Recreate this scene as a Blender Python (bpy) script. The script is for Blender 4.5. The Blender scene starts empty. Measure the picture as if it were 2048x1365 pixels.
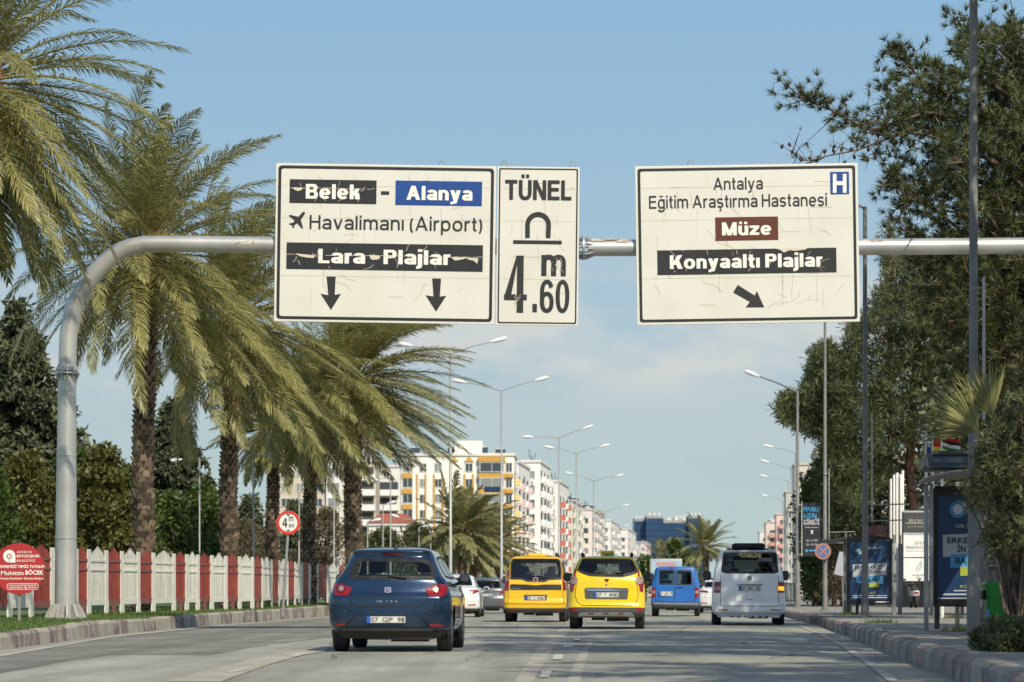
import bpy, bmesh, math, random
from mathutils import Vector, Matrix, Euler
from mathutils.geometry import delaunay_2d_cdt
random.seed(7)
R = math.radians
scene = bpy.context.scene
COL = scene.collection

# ------------------------------------------------------------------ camera, sky, sun, exposure
FPX, HOR, CAMZ = 5000.0, 1190.0, 0.78          # focal length in photo pixels, horizon row, lens height above the road
cam_d = bpy.data.cameras.new('camera'); cam = bpy.data.objects.new('camera', cam_d); COL.objects.link(cam)
cam.location = (0, 0, CAMZ); cam.rotation_euler = (R(90), 0, 0)
cam_d.sensor_width = 36; cam_d.lens = 36 * FPX / 2048
cam_d.shift_y = (HOR - 682.5) / 2048
cam_d.clip_start = 0.5; cam_d.clip_end = 20000
cam_d.dof.use_dof = True; cam_d.dof.focus_distance = 48; cam_d.dof.aperture_fstop = 2.8
scene.camera = cam

SUN_EL, SUN_AZ = R(42), R(27)                   # the sun stands behind the camera, to the right of it
world = bpy.data.worlds.new('World'); scene.world = world; world.use_nodes = True
nt = world.node_tree; nt.nodes.clear()
def wn(t, **k):
    n = nt.nodes.new(t)
    for a, b in k.items(): setattr(n, a, b)
    return n
sky = wn('ShaderNodeTexSky', sky_type='NISHITA', sun_disc=False, sun_elevation=SUN_EL, sun_rotation=R(180) - SUN_AZ,
         altitude=0, air_density=1.0, dust_density=0.9, ozone_density=1.0)
bg = wn('ShaderNodeBackground'); bg.inputs['Strength'].default_value = 0.15
out = wn('ShaderNodeOutputWorld')
tc = wn('ShaderNodeTexCoord')
mp = wn('ShaderNodeMapping'); mp.inputs['Scale'].default_value = (1.0, 1.0, 2.6); mp.inputs['Location'].default_value = (0.31, 0.2, 0.13)
nz = wn('ShaderNodeTexNoise'); nz.inputs['Scale'].default_value = 12.0; nz.inputs['Detail'].default_value = 6; nz.inputs['Roughness'].default_value = 0.55
nr = wn('ShaderNodeValToRGB'); nr.color_ramp.elements[0].position = 0.40; nr.color_ramp.elements[1].position = 0.58
sep = wn('ShaderNodeSeparateXYZ')
er = wn('ShaderNodeValToRGB')                    # clouds lie in a low band of the sky
e = er.color_ramp.elements
e[0].position = 0.045; e[0].color = (0.10,)*3 + (1,)
e[1].position = 0.140; e[1].color = (0.0,)*3 + (1,)
for p_, v_ in ((0.075,0.28),(0.090,0.95),(0.112,0.9),(0.126,0.35)):
    x = e.new(p_); x.color = (v_,)*3 + (1,)
mul = wn('ShaderNodeMath', operation='MULTIPLY')
mix = wn('ShaderNodeMixRGB'); mix.inputs['Color2'].default_value = (4.30, 4.48, 4.38, 1)
L = nt.links.new
hz_r = wn('ShaderNodeValToRGB'); e = hz_r.color_ramp.elements      # the low, pale part of the sky
e[0].position = 0.0; e[0].color = (0.490,0.600,0.590,1); e[1].position = 0.30; e[1].color = (0.215,0.420,0.680,1)
for p_, c_ in ((0.04,(0.475,0.602,0.606)),(0.07,(0.452,0.580,0.620)),(0.10,(0.430,0.572,0.645)),(0.14,(0.372,0.540,0.665)),(0.20,(0.305,0.495,0.675)),(0.235,(0.272,0.470,0.675))):
    x = e.new(p_); x.color = (*c_, 1)
hz_s = wn('ShaderNodeVectorMath', operation='SCALE'); hz_s.inputs['Scale'].default_value = 1/0.15
hz_m = wn('ShaderNodeMapRange'); hz_m.inputs['From Min'].default_value = 0.28; hz_m.inputs['From Max'].default_value = 0.5
hz_x = wn('ShaderNodeMixRGB')
L(tc.outputs['Generated'], mp.inputs['Vector']); L(mp.outputs['Vector'], nz.inputs['Vector']); L(nz.outputs['Fac'], nr.inputs['Fac'])
L(tc.outputs['Generated'], sep.inputs['Vector']); L(sep.outputs['Z'], er.inputs['Fac']); L(sep.outputs['Z'], hz_r.inputs['Fac']); L(sep.outputs['Z'], hz_m.inputs['Value'])
L(nr.outputs['Color'], mul.inputs[0]); L(er.outputs['Color'], mul.inputs[1])
L(hz_r.outputs['Color'], hz_s.inputs[0]); L(hz_s.outputs['Vector'], hz_x.inputs['Color1']); L(sky.outputs['Color'], hz_x.inputs['Color2']); L(hz_m.outputs['Result'], hz_x.inputs['Fac'])
L(hz_x.outputs['Color'], mix.inputs['Color1'])
L(mul.outputs['Value'], mix.inputs['Fac']); L(mix.outputs['Color'], bg.inputs['Color']); L(bg.outputs['Background'], out.inputs['Surface'])

sun_d = bpy.data.lights.new('sun', 'SUN'); sun_d.energy = 4.3; sun_d.angle = R(0.5); sun_d.color = (1.0, 0.92, 0.745)
sun = bpy.data.objects.new('sun', sun_d); COL.objects.link(sun)
to_sun = Vector((math.sin(SUN_AZ) * math.cos(SUN_EL), -math.cos(SUN_AZ) * math.cos(SUN_EL), math.sin(SUN_EL)))
sun.rotation_euler = to_sun.to_track_quat('Z', 'Y').to_euler()
scene.view_settings.view_transform = 'Standard'; scene.view_settings.look = 'None'
scene.view_settings.exposure = 0.0; scene.view_settings.gamma = 1.0
scene.cycles.max_bounces = 6; scene.cycles.transparent_max_bounces = 16
scene.cycles.use_denoising = True

# ------------------------------------------------------------------ helpers
def P(px, py, d):
    """a point of the street from its place in the photo and its distance in metres"""
    return Vector(((px - 1024) / FPX * d, d, CAMZ - (py - HOR) / FPX * d))
def G(px, py, z=0.0):
    """a point on a level surface of height z"""
    return P(px, py, (CAMZ - z) * FPX / (py - HOR))
def lerp(a, b, t): return a + (b - a) * t
def interp(tab, x):
    if x <= tab[0][0]: return tab[0][1]
    for (a, b), (c, d) in zip(tab, tab[1:]):
        if x <= c: return b + (d - b) * (x - a) / (c - a)
    return tab[-1][1]

class MB:
    def __init__(s): s.v = []; s.f = []; s.m = []; s.mi = 0
    def add(s, vs, fs):
        o = len(s.v); s.v.extend([tuple(p) for p in vs])
        for f in fs: s.f.append([o + i for i in f]); s.m.append(s.mi)
        return s
    def box(s, c, d, rot=None):
        x, y, z = d[0]/2, d[1]/2, d[2]/2
        vs = [Vector(p) for p in ((-x,-y,-z),(x,-y,-z),(x,y,-z),(-x,y,-z),(-x,-y,z),(x,-y,z),(x,y,z),(-x,y,z))]
        if rot is not None: vs = [rot @ p for p in vs]
        c = Vector(c)
        return s.add([p + c for p in vs], [(0,3,2,1),(4,5,6,7),(0,1,5,4),(1,2,6,5),(2,3,7,6),(3,0,4,7)])
    def bbox(s, c, d, b=0.01, rot=None):
        """box with chamfered edges"""
        hx, hy, hz = d[0]/2, d[1]/2, d[2]/2; b = min(b, hx*.9, hy*.9, hz*.9)
        bm = bmesh.new(); bmesh.ops.create_cube(bm, size=1)
        for v in bm.verts: v.co = Vector((v.co.x*2*hx, v.co.y*2*hy, v.co.z*2*hz))
        bmesh.ops.bevel(bm, geom=bm.edges[:], offset=b, segments=2, affect='EDGES', profile=0.6)
        bm.verts.index_update(); c = Vector(c)
        s.add([((rot @ v.co) if rot is not None else v.co) + c for v in bm.verts], [[v.index for v in f.verts] for f in bm.faces]); bm.free()
        return s
    def tube(s, path, radii, n=8, caps=True):
        path = [Vector(p) for p in path]
        if not hasattr(radii, '__len__'): radii = [radii] * len(path)
        o = len(s.v); fr = None
        for i, p in enumerate(path):
            t = (path[min(i+1, len(path)-1)] - path[max(i-1, 0)])
            t = t.normalized() if t.length > 1e-9 else Vector((0,0,1))
            if fr is None:
                a = Vector((0,0,1)) if abs(t.z) < 0.9 else Vector((1,0,0))
                u = t.cross(a).normalized()
            else:
                u = fr - t * fr.dot(t); u = u.normalized() if u.length > 1e-6 else t.orthogonal().normalized()
            fr = u; w = t.cross(u)
            for k in range(n):
                a = 2*math.pi*k/n
                s.v.append(tuple(p + (u*math.cos(a) + w*math.sin(a)) * radii[i]))
        for i in range(len(path)-1):
            for k in range(n):
                s.f.append([o+i*n+k, o+i*n+(k+1)%n, o+(i+1)*n+(k+1)%n, o+(i+1)*n+k]); s.m.append(s.mi)
        if caps:
            s.f.append([o+k for k in range(n)][::-1]); s.m.append(s.mi)
            e = o+(len(path)-1)*n; s.f.append([e+k for k in range(n)]); s.m.append(s.mi)
        return s
    def lathe(s, prof, n=24, axis='z', c=(0,0,0)):
        """prof: (radius, height) pairs turned round an axis"""
        o = len(s.v); c = Vector(c)
        for r, h in prof:
            for k in range(n):
                a = 2*math.pi*k/n; x, y = r*math.cos(a), r*math.sin(a)
                p = Vector((x, y, h)) if axis == 'z' else (Vector((h, x, y)) if axis == 'x' else Vector((x, h, y)))
                s.v.append(tuple(p + c))
        for i in range(len(prof)-1):
            for k in range(n):
                s.f.append([o+i*n+k, o+i*n+(k+1)%n, o+(i+1)*n+(k+1)%n, o+(i+1)*n+k]); s.m.append(s.mi)
        s.f.append([o+k for k in range(n)][::-1]); s.m.append(s.mi)
        e = o+(len(prof)-1)*n; s.f.append([e+k for k in range(n)]); s.m.append(s.mi)
        return s
    def plate(s, poly, y0, y1):
        """an outline in x,z given thickness from y0 (front) to y1"""
        n = len(poly)
        a = sum(poly[i][0]*poly[(i+1)%n][1] - poly[(i+1)%n][0]*poly[i][1] for i in range(n))
        if a < 0: poly = poly[::-1]
        vs = [(p[0], y0, p[1]) for p in poly] + [(p[0], y1, p[1]) for p in poly]
        o = len(s.v)
        s.add(vs, [[i, n+i, n+(i+1)%n, (i+1)%n] for i in range(n)])
        r = delaunay_2d_cdt([Vector(p) for p in poly], [], [list(range(n))], 1, 1e-6)
        s.add([(p.x, y0, p.y) for p in r[0]], [list(f) for f in r[2]])
        return s
    def ring(s, outer, inner, y0, y1=None):
        """the band between two outlines of equal length (x,z), at y0, with edges back to y1"""
        n = len(outer)
        s.add([(p[0], y0, p[1]) for p in outer] + [(p[0], y0, p[1]) for p in inner],
              [[i, (i+1)%n, n+(i+1)%n, n+i] for i in range(n)])
        if y1 is not None:
            for q in (outer, inner):
                s.add([(p[0], y0, p[1]) for p in q] + [(p[0], y1, p[1]) for p in q], [[i, n+i, n+(i+1)%n, (i+1)%n] for i in range(n)])
        return s
    def text(s, body, x0, x1, zb, cap, y, bold=0.0, fn=None, stroke=None):
        """lettering between x0 and x1, baseline zb, capitals cap high, lying at y (or mapped by fn(x, z))"""
        vs, fs, a, b = sign_text(body, *stroke) if stroke else glyphs(body, bold)
        k = (x1 - x0) / (b - a); kz = cap if stroke else cap / 0.727
        q = [(x0 + (p[0]-a)*k, zb + p[1]*kz) for p in vs]
        return s.add([((u, y, w) if fn is None else fn(u, w)) for u, w in q], fs)
    def build(s, name, mats, parent=None, smooth=None, loc=None):
        me = bpy.data.meshes.new(name); me.from_pydata(s.v, [], s.f)
        if not isinstance(mats, (list, tuple)): mats = [mats]
        for m in mats: me.materials.append(m)
        if len(mats) > 1: me.polygons.foreach_set('material_index', s.m)
        if smooth is not None:
            me.polygons.foreach_set('use_smooth', [True]*len(me.polygons))
            if smooth < 180: me.set_sharp_from_angle(angle=R(smooth))
        me.update()
        o = bpy.data.objects.new(name, me); COL.objects.link(o)
        if parent is not None: o.parent = parent
        if loc is not None: o.location = loc
        return o

_gl = {}
def glyphs(body, bold):
    k = (body, bold)
    if k not in _gl:
        c = bpy.data.curves.new('t', 'FONT'); c.body = body; c.size = 1; c.offset = bold; c.resolution_u = 3
        o = bpy.data.objects.new('t', c)
        me = o.to_mesh()
        vs = [(v.co.x, v.co.y) for v in me.vertices]; fs = [list(p.vertices) for p in me.polygons]
        o.to_mesh_clear(); bpy.data.objects.remove(o); bpy.data.curves.remove(c)
        _gl[k] = (vs, fs, min(p[0] for p in vs), max(p[0] for p in vs))
    return _gl[k]

# ------------------------------------------------------------------ plain sign lettering, drawn from strokes
def _glyph(ch, w, h):
    X = .73; t = w*1.08; S = []
    def r(a, b, c, d): S.append([(a,b),(c,b),(c,d),(a,d)])
    def ln(x0, z0, x1, z1, tt=None): tt = tt or t; S.append([(x0,z0),(x0+tt,z0),(x1+tt,z1),(x1,z1)])
    def e(cx, cz, rx, rz, a0, a1, ww=None, hh=None):
        ww = ww or w; hh = hh or h; n = max(3, int(abs(a1-a0)/14)); p = []
        for i in range(n+1):
            a = R(a0+(a1-a0)*i/n); c, s_ = math.cos(a), math.sin(a); f = lambda v: math.copysign(abs(v)**.88, v)
            p.append(((cx+rx*f(c), cz+rz*f(s_)), (cx+(rx-ww)*f(c), cz+(rz-hh)*f(s_))))
        for (o0, i0), (o1, i1) in zip(p, p[1:]): S.append([o0, o1, i1, i0])
    b = (w-.13)*.55                                 # wider bodies for heavier weights
    if ch in 'ıiİ': W = w; r(0,0,w,X); (r(0,max(1-h*1.15,X+(.10 if w < .2 else .155)),w,1.02 if w < .2 else 1.07) if ch == 'i' else None)
    elif ch == 'l': W = w; r(0,0,w,1)
    elif ch == 'j': W = w; r(0,-.08,w,X); r(0,max(1-h*1.15,X+(.10 if w < .2 else .155)),w,1.02 if w < .2 else 1.07); q = max(.24,w+.10); e(w-q,-.08,q,max(.20,h+.03),270,360)
    elif ch == 'o': W = .74+b; e(W/2,X/2,W/2,X/2+.015,0,360)
    elif ch in 'nh': W = .66+b; r(0,0,w,X); e(W/2,X-.30,W/2,.315,0,180); r(W-w,0,W,X-.29)
    elif ch == 'm':
        W = 1.06+b*1.6; q = (W+w)/2; r(0,0,w,X); e(q/2,X-.28,q/2,.295,0,180); r(q-w,0,q,X-.27); e(q-w+q/2,X-.28,q/2,.295,0,180); r(W-w,0,W,X-.27)
    elif ch in 'uü':
        W = .66+b; r(W-w,0,W,X); e(W/2,.30,W/2,.315,180,360); r(0,.29,w,X)
        if ch == 'ü': r(W*.10,X+.11,W*.10+w*.8,1.03); r(W*.90-w*.8,X+.11,W*.90,1.03)
    elif ch == 'r': W = max(.40,w+.16); r(0,0,w,X); e(W*.98,X-.29,W*.98,.305,88,180)
    elif ch == 't': q = max(.24,w+.09); x = .09; W = x+q+.03; r(x,.19,x+w,.96); r(0,X-h,W,X); e(x+q,.20,q,max(.20,h+.03),180,272)
    elif ch == 'k': W = .64+b; r(0,0,w,1); ln(w*.55,.26,W-t*1.12,X,t*1.05); ln(W-t*1.12,0,w+.06,.44,t*1.12)
    elif ch == 'v': W = .68+b; ln(0,X,W/2-t/2,0); ln(W-t,X,W/2-t/2,0)
    elif ch == 'y': W = .68+b; ln(0,X,W/2-t/2,.0); ln(W-t,X,W*.22,-.22); r(W*.04,-.28,W*.30,-.28+h)
    elif ch == 'z': W = .62+b; r(0,X-h,W,X); r(0,0,W,h); ln(0,h*.9,W-t*1.2,X-h*.9,t*1.2)
    elif ch == 'a':
        W = .66+b; r(W-w,.0,W,X-.24); e(W/2,X-.24,W/2,.255,0,160); k = .22; r(.30,.44-h,W-w*.4,.44); e(.32,k,.32,k,90,275); e(.34,.25,max(W-w*.6-.34,w*.8+.03),.255,268,345,w*.7,h)
    elif ch == 'e': W = .70+b; e(W/2,X/2,W/2,X/2+.015,0,322); r(w*.5,X/2-h*.5,W-w*.3,X/2+h*.42)
    elif ch in 'sş':
        W = .62+b; z = (X/2+h/2+.015)/2; e(W/2,X+.015-z,W/2,z,22,272); e(W/2,z-.015,W/2,z,-158,92)
        if ch == 'ş': r(W/2-.05,-.12,W/2+.05,.02); e(W/2-.02,-.20,.14,.10,-140,90,.08,.07)
    elif ch in 'gğ':
        W = .68+b; e(W/2,X/2,W/2,X/2+.015,0,360); r(W-w,-.06,W,X); e(W/2,-.06,W/2,.225,190,360)
        if ch == 'ğ': e(W/2,1.03,.20,.15,185,355,.09,.09)
    elif ch == 'p': W = .70+b; r(0,-.28,w,X); e(W/2,X/2,W/2,X/2+.015,0,360)
    elif ch == 'A': W = .92+b; ln(0,0,W/2-t/2,1); ln(W-t,0,W/2-t/2,1); r(W*.22,.24,W*.78,.24+h)
    elif ch == 'B':
        W = .78+b; r(0,0,w,1); r(w*.5,1-h,W-.30,1); r(w*.5,.52-h/2,W-.28,.52+h/2); r(w*.5,0,W-.28,h); e(W-.32,.75,.28,.25,-92,92,w,h); e(W-.29,.27,.29,.27,-92,92,w,h)
    elif ch == 'E': W = .72+b; r(0,0,w,1); r(0,1-h,W,1); r(0,.53-h/2,W*.92,.53+h/2); r(0,0,W,h)
    elif ch == 'L': W = .62+b; r(0,0,w,1); r(0,0,W,h)
    elif ch == 'H': W = .80+b; r(0,0,w,1); r(W-w,0,W,1); r(0,.53-h/2,W,.53+h/2)
    elif ch == 'K': W = .84+b; r(0,0,w,1); ln(w*.5,.30,W-t*1.2,1,t*1.15); ln(W-t*1.15,0,w+.05,.60,t*1.2)
    elif ch == 'M': W = .98+b*1.3; r(0,0,w,1); r(W-w,0,W,1); ln(.0,1,W/2-t/2,0); ln(W-t,1,W/2-t/2,0)
    elif ch == 'N': W = .80+b; r(0,0,w,1); r(W-w,0,W,1); ln(0,1,W-t,0)
    elif ch == 'P': W = .74+b; r(0,0,w,1); r(w*.5,1-h,W-.29,1); r(w*.5,.42,W-.29,.42+h); e(W-.30,.71,.30,.29,-92,92,w,h)
    elif ch == 'T': W = .74+b; r(0,1-h,W,1); r(W/2-w/2,0,W/2+w/2,1)
    elif ch in 'UÜ':
        W = .78+b; e(W/2,.36,W/2,.375,180,360); r(0,.35,w,1); r(W-w,.35,W,1)
        if ch == 'Ü': r(W*.20,1.10,W*.20+w*.85,1.10+h); r(W*.80-w*.85,1.10,W*.80,1.10+h)
    elif ch == '(': W = .26; e(.42,.36,.42,.66,125,235)
    elif ch == ')': W = .26; e(-.16,.36,.42,.66,-55,55)
    elif ch == '-': W = .34; r(0,.30,W,.30+h*1.15)
    elif ch == '4': W = .66+b; x = W*.56; r(x,0,x+w,1); r(0,.22,W,.22+h); S.append([(0,.22+h*.5),(t*.95,.22+h*.5),(x+.02,.92),(x+.02,1),(x-.02,1)])
    elif ch == '0': W = .66+b; e(W/2,.5,W/2,.51,0,360)
    elif ch == '6': W = .66+b; e(W/2,.315,W/2,.325,0,360); e(W/2,.62,W/2,.39,25,180); r(0,.3,w,.64)
    else: W = .3
    return W, S
def sign_text(body, w, h):
    k = ('sign', body, w, h)
    if k in _gl: return _gl[k]
    x = 0; vs, fs = [], []; gap = .15 if w < .17 else .10
    for ch in body:
        if ch == ' ': x += .30; continue
        W, S = _glyph(ch, w, h); pts, faces = [], []
        for q in S:
            a = sum(q[i][0]*q[(i+1)%len(q)][1]-q[(i+1)%len(q)][0]*q[i][1] for i in range(len(q)))
            if a < 0: q = q[::-1]
            faces.append(list(range(len(pts), len(pts)+len(q)))); pts += [Vector(p) for p in q]
        r = delaunay_2d_cdt(pts, [], faces, 0, 1e-5)
        o = len(vs); vs += [(p.x+x, p.y) for p in r[0]]; fs += [[o+i for i in f] for f, src in zip(r[2], r[5]) if src]; x += W + gap
    _gl[k] = (vs, fs, min(p[0] for p in vs), max(p[0] for p in vs)); return _gl[k]

def thing(name, label, cat, loc=(0,0,0), rotz=0, group=None):
    o = bpy.data.objects.new(name, None); COL.objects.link(o); o.empty_display_size = 0.2
    o.location = loc; o.rotation_euler = (0, 0, rotz); o['label'] = label; o['category'] = cat
    if group: o['group'] = group
    return o
def tag(o, label, cat, group=None):
    o['label'] = label; o['category'] = cat
    if group: o['group'] = group
    return o
def struct(o, kind='structure'): o['kind'] = kind; return o
def dup(root, loc=None, rotz=None, label=None):
    def cp(o, par):
        c = o.copy(); COL.objects.link(c)
        if par is not None: c.parent = par
        for ch in kids.get(o, []): cp(ch, c)
        return c
    kids = {}
    def walk(o):
        kids[o] = list(o.children)
        for ch in kids[o]: walk(ch)
    walk(root); r = cp(root, None)
    if loc is not None: r.location = loc
    if rotz is not None: r.rotation_euler = (0, 0, rotz)
    if label: r['label'] = label
    return r

def rounded(poly, r, n=5):
    """outline with rounded corners"""
    out = []; m = len(poly)
    for i in range(m):
        p = Vector(poly[i]); a = Vector(poly[i-1]) - p; b = Vector(poly[(i+1) % m]) - p
        k = min(r, a.length*.48, b.length*.48); pa = p + a.normalized()*k; pb = p + b.normalized()*k
        for j in range(n+1):
            t = j/n; out.append(tuple(pa*(1-t)**2 + p*2*t*(1-t) + pb*t*t))
    return out
def rect(x0, x1, z0, z1): return [(x0,z0),(x1,z0),(x1,z1),(x0,z1)]

# ------------------------------------------------------------------ materials
def M(name, col, rough=0.6, metal=0.0, var=0.0, scale=4.0, bump=0.0, bscale=None, col2=None, coat=0.0, spec=0.5, detail=5, isl=0.0, trans=0.0, emit=0.0, ramp=(0.35, 0.65), stretch=None, wear=False):
    m = bpy.data.materials.new(name); m.use_nodes = True; t = m.node_tree; N = t.nodes; lk = t.links.new
    b = N['Principled BSDF']
    b.inputs['Roughness'].default_value = rough; b.inputs['Metallic'].default_value = metal
    b.inputs['Coat Weight'].default_value = coat; b.inputs['Coat Roughness'].default_value = 0.04
    b.inputs['Specular IOR Level'].default_value = spec
    c = (*col, 1)
    b.inputs['Base Color'].default_value = c
    if emit: b.inputs['Emission Color'].default_value = c; b.inputs['Emission Strength'].default_value = emit
    src = None
    co = N.new('ShaderNodeTexCoord')
    vec = co.outputs['Object']
    if stretch:
        mp = N.new('ShaderNodeMapping'); mp.inputs['Scale'].default_value = stretch; lk(vec, mp.inputs['Vector']); vec = mp.outputs['Vector']
    if var or col2:
        nz = N.new('ShaderNodeTexNoise'); nz.inputs['Scale'].default_value = scale; nz.inputs['Detail'].default_value = detail
        lk(vec, nz.inputs['Vector'])
        rp = N.new('ShaderNodeValToRGB'); lk(nz.outputs['Fac'], rp.inputs['Fac'])
        rp.color_ramp.elements[0].position, rp.color_ramp.elements[1].position = ramp
        if col2: rp.color_ramp.elements[0].color = c; rp.color_ramp.elements[1].color = (*col2, 1)
        else:
            rp.color_ramp.elements[0].color = tuple(v*(1-var) for v in col) + (1,)
            rp.color_ramp.elements[1].color = tuple(min(1, v*(1+var)) for v in col) + (1,)
        src = rp.outputs['Color']
    if wear:                                        # tyre polish along the lanes, oil spots, aggregate speckle
        for st, sc, lo, hi, p0, p1 in (((1.3,.018,1),1.0,.80,1.08,.38,.62),((.9,.16,1),1.6,.86,1.05,.35,.6),((1,.35,1),7.0,.90,1.10,.3,.7),((1,1,1),55.0,.80,1.22,.3,.7)):
            m1 = N.new('ShaderNodeMapping'); m1.inputs['Scale'].default_value = st; lk(co.outputs['Object'], m1.inputs['Vector'])
            n1 = N.new('ShaderNodeTexNoise'); n1.inputs['Scale'].default_value = sc; n1.inputs['Detail'].default_value = 3; lk(m1.outputs['Vector'], n1.inputs['Vector'])
            r1 = N.new('ShaderNodeMapRange'); r1.inputs['From Min'].default_value = p0; r1.inputs['From Max'].default_value = p1; r1.inputs['To Min'].default_value = lo; r1.inputs['To Max'].default_value = hi
            lk(n1.outputs['Fac'], r1.inputs['Value']); x1 = N.new('ShaderNodeVectorMath'); x1.operation = 'SCALE'; lk(src, x1.inputs[0]); lk(r1.outputs['Result'], x1.inputs['Scale']); src = x1.outputs['Vector']
    if isl:
        g = N.new('ShaderNodeNewGeometry'); hs = N.new('ShaderNodeHueSaturation')
        mr = N.new('ShaderNodeMapRange'); mr.inputs['To Min'].default_value = 1 - isl; mr.inputs['To Max'].default_value = 1 + isl
        lk(g.outputs['Random Per Island'], mr.inputs['Value']); lk(mr.outputs['Result'], hs.inputs['Value'])
        mh = N.new('ShaderNodeMapRange'); mh.inputs['To Min'].default_value = 0.485; mh.inputs['To Max'].default_value = 0.515
        ml = N.new('ShaderNodeMath'); ml.operation = 'FRACT'; mk = N.new('ShaderNodeMath'); mk.operation = 'MULTIPLY'; mk.inputs[1].default_value = 7.3
        lk(g.outputs['Random Per Island'], mk.inputs[0]); lk(mk.outputs[0], ml.inputs[0]); lk(ml.outputs[0], mh.inputs['Value']); lk(mh.outputs['Result'], hs.inputs['Hue'])
        if src is not None: lk(src, hs.inputs['Color'])
        else: hs.inputs['Color'].default_value = c
        src = hs.outputs['Color']
    if src is not None: lk(src, b.inputs['Base Color'])
    if bump:
        n2 = N.new('ShaderNodeTexNoise'); n2.inputs['Scale'].default_value = bscale or scale*3; n2.inputs['Detail'].default_value = 4
        lk(vec, n2.inputs['Vector']); bp = N.new('ShaderNodeBump'); bp.inputs['Strength'].default_value = bump; bp.inputs['Distance'].default_value = 0.02
        lk(n2.outputs['Fac'], bp.inputs['Height']); lk(bp.outputs['Normal'], b.inputs['Normal'])
    if trans:
        tr = N.new('ShaderNodeBsdfTranslucent'); ms = N.new('ShaderNodeMixShader'); ms.inputs[0].default_value = trans
        if src is not None: lk(src, tr.inputs['Color'])
        else: tr.inputs['Color'].default_value = c
        lk(b.outputs[0], ms.inputs[1]); lk(tr.outputs[0], ms.inputs[2]); lk(ms.outputs[0], N['Material Output'].inputs['Surface'])
    return m
def glass(name, tint, refl=0.08, rough=0.02):
    m = bpy.data.materials.new(name); m.use_nodes = True; t = m.node_tree; N = t.nodes; lk = t.links.new
    for n in list(N):
        if n.type != 'OUTPUT_MATERIAL': N.remove(n)
    tr = N.new('ShaderNodeBsdfTransparent'); tr.inputs['Color'].default_value = (*tint, 1)
    gl = N.new('ShaderNodeBsdfGlossy'); gl.inputs['Roughness'].default_value = rough
    fr = N.new('ShaderNodeFresnel'); fr.inputs['IOR'].default_value = 1.5
    ad = N.new('ShaderNodeMath'); ad.operation = 'ADD'; ad.inputs[1].default_value = refl - 0.04
    lk(fr.outputs[0], ad.inputs[0])
    ms = N.new('ShaderNodeMixShader'); lk(ad.outputs[0], ms.inputs[0]); lk(tr.outputs[0], ms.inputs[1]); lk(gl.outputs[0], ms.inputs[2])
    lk(ms.outputs[0], [n for n in N if n.type == 'OUTPUT_MATERIAL'][0].inputs['Surface'])
    return m

MT = {}
MT['asphalt'] = M('asphalt', (0.312,0.308,0.252), 0.9, var=0.08, scale=0.35, bump=0.25, bscale=60, wear=True) 
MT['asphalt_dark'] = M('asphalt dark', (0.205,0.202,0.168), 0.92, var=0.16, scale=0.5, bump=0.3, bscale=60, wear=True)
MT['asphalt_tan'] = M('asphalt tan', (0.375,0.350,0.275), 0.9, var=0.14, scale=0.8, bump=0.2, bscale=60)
MT['marking'] = M('road paint', (0.55,0.53,0.46), 0.8, col2=(0.38,0.36,0.31), scale=5.0, ramp=(0.5,0.75))
MT['marking_old'] = M('worn road paint', (0.46,0.44,0.38), 0.85, col2=(0.31,0.295,0.255), scale=3.0, ramp=(0.42,0.6))
MT['ground'] = M('dry earth', (0.16,0.15,0.10), 0.95, col2=(0.09,0.11,0.045), scale=0.2)
MT['grass_base'] = M('lawn', (0.10,0.14,0.035), 0.95, col2=(0.17,0.15,0.07), scale=0.8, ramp=(0.5,0.72), bump=0.4, bscale=20)
MT['grass'] = M('grass blade', (0.10,0.16,0.035), 0.7, isl=0.45, trans=0.25)
MT['kerb'] = M('kerb stone', (0.40,0.37,0.30), 0.9, col2=(0.27,0.25,0.20), scale=2.5, bump=0.6, bscale=14, ramp=(0.4,0.7))
MT['kerb_dark'] = M('kerb stone painted', (0.185,0.145,0.135), 0.9, col2=(0.36,0.32,0.265), scale=2.6, bump=0.6, bscale=14, ramp=(0.44,0.62))
MT['kerb_pink'] = M('kerb stone pink', (0.30,0.19,0.16), 0.9, col2=(0.33,0.28,0.24), scale=3.0, bump=0.5, bscale=14, ramp=(0.4,0.62))
MT['paver'] = M('pavers', (0.30,0.275,0.23), 0.9, var=0.18, scale=0.9, bump=0.3, bscale=8)
MT['galv'] = M('galvanised steel', (0.50,0.505,0.50), 0.42, 0.55, var=0.10, scale=1.6, bump=0.05)
MT['galv_dull'] = M('dull galvanised steel', (0.30,0.31,0.30), 0.55, 0.35, var=0.15, scale=1.5)
MT['steel'] = M('weathered steel tube', (0.58,0.575,0.545), 0.40, 0.55, col2=(0.42,0.415,0.385), scale=1.3, ramp=(0.4,0.75))
MT['rust'] = M('rust streak', (0.32,0.17,0.07), 0.85, col2=(0.52,0.49,0.44), scale=5, ramp=(0.38,0.55), stretch=(1,1,2.5))
MT['sign_cream'] = M('aged sign sheeting', (0.71,0.69,0.615), 0.55, col2=(0.665,0.64,0.555), scale=1.1, ramp=(0.42,0.72))
MT['sign_white'] = M('white sign lettering', (0.83,0.81,0.74), 0.5)
MT['sign_black'] = M('black sign sheeting', (0.017,0.018,0.019), 0.5, var=0.15, scale=2)
MT['sign_ink'] = M('black sign lettering', (0.022,0.022,0.022), 0.5)
MT['sign_blue'] = M('blue sign sheeting', (0.010,0.060,0.26), 0.45, var=0.08, scale=2)
MT['sign_brown'] = M('brown sign sheeting', (0.115,0.030,0.014), 0.45, var=0.08, scale=2)
MT['crack'] = M('sheeting crack', (0.52,0.47,0.37), 0.8)
MT['crack_pale'] = M('peeled sheeting', (0.66,0.60,0.47), 0.8)
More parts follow.
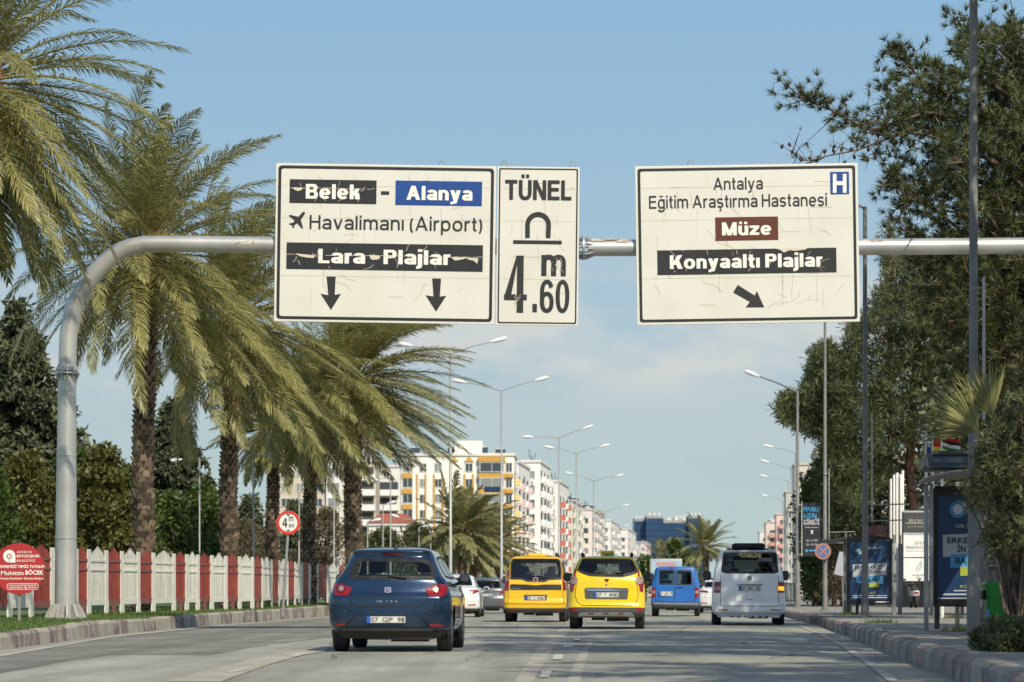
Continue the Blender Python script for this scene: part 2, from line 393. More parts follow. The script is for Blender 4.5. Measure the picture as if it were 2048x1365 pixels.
MT['red_round'] = M('red sign paint', (0.42,0.030,0.030), 0.4, var=0.06, scale=2)
MT['red_ring'] = M('red ring sheeting', (0.62,0.045,0.025), 0.4)
MT['white'] = M('white paint', (0.78,0.77,0.72), 0.5, var=0.05, scale=3)
MT['fence_white'] = M('white fence paint', (0.70,0.68,0.60), 0.6, col2=(0.55,0.53,0.46), scale=3.0, ramp=(0.5,0.85), isl=0.08)
MT['fence_red'] = M('red fence paint', (0.30,0.035,0.028), 0.6, var=0.15, scale=2.5, isl=0.12)
MT['fence_red_dull'] = M('red fence board', (0.22,0.075,0.065), 0.65, var=0.12, scale=2.5)
MT['black'] = M('black plastic', (0.018,0.018,0.018), 0.55, var=0.2, scale=6)
MT['dark'] = M('dark grey', (0.05,0.052,0.055), 0.6, var=0.1, scale=5)
MT['concrete'] = M('concrete', (0.36,0.35,0.32), 0.9, var=0.12, scale=2, bump=0.2)

# ------------------------------------------------------------------ ground, road, kerbs
LK = [(35.1-29,-6.6),(35.1,-7.19),(39.4,-7.42),(44.8,-7.64),(48.75,-7.80),(56,-7.82),(63.9,-7.67),(77,-7.28),(90.7,-6.8),(104,-5.6),(122,-4.0),(158,-1.2),(217,3.3),(300,9.5),(480,23.0),(760,46),(1300,92)]
RK = [(6,2.5),(16,3.42),(23.35,4.1),(29.3,4.66),(43.3,6.0),(62.9,7.75),(83,9.28),(112,11.6),(150,14.8),(220,20.8),(300,27.5),(480,42.5),(760,66),(1300,112)]
def lk(d): return interp(LK, d)
def rk(d): return interp(RK, d)
def verge_z(d): return interp([(30,0.22),(39,0.24),(45,0.29),(54,0.27),(60,0.30),(77,0.34),(103,0.42),(160,0.45)], d)
def sheet(name, rows, mat, kind='structure', sub=1):
    """rows of points of equal length -> one sheet"""
    mb = MB(); n = len(rows[0])
    mb.add([p for r in rows for p in r], [[i*n+j, i*n+j+1, (i+1)*n+j+1, (i+1)*n+j] for i in range(len(rows)-1) for j in range(n-1)])
    return struct(mb.build(name, mat, smooth=180), kind)
S = 9000
sheet('ground', [[(-S,-60,-0.03),(S,-60,-0.03)],[(-S,S,-0.03),(S,S,-0.03)]], MT['ground'])
ds = [-20,0,6,12,18,23.4,29.3,35,40,45,50,57,64,70,77,84,91,104,122,150,185,217,260,300,390,480,620,760,1000,1300]
sheet('road', [[(lerp(lk(d), rk(d), t), d, 0.0) for t in (0,.25,.5,.75,1)] for d in ds], MT['asphalt'])
# grass verge behind the left kerb, running on past the fence
sheet('verge', [[(lk(d)-0.16-o, d, verge_z(d)-0.015) for o in (0,1,2,4,8,30,80)] for d in [-20,6,18,30,35,40,45,50,57,64,70,77,84,91,104,122]], MT['grass_base'])
sheet('pavement', [[(rk(d)+0.12+o, d, 0.215) for o in (0,1,2.5,5,9,16,40)] for d in [-20,6,16,23.4,29.3,35,43,50,63,73,83,98,112,130,150,185,220,300]], MT['paver'])
# paving joints
mb = MB()
for o in [k*0.8 for k in range(1, 12)]:
    for a, b in zip(range(22, 110, 4), range(26, 114, 4)):
        mb.add([(rk(a)+.12+o, a, .2185), (rk(a)+.14+o, a, .2185), (rk(b)+.14+o, b, .2185), (rk(b)+.12+o, b, .2185)], [(0,1,2,3)])
k = 22.0
while k < 110:
    mb.add([(rk(k)+.12, k, .2185), (rk(k)+9, k, .2185), (rk(k)+9, k+.03, .2185), (rk(k)+.12, k+.03, .2185)], [(0,1,2,3)]); k += 0.8
struct(mb.build('pavement_joint', MT['asphalt_dark']))

def kerb_run(name, line, sgn, d0, d1, step, h, w, mats, pick):
    rnd = random.Random(3); mb = MB(); d = d0; i = 0
    while d < d1:
        e = d + step * (1 if d < 120 else 4)
        a = Vector((line(d), d, 0)); b = Vector((line(e), e, 0)); t = (b-a).normalized(); nrm = Vector((t.y, -t.x, 0)) * sgn  # away from the road
        hh = h(d) + rnd.uniform(-.012, .012); j = rnd.uniform(-.015, .015); g = 0.012
        pr = [(0.0+j, -0.02), (0.012+j, hh-0.05), (0.05+j, hh-0.006), (0.09+j, hh), (w, hh), (w, -0.02)]
        mb.mi = pick(i, rnd)
        vs = [a + t*g + nrm*x + Vector((0,0,z)) for x, z in pr] + [b - t*g + nrm*x + Vector((0,0,z)) for x, z in pr]
        n = len(pr); mb.add(vs, [[q, n+q, n+q+1, q+1] for q in range(n-1)] + [list(range(n)), list(range(n, 2*n))[::-1]])
        d = e; i += 1
    return struct(mb.build(name, mats))
kerb_run('kerb', lk, -1, -10, 300, 1.05, lambda d: verge_z(d), 0.18, [MT['kerb'], MT['kerb_dark']], lambda i, r: 1 if (i//2) % 2 == 0 and r.random() < .92 else (1 if r.random() < .12 else 0))
kerb_run('kerb', rk, 1, -10, 300, 0.95, lambda d: 0.232, 0.2, [MT['kerb'], MT['kerb_pink'], MT['kerb_dark']], lambda i, r: (1 if i % 2 else 0) if r.random() < .85 else 2)

def gpoly(name, pts, mat, z=0.004, jit=0.0):
    """a flat patch on the road, from the photo's outline"""
    rnd = random.Random(len(pts)); q = []
    for (a, b) in zip(pts, pts[1:] + pts[:1]):
        A = G(*a); B = G(*b); n = max(1, int((B-A).length / 0.8)) if jit else 1
        for i in range(n):
            p = A.lerp(B, i/n)
            if jit and i: p.x += rnd.uniform(-jit, jit)
            q.append((p.x, p.y))
    r = delaunay_2d_cdt([Vector(p) for p in q], [], [list(range(len(q)))], 1, 1e-6)
    mb = MB(); mb.add([(p.x, p.y, z) for p in r[0]], [list(f) for f in r[2]])
    return struct(mb.build(name, mat))
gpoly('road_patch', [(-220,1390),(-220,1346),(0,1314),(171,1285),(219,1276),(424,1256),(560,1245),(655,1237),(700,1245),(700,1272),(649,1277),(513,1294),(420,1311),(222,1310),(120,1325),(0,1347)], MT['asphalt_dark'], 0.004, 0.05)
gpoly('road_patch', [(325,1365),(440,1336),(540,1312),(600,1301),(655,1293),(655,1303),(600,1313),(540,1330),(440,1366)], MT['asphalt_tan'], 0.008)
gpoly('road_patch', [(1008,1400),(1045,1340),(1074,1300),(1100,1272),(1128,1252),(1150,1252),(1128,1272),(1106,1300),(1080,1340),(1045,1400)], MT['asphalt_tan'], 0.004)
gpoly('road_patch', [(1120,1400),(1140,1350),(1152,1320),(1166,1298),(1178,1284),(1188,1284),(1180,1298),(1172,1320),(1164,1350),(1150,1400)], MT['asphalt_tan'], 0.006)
for q in ([(447,1347),(495,1337),(517,1334),(470,1346)], [(573,1315),(600,1308),(622,1305),(598,1314)], [(655,1297),(690,1291),(700,1292),(666,1298)]):
    gpoly('road_marking', q, MT['marking'], 0.012)
for (xa, xb, ya, yb, sk) in ((1079,1104,1357,1343,6),(1104,1127,1321,1311,4),(1126,1148,1297,1290,4),(1147,1162,1282,1278,3),(1164,1178,1268,1264,3),(1178,1190,1258,1255,2)):
    gpoly('road_marking', [(xa,ya),(xb-sk,ya),(xb,yb),(xa+sk,yb)], MT['marking'], 0.012)
gpoly('road_marking', [(-220,1352),(0,1310.5),(171,1281.5),(219,1273.5),(424,1253.2),(649,1234.6),(649,1236),(424,1255),(219,1276.5),(171,1285),(0,1315.5),(-220,1359)], MT['marking_old'], 0.010)
gpoly('road_marking', [(1584,1249),(1600,1254.5),(1640,1272),(1680,1294),(1720,1321),(1765,1356),(1800,1385),(1824,1385),(1784,1354),(1735,1318),(1690,1291),(1648,1270),(1606,1253),(1590,1248)], MT['marking_old'], 0.010)

# sparse grass blades on the verge between kerb and fence
rnd = random.Random(11); mb = MB()
for i in range(26000):
    d = 34 + 70 * rnd.random()**1.6; o = 0.12 + rnd.random() * 3.6
    x = lk(d) - 0.1 - o; z = verge_z(d) - 0.015; h = rnd.uniform(.025, .085) * (1.3 if rnd.random() < .08 else 1); a = rnd.uniform(0, 6.28); w = rnd.uniform(.008, .016)
    u = Vector((math.cos(a)*w, math.sin(a)*w, 0)); b = Vector((x, d, z)); t = b + Vector((rnd.uniform(-.04,.05), rnd.uniform(-.03,.03), h))
    mb.add([b-u, b+u, t], [(0,1,2)])
struct(mb.build('grass', MT['grass']), 'stuff')

# cracks and joints in the road surface
rr = random.Random(77); mb = MB()
def road_crack(x, d, a, n, st, w):
    for j in range(n):
        x2, d2 = x+math.sin(a)*st, d+math.cos(a)*st; u = Vector((math.cos(a), -math.sin(a), 0))*w*rr.uniform(.5,1.2)
        mb.add([Vector((x,d,.0145))-u, Vector((x,d,.0145))+u, Vector((x2,d2,.0145))+u, Vector((x2,d2,.0145))-u], [(0,1,2,3)]); x, d = x2, d2; a += rr.uniform(-.35,.35)*st
for i in range(26):
    d = rr.uniform(22,90); x = rr.uniform(lk(d)+1, rk(d)-1)
    if rr.random() < .5: road_crack(x, d, rr.uniform(-.1,.2), rr.randint(6,16), .45, .012)
    else: road_crack(x, d, 1.57+rr.uniform(-.3,.3), rr.randint(4,12), .3, .02)
struct(mb.build('road_crack', MT['asphalt_dark']))
# ------------------------------------------------------------------ gantry and its signs
GD = 52.0; gs = FPX / GD                          # distance of the gantry, photo pixels per metre there
base = P(133, 1236, GD)
gan = thing('sign_gantry', 'grey tubular steel gantry with a bent elbow carrying the overhead signs', 'sign gantry', base)
def loc(px, py, dy=0.0): q = P(px, py, GD) - base; return Vector((q.x, dy, q.z))
mb = MB(); mb.tube([loc(131,1236), loc(132,1100), loc(133,945), loc(134.5,752)], [.225,.222,.205,.185], 28)
mb.build('post', MT['steel'], gan, 40)
mb = MB(); path = [loc(134.5,742), loc(136,690), loc(139,655), loc(150,612), loc(168,575), loc(195,540), loc(222,514), loc(248,499), loc(275,491.5), loc(305,488.5), loc(420,489), loc(548,490.5), loc(800,492), loc(1158,496)]
def smooth_path(p, n=4):
    o = []
    for i in range(len(p)-1):
        a = p[max(i-1,0)]; b = p[i]; c = p[i+1]; d = p[min(i+2,len(p)-1)]
        for k in range(n):
            t = k/n; o.append(0.5*((2*b)+(c-a)*t+(2*a-5*b+4*c-d)*t*t+(3*b-a-3*c+d)*t**3))
    return o + [p[-1]]
sp = smooth_path(path); mb.tube(sp, [lerp(.185,.172,min(1,i/40)) for i in range(len(sp))], 28)
mb.build('elbow_arm', MT['steel'], gan, 40)
mb = MB(); mb.tube([loc(1176,496.5), loc(1500,495), loc(1800,494), loc(2200,491)], .172, 28); mb.build('arm', MT['steel'], gan, 40)
# flanges with gusset fins
def flange(c, axis, r, n, fin, name, sub=None):
    mb = MB()
    if axis == 'z': mb.lathe([(r,-.02),(r,.02)], 28, 'z', c)
    else: mb.lathe([(r,-.02),(r,.02)], 28, 'x', c)
    f = mb.build(name, MT['galv'], gan, 30)
    for k in range(n):
        a = 2*math.pi*k/n + .2; q = MB()
        for sg in (-1, 1):
            if axis == 'z':
                u = Vector((math.cos(a), math.sin(a), 0)); w = Vector((-math.sin(a), math.cos(a), 0))*.008; up = Vector((0,0,1))*sg
            else:
                u = Vector((0, math.cos(a), math.sin(a))); w = Vector((0, -math.sin(a), math.cos(a)))*.008; up = Vector((1,0,0))*sg
            p = [u*.165+up*.022, u*(r-.01)+up*.022, u*(r-.01)+up*.06, u*.17+up*fin]; c0 = Vector(c)
            q.add([c0+x+w for x in p]+[c0+x-w for x in p], [(0,1,2,3),(7,6,5,4),(0,4,5,1),(1,5,6,2),(2,6,7,3),(3,7,4,0)])
        q.build('fin', MT['galv'], f)
flange(loc(134.5,747), 'z', .255, 12, .21, 'flange')
flange(loc(1167,496.5), 'x', .25, 12, .22, 'flange')
mb = MB()
mb.lathe([(.44,-.02),(.44,.015)], 28, 'z', loc(131,1237)); bp = mb.build('base_plate', MT['galv'], gan, 30)
for k in range(12):
    a = 2*math.pi*k/12 + .26; u = Vector((math.cos(a), math.sin(a), 0)); w = Vector((-math.sin(a), math.cos(a), 0))*.022; c0 = loc(131,1236)
    p = [u*.20+Vector((0,0,.0)), u*.43+Vector((0,0,.0)), u*.42+Vector((0,0,.05)), u*.30+Vector((0,0,.27)), u*.2+Vector((0,0,.30))]
    q = MB(); q.add([c0+x+w for x in p]+[c0+x-w for x in p], [(0,1,2,3,4),(9,8,7,6,5)]+[(i,5+i,5+(i+1)%5,(i+1)%5) for i in range(5)]); q.build('fin', MT['concrete'], bp)
q = MB(); q.lathe([(.236,-.012),(.236,.012)], 28, 'z', loc(131.7,1077)); q.build('weld_seam', MT['galv'], gan, 30); q = MB(); q.lathe([(.213,-.01),(.213,.01)], 28, 'z', loc(133,912)); q.build('weld_seam', MT['galv'], gan, 30)
# patches of rust, a few millimetres proud of the arm
def tube_patch(px0, px1, a0, a1, name='rust_stain'):
    mb = MB(); n = 6; m = 5; rr = random.Random(int(px0)); pts = []
    for i in range(n+1):
        for j in range(m+1):
            px = lerp(px0, px1, i/n) + rr.uniform(-3,3); a = R(lerp(a0, a1, j/m) + rr.uniform(-8,8)); c = loc(px, 491.5 if px < 1160 else 495)
            pts.append(c + Vector((0, -math.cos(a)*.178, math.sin(a)*.178)))
    mb.add(pts, [[i*(m+1)+j, (i+1)*(m+1)+j, (i+1)*(m+1)+j+1, i*(m+1)+j+1] for i in range(n) for j in range(m)])
    mb.build(name, MT['rust'], gan, 180)
for (a, b, c, d) in ((318,352,50,82),(1720,1765,28,82),(1880,1990,48,82),(2000,2040,35,82),(1184,1228,42,82),(440,470,45,82),(474,512,5,82),(512,543,38,82),(360,430,55,82),(1232,1258,25,80),(1765,1880,52,82)): tube_patch(a, b, c, d)

class Sign:
    """a flat sign panel drawn in the picture's own measures, then hung level or tilted as it hangs"""
    def __init__(s, c, rot, zs, zo, name, label):
        s.c = c; s.rot = R(rot); s.zs = zs; s.zo = zo
        p = P(c[0], c[1], GD); p.y -= 0.27
        s.root = thing(name, label, 'road sign', p); s.root.rotation_euler = (0, s.rot, 0)
        s.k = (GD-0.27) / FPX
    def px(s, x, y):                              # enlarged-view pixel -> panel coordinates
        u = x/s.zs + s.zo[0] - s.c[0]; v = -(y/s.zs + s.zo[1] - s.c[1])
        a = s.rot; return ((u*math.cos(a) - v*math.sin(a))*s.k, (u*math.sin(a) + v*math.cos(a))*s.k)
    def poly(s, pts): return [s.px(*p) for p in pts]
    def patch(s, pts, mat, name, y=-0.006, t=0.004): return MB().plate(s.poly(pts), y, y+t).build(name, MT[mat], s.root)
    def rectpatch(s, x0, y0, x1, y1, mat, name, y=-0.006):
        a = s.px(x0, (y0+y1)/2); b = s.px(x1, (y0+y1)/2); c = s.px((x0+x1)/2, y0); d = s.px((x0+x1)/2, y1)
        return MB().plate(rect(a[0], b[0], d[1], c[1]), y, y+.004).build(name, MT[mat], s.root)
    def text(s, body, x0, x1, yb, yc, mat, stroke=(.13,.12), y=-0.010):
        xm = (x0+x1)/2; a = s.px(x0, yb); b = s.px(x1, yb); c = s.px(xm, yb); d = s.px(xm, yc)
        mb = MB(); mb.text(body, a[0], b[0], c[1], d[1]-c[1], y, stroke=stroke); return mb.build('lettering', MT[mat], s.root)
    def board(s, w, h, bo, th, rad):
        """w,h in photo px; bo border offset, th border thickness"""
        k = s.k; W, H = w*k/2, h*k/2
        mb = MB(); mb.bbox((0, .02, 0), (2*W, .04, 2*H), .006); mb.build('panel', MT['sign_cream'], s.root)
        o = bo*k; t = th*k
        mb = MB(); mb.ring(rounded(rect(-W+o, W-o, -H+o, H-o), rad*k), rounded(rect(-W+o+t, W-o-t, -H+o+t, H-o-t), rad*k*.7), -.004, .001)
        mb.build('border', MT['sign_black'], s.root)
        for zz in (-H*.55, .1, H*.6): MB().box((0, .062, zz), (2*W-.1, .036, .06)).build('stiffener', MT['galv_dull'], s.root)
        s.W, s.H = W, H
    def hook(s, x, y):
        a = s.px(x, y); mb = MB(); mb.tube([(a[0]+.055*math.cos(t), .02, a[1]+.075*math.sin(t)) for t in [R(v) for v in range(-30, 211, 20)]], .009, 6); mb.build('lifting_eye', MT['galv_dull'], s.root, 180)
    def bracket(s, x):
        a = s.px(x, 0)[0]; z0 = (s.c[1]-492)*s.k
        MB().lathe([(.2,-.04),(.2,.04)], 20, 'x', (a, .27, z0)).build('clamp', MT['galv_dull'], s.root, 30)
    def seams(s, n, seed, mat='crack'):
        """sheet joints and crazing in the aged film"""
        rr = random.Random(seed); mb = MB()
        for z in (-.42, .31, .72):
            mb.add([(-s.W+.12, -.0025, z*s.H-.003), (s.W-.12, -.0025, z*s.H-.003), (s.W-.12, -.0025, z*s.H+.003), (-s.W+.12, -.0025, z*s.H+.003)], [(0,1,2,3)])
        for i in range(n):
            x, z = rr.uniform(-s.W*.85, s.W*.85), rr.uniform(-s.H*.82, s.H*.82)
            if rr.random() < .55: a = rr.choice((0, 1.57, 1.57)) + rr.uniform(-.03,.03); st = rr.randint(3,8); wob = .05
            else: a = rr.uniform(0, 6.28); st = rr.randint(2,5); wob = .6
            w = rr.uniform(.0025, .0055)
            for j in range(st):
                l = rr.uniform(.05,.13); nx, nz2 = x+math.cos(a)*l, z+math.sin(a)*l
                if abs(nx) > s.W*.9 or abs(nz2) > s.H*.9: break
                px_, pz_ = -math.sin(a)*w, math.cos(a)*w
                mb.add([(x-px_,-.003,z-pz_),(nx-px_,-.003,nz2-pz_),(nx+px_,-.003,nz2+pz_),(x+px_,-.003,z+pz_)], [(0,1,2,3)])
                x, z = nx, nz2; a += rr.uniform(-wob, wob)
        mb.build('film_crack', MT[mat], s.root)
    def cracks(s, x0, y0, x1, y1, n, seed, line=None):
        """pale cracks and a torn seam across a dark strip"""
        rr = random.Random(seed); mb = MB()
        def seg(p, q, w):
            a = Vector(p); b = Vector(q); d = b-a
            if d.length < 1e-6: return
            u = Vector((-d.y, d.x)).normalized()*w
            mb.add([(v.x, -.0135, v.y) for v in (a-u, b-u*.6, b+u*.6, a+u)], [(0,1,2,3)])
        for i in range(n):
            x, y = rr.uniform(x0+8, x1-8), rr.uniform(y0+6, y1-6); a = rr.choice((1.57,-1.57)) + rr.uniform(-.9,.9); w = rr.uniform(.003,.007)
            for j in range(rr.randint(2,5)):
                l = rr.uniform(10,26); nx, ny = x+math.cos(a)*l, y+math.sin(a)*l
                if not (x0+3 < nx < x1-3 and y0+3 < ny < y1-3): break
                seg(s.px(x,y), s.px(nx,ny), w); x, y = nx, ny; a += rr.uniform(-.7,.7); w *= .85
        if line:
            x = x0; y = line
            while x < x1-12:
                l = rr.uniform(8,24); yy = line + rr.uniform(-3,3) + (x-x0)*line_slope(s)
                nx = min(x+l, x1-2)
                if rr.random() < .85: seg(s.px(x,y), s.px(nx,yy), rr.uniform(.003,.007))
                x, y = nx, yy
        mb.build('film_crack', MT['crack_pale'], s.root)
def line_slope(s): return math.sin(s.rot)

# --- the two-lane sign
s = Sign((771.7,491.5), .86, 3.103, (520,300), 'overhead_sign', 'wide cream road sign with two black down arrows and an airplane symbol')
s.board(440.5, 316.5, 4.6, 6, 8)
s.rectpatch(188,198,727,345,'sign_black','name_strip'); s.text('Belek',288,624,317,226,'sign_white',(.27,.19))
s.rectpatch(845,206,1382,358,'sign_blue','name_strip'); s.text('Alanya',912,1322,325,238,'sign_white',(.27,.19))
s.rectpatch(755,269,806,291,'sign_ink','lettering')
s.text('Havalimanı (Airport)',312,1383,511,424,'sign_ink',(.145,.13))
s.rectpatch(168,595,1387,760,'sign_black','name_strip'); s.text('Lara - Plajlar',365,1186,721,632,'sign_white',(.27,.19))
s.patch([(418,798),(474,799),(468,912),(508,905),(445,1005),(380,905),(428,914)],'sign_ink','arrow')
s.patch([(1073,810),(1128,811),(1120,922),(1160,918),(1097,1016),(1032,914),(1081,922)],'sign_ink','arrow')
s.patch([(282,396),(283,410),(258,446),(272,500),(262,499),(236,468),(216,480),(217,496),(209,497),(203,481),(185,474),(187,467),(204,466),(220,452),(182,420),(192,415),(243,427),(268,399)],'sign_ink','airplane_symbol')
s.seams(46, 1)
s.cracks(188,198,727,345,9,5,248); s.cracks(168,592,1387,762,20,6,662)
for q in ([(205,246),(270,246),(262,262),(240,268),(222,262)], [(225,655),(345,668),(338,684),(290,680),(250,672)], [(682,664),(745,668),(748,690),(690,688)], [(1190,680),(1290,676),(1270,690),(1215,700)], [(1280,682),(1360,686),(1352,720),(1330,700),(1300,694)]):
    s.patch(q,'crack_pale','peeled_film',-.014,.004)
for xx, yy in ((448,93),(1132,103)): s.hook(xx, yy)
s.bracket(260); s.bracket(1200)
# --- tunnel sign
s = Sign((1075.2,496.2), .66, 3.103, (520,300), 'overhead_sign', 'narrow cream tunnel height sign with an arch symbol above large black digits')
s.board(164.5, 317.2, 3.4, 2.8, 4)
s.text('TÜNEL',1520,1932,323,200,'sign_ink',(.24,.18))
arch = [(1645,560)] + [(1725+80*math.cos(a), 477+80*math.sin(a)) for a in [R(180+v) for v in range(0,181,12)]] + [(1802,560)]
inn = [(1773,559)] + [(1725+51*math.cos(a), 480+51*math.sin(a)) for a in [R(360-v) for v in range(0,181,12)]] + [(1674,559)]
s.patch(arch+inn,'sign_ink','tunnel_symbol'); s.rectpatch(1570,574,1872,597,'sign_ink','tunnel_symbol')
s.text('4',1513,1654,1022,668,'sign_ink',(.20,.10)); s.text('m',1745,1897,795,617,'sign_ink',(.24,.17)); s.text('60',1736,1918,1022,820,'sign_ink',(.21,.13)); s.rectpatch(1690,968,1718,1020,'sign_ink','lettering')
s.seams(20, 2); s.cracks(1515,880,1650,990,6,9); s.cracks(1745,670,1897,790,4,10)
for xx, yy in ((1516,103),(1940,107)): s.hook(xx, yy)
s.bracket(1600); s.bracket(1850)
# --- hospital and museum sign
s = Sign((1492.5,492), -.92, 3.303, (1140,300), 'overhead_sign', 'cream road sign with a blue H square, a brown strip and a slanting black arrow')
s.board(445.5, 317.6, 5.0, 5.6, 6)
s.text('Antalya',940,1266,275,194,'sign_ink',(.145,.13)); s.text('Eğitim Araştırma Hastanesi',515,1690,392,308,'sign_ink',(.145,.13))
s.rectpatch(952,456,1367,611,'sign_brown','name_strip'); s.text('Müze',996,1322,576,490,'sign_white',(.27,.19))
s.rectpatch(569,668,1752,831,'sign_black','name_strip'); s.text('Konyaaltı Plajlar',652,1660,792,702,'sign_white',(.27,.19))
s.rectpatch(1711,158,1835,306,'sign_blue','hospital_symbol')
s.patch([(1728,172),(1752,172),(1752,220),(1794,220),(1794,172),(1818,172),(1818,297),(1794,297),(1794,246),(1752,246),(1752,297),(1728,297)],'sign_white','hospital_symbol',-.011)
s.patch([(1100,905),(1070,955),(1180,1017),(1152,1053),(1275,1053),(1226,945),(1212,975)],'sign_ink','arrow')
s.seams(52, 3); s.cracks(569,668,1752,831,20,12)
s.patch([(1345,664),(1560,662),(1545,672),(1480,680),(1440,676),(1405,692),(1380,674)],'crack_pale','peeled_film',-.014,.004)
for xx, yy in ((787,105),): s.hook(xx, yy)
s.bracket(700); s.bracket(1650)

# ------------------------------------------------------------------ picket fence
FD = [(-60,51),(14,54),(173,60.5),(505,77),(650,103),(720,112)]
FZ = [(-60,.26),(14,.25),(173,.285),(505,.345),(650,.42),(720,.43)]
def fpt(px): d = interp(FD, px); return Vector(((px-1024)/FPX*d, d, interp(FZ, px)))
f0 = fpt(14)
fence = thing('picket_fence', 'red and white picket fence along the grass verge below the palm trees', 'fence', f0)
pan = [('r',-48,14),('w',13,64),('r',64,99),('w',99,154),('r',154,174),('w',173,214),('r',214,240),('w',239,278),('r',278,304),('w',302,349),('r',349,370),('w',369,397),('r',397,420),('w',419,453),('r',453,475),('w',475,506),('r',506,522),('w',522,543),('r',543,556),('w',556,575),('r',575,588),('w',588,604),('r',604,616),('w',616,635),('r',635,652),('w',653,676),('r',676,690),('w',690,716)]
rr = random.Random(5)
for kind, a, b in pan:
    A = fpt(a) - f0; B = fpt(b) - f0; t = (B-A); ln = t.length; t = t.normalized(); nrm = Vector((t.y, -t.x, 0)).normalized()
    up = Vector((0,0,1)); off = nrm*(.010 if kind == 'w' else 0.0)
    def brd(mb, s0, s1, z0, z1, th=.02, o=0.0, tip=0.0):
        p = [A + t*s0 + up*z0, A + t*s1 + up*z0, A + t*s1 + up*z1, A + t*((s0+s1)/2) + up*(z1+tip), A + t*s0 + up*z1]
        q = [v + off + nrm*(o+th) for v in p] + [v + off + nrm*o for v in p]
        mb.add(q, [(0,1,2,3,4),(9,8,7,6,5)] + [(i,5+i,5+(i+1)%5,(i+1)%5) for i in range(5)])
    mb = MB(); n = 10 if kind == 'w' else 8; e0 = .28 if kind == 'w' else .0
    sp = (ln-2*e0)/n
    for i in range(n):
        u = abs((i+.5)/n*2-1); top = 1.43 + .22*(1-u) + rr.uniform(-.012,.012)
        s0 = e0 + i*sp + sp*.12; brd(mb, s0, s0+sp*.76, .24+rr.uniform(-.015,.015), top, .006, .008+rr.uniform(-.003,.003), .05)
    p = mb.build('picket_panel', MT['fence_white' if kind == 'w' else 'fence_red'], fence)
    p['label'] = ('white' if kind == 'w' else 'red') + ' picket panel'
    mb = MB(); brd(mb, e0, ln-e0, 1.30, 1.36, .022, .012); brd(mb, e0, ln-e0, 1.08, 1.13, .022, .012); brd(mb, e0, ln-e0, .24, .38, .012, .012); brd(mb, e0, ln-e0, 1.0, 1.2, .005, .001)
    mb.build('rail', MT['fence_white' if kind == 'w' else 'fence_red_dull'], fence)
    if kind == 'w':
        for s0 in (0, ln-.30):
            mb = MB(); brd(mb, s0, s0+.30, -.06, 1.60, .028, .0); brd(mb, s0-.02, s0+.32, -.06, .32, .036, -.004); mb.build('fence_post', MT['fence_white'], fence)
    elif rr.random() < .6:
        mb = MB(); brd(mb, ln*.4, ln*.4+.1, -.06, .25, .08, .0); mb.build('fence_post', MT['fence_red_dull'], fence)

# ------------------------------------------------------------------ small signs on the verge
q = P(38, 1247, 46.5)
sg = thing('round_sign', 'round red municipal sign with white lettering on a stake in the grass', 'sign', (q.x, q.y, verge_z(46.5)-.02))
k = 46.5/FPX; cz = q.z + 0 - (verge_z(46.5)-.02)
zc = P(38,1138,46.5).z - (verge_z(46.5)-.02)
def zs3(x, y): return ((x/5.054 - 38 + 2.5)*k, zc - (y/5.054 + 1050 - 1138)*k)   # close-up pixel -> sign plane
mb = MB(); mb.lathe([(.478,-.012),(.478,.012)], 48, 'y', (0,0,zc)); mb.build('disc', MT['red_round'], sg, 30)
mb = MB(); mb.box((0,.035,(zc+.3)/2-.15), (.05,.03,zc+.3)); mb.build('stake', MT['galv_dull'], sg)
mb = MB()
def tx(b, x0, x1, yb, yc, bold):
    a = zs3(x0,yb); c = zs3(x1,yc); mb.text(b, a[0], c[0], a[1], c[1]-a[1], -.016, bold)
tx('ANTALYA',158,312,287,262,0); tx('BÜYÜKŞEHİR',158,392,330,303,.02); tx('BELEDİYESİ',158,345,374,350,0)
tx('ÇEVREMİZİ TEMİZ TUTALIM',-32,437,436,408,.03); tx('Muhittin',-2,228,508,464,.012); tx('BÖCEK',245,428,503,460,.03)
tx('Antalya Büyükşehir Belediye Başkanı',-10,430,552,530,.012); tx('ANTALYA BÜYÜKŞEHİR BELEDİYESİ',78,355,620,604,.01); tx('İLETİŞİM MERKEZİ',78,222,642,627,.02); tx('444 94 20',268,355,640,625,.02)
mb.build('lettering', MT['sign_white'], sg)
mb = MB(); c = zs3(83,318)
pts = [zs3(83+62*math.cos(a), 318-64*math.sin(a)) for a in [R(v) for v in range(0,271,15)]] + [zs3(145,382)]
mb.plate(pts, -.016, -.013); mb.build('emblem', MT['sign_white'], sg)
mb = MB()
for i in range(20):
    a = 2*math.pi*i/20; p0 = zs3(83+24*math.cos(a), 318+24*math.sin(a)); 
    pts = [zs3(83+21*math.cos(a-.05), 318+21*math.sin(a-.05)), zs3(83+44*math.cos(a), 318+44*math.sin(a)), zs3(83+21*math.cos(a+.05), 318+21*math.sin(a+.05))]
    mb.add([(u,-.0185,v) for u,v in pts], [(0,1,2)])
rg = lambda r: [zs3(83+r*math.cos(t), 318+r*math.sin(t)) for t in [2*math.pi*i/24 for i in range(24)]]
mb.ring(rg(22), rg(15), -.0185); mb.add([(u,-.0185,v) for u,v in [zs3(80,340),zs3(86,340),zs3(86,382),zs3(80,382)]], [(0,1,2,3)])
mb.build('emblem', MT['red_round'], sg)
ov = lambda o: rounded([zs3(58-o,592-o),zs3(378+o,592-o),zs3(378+o,655+o),zs3(58-o,655+o)], .055)
mb = MB(); mb.ring(ov(0), ov(-5), -.016); mb.build('outline', MT['sign_white'], sg)
mb = MB(); mb.plate([zs3(235,622),zs3(241,618),zs3(246,628),zs3(257,640),zs3(262,648),zs3(253,648),zs3(240,636)], -.0165, -.014); mb.build('telephone_symbol', MT['sign_white'], sg)

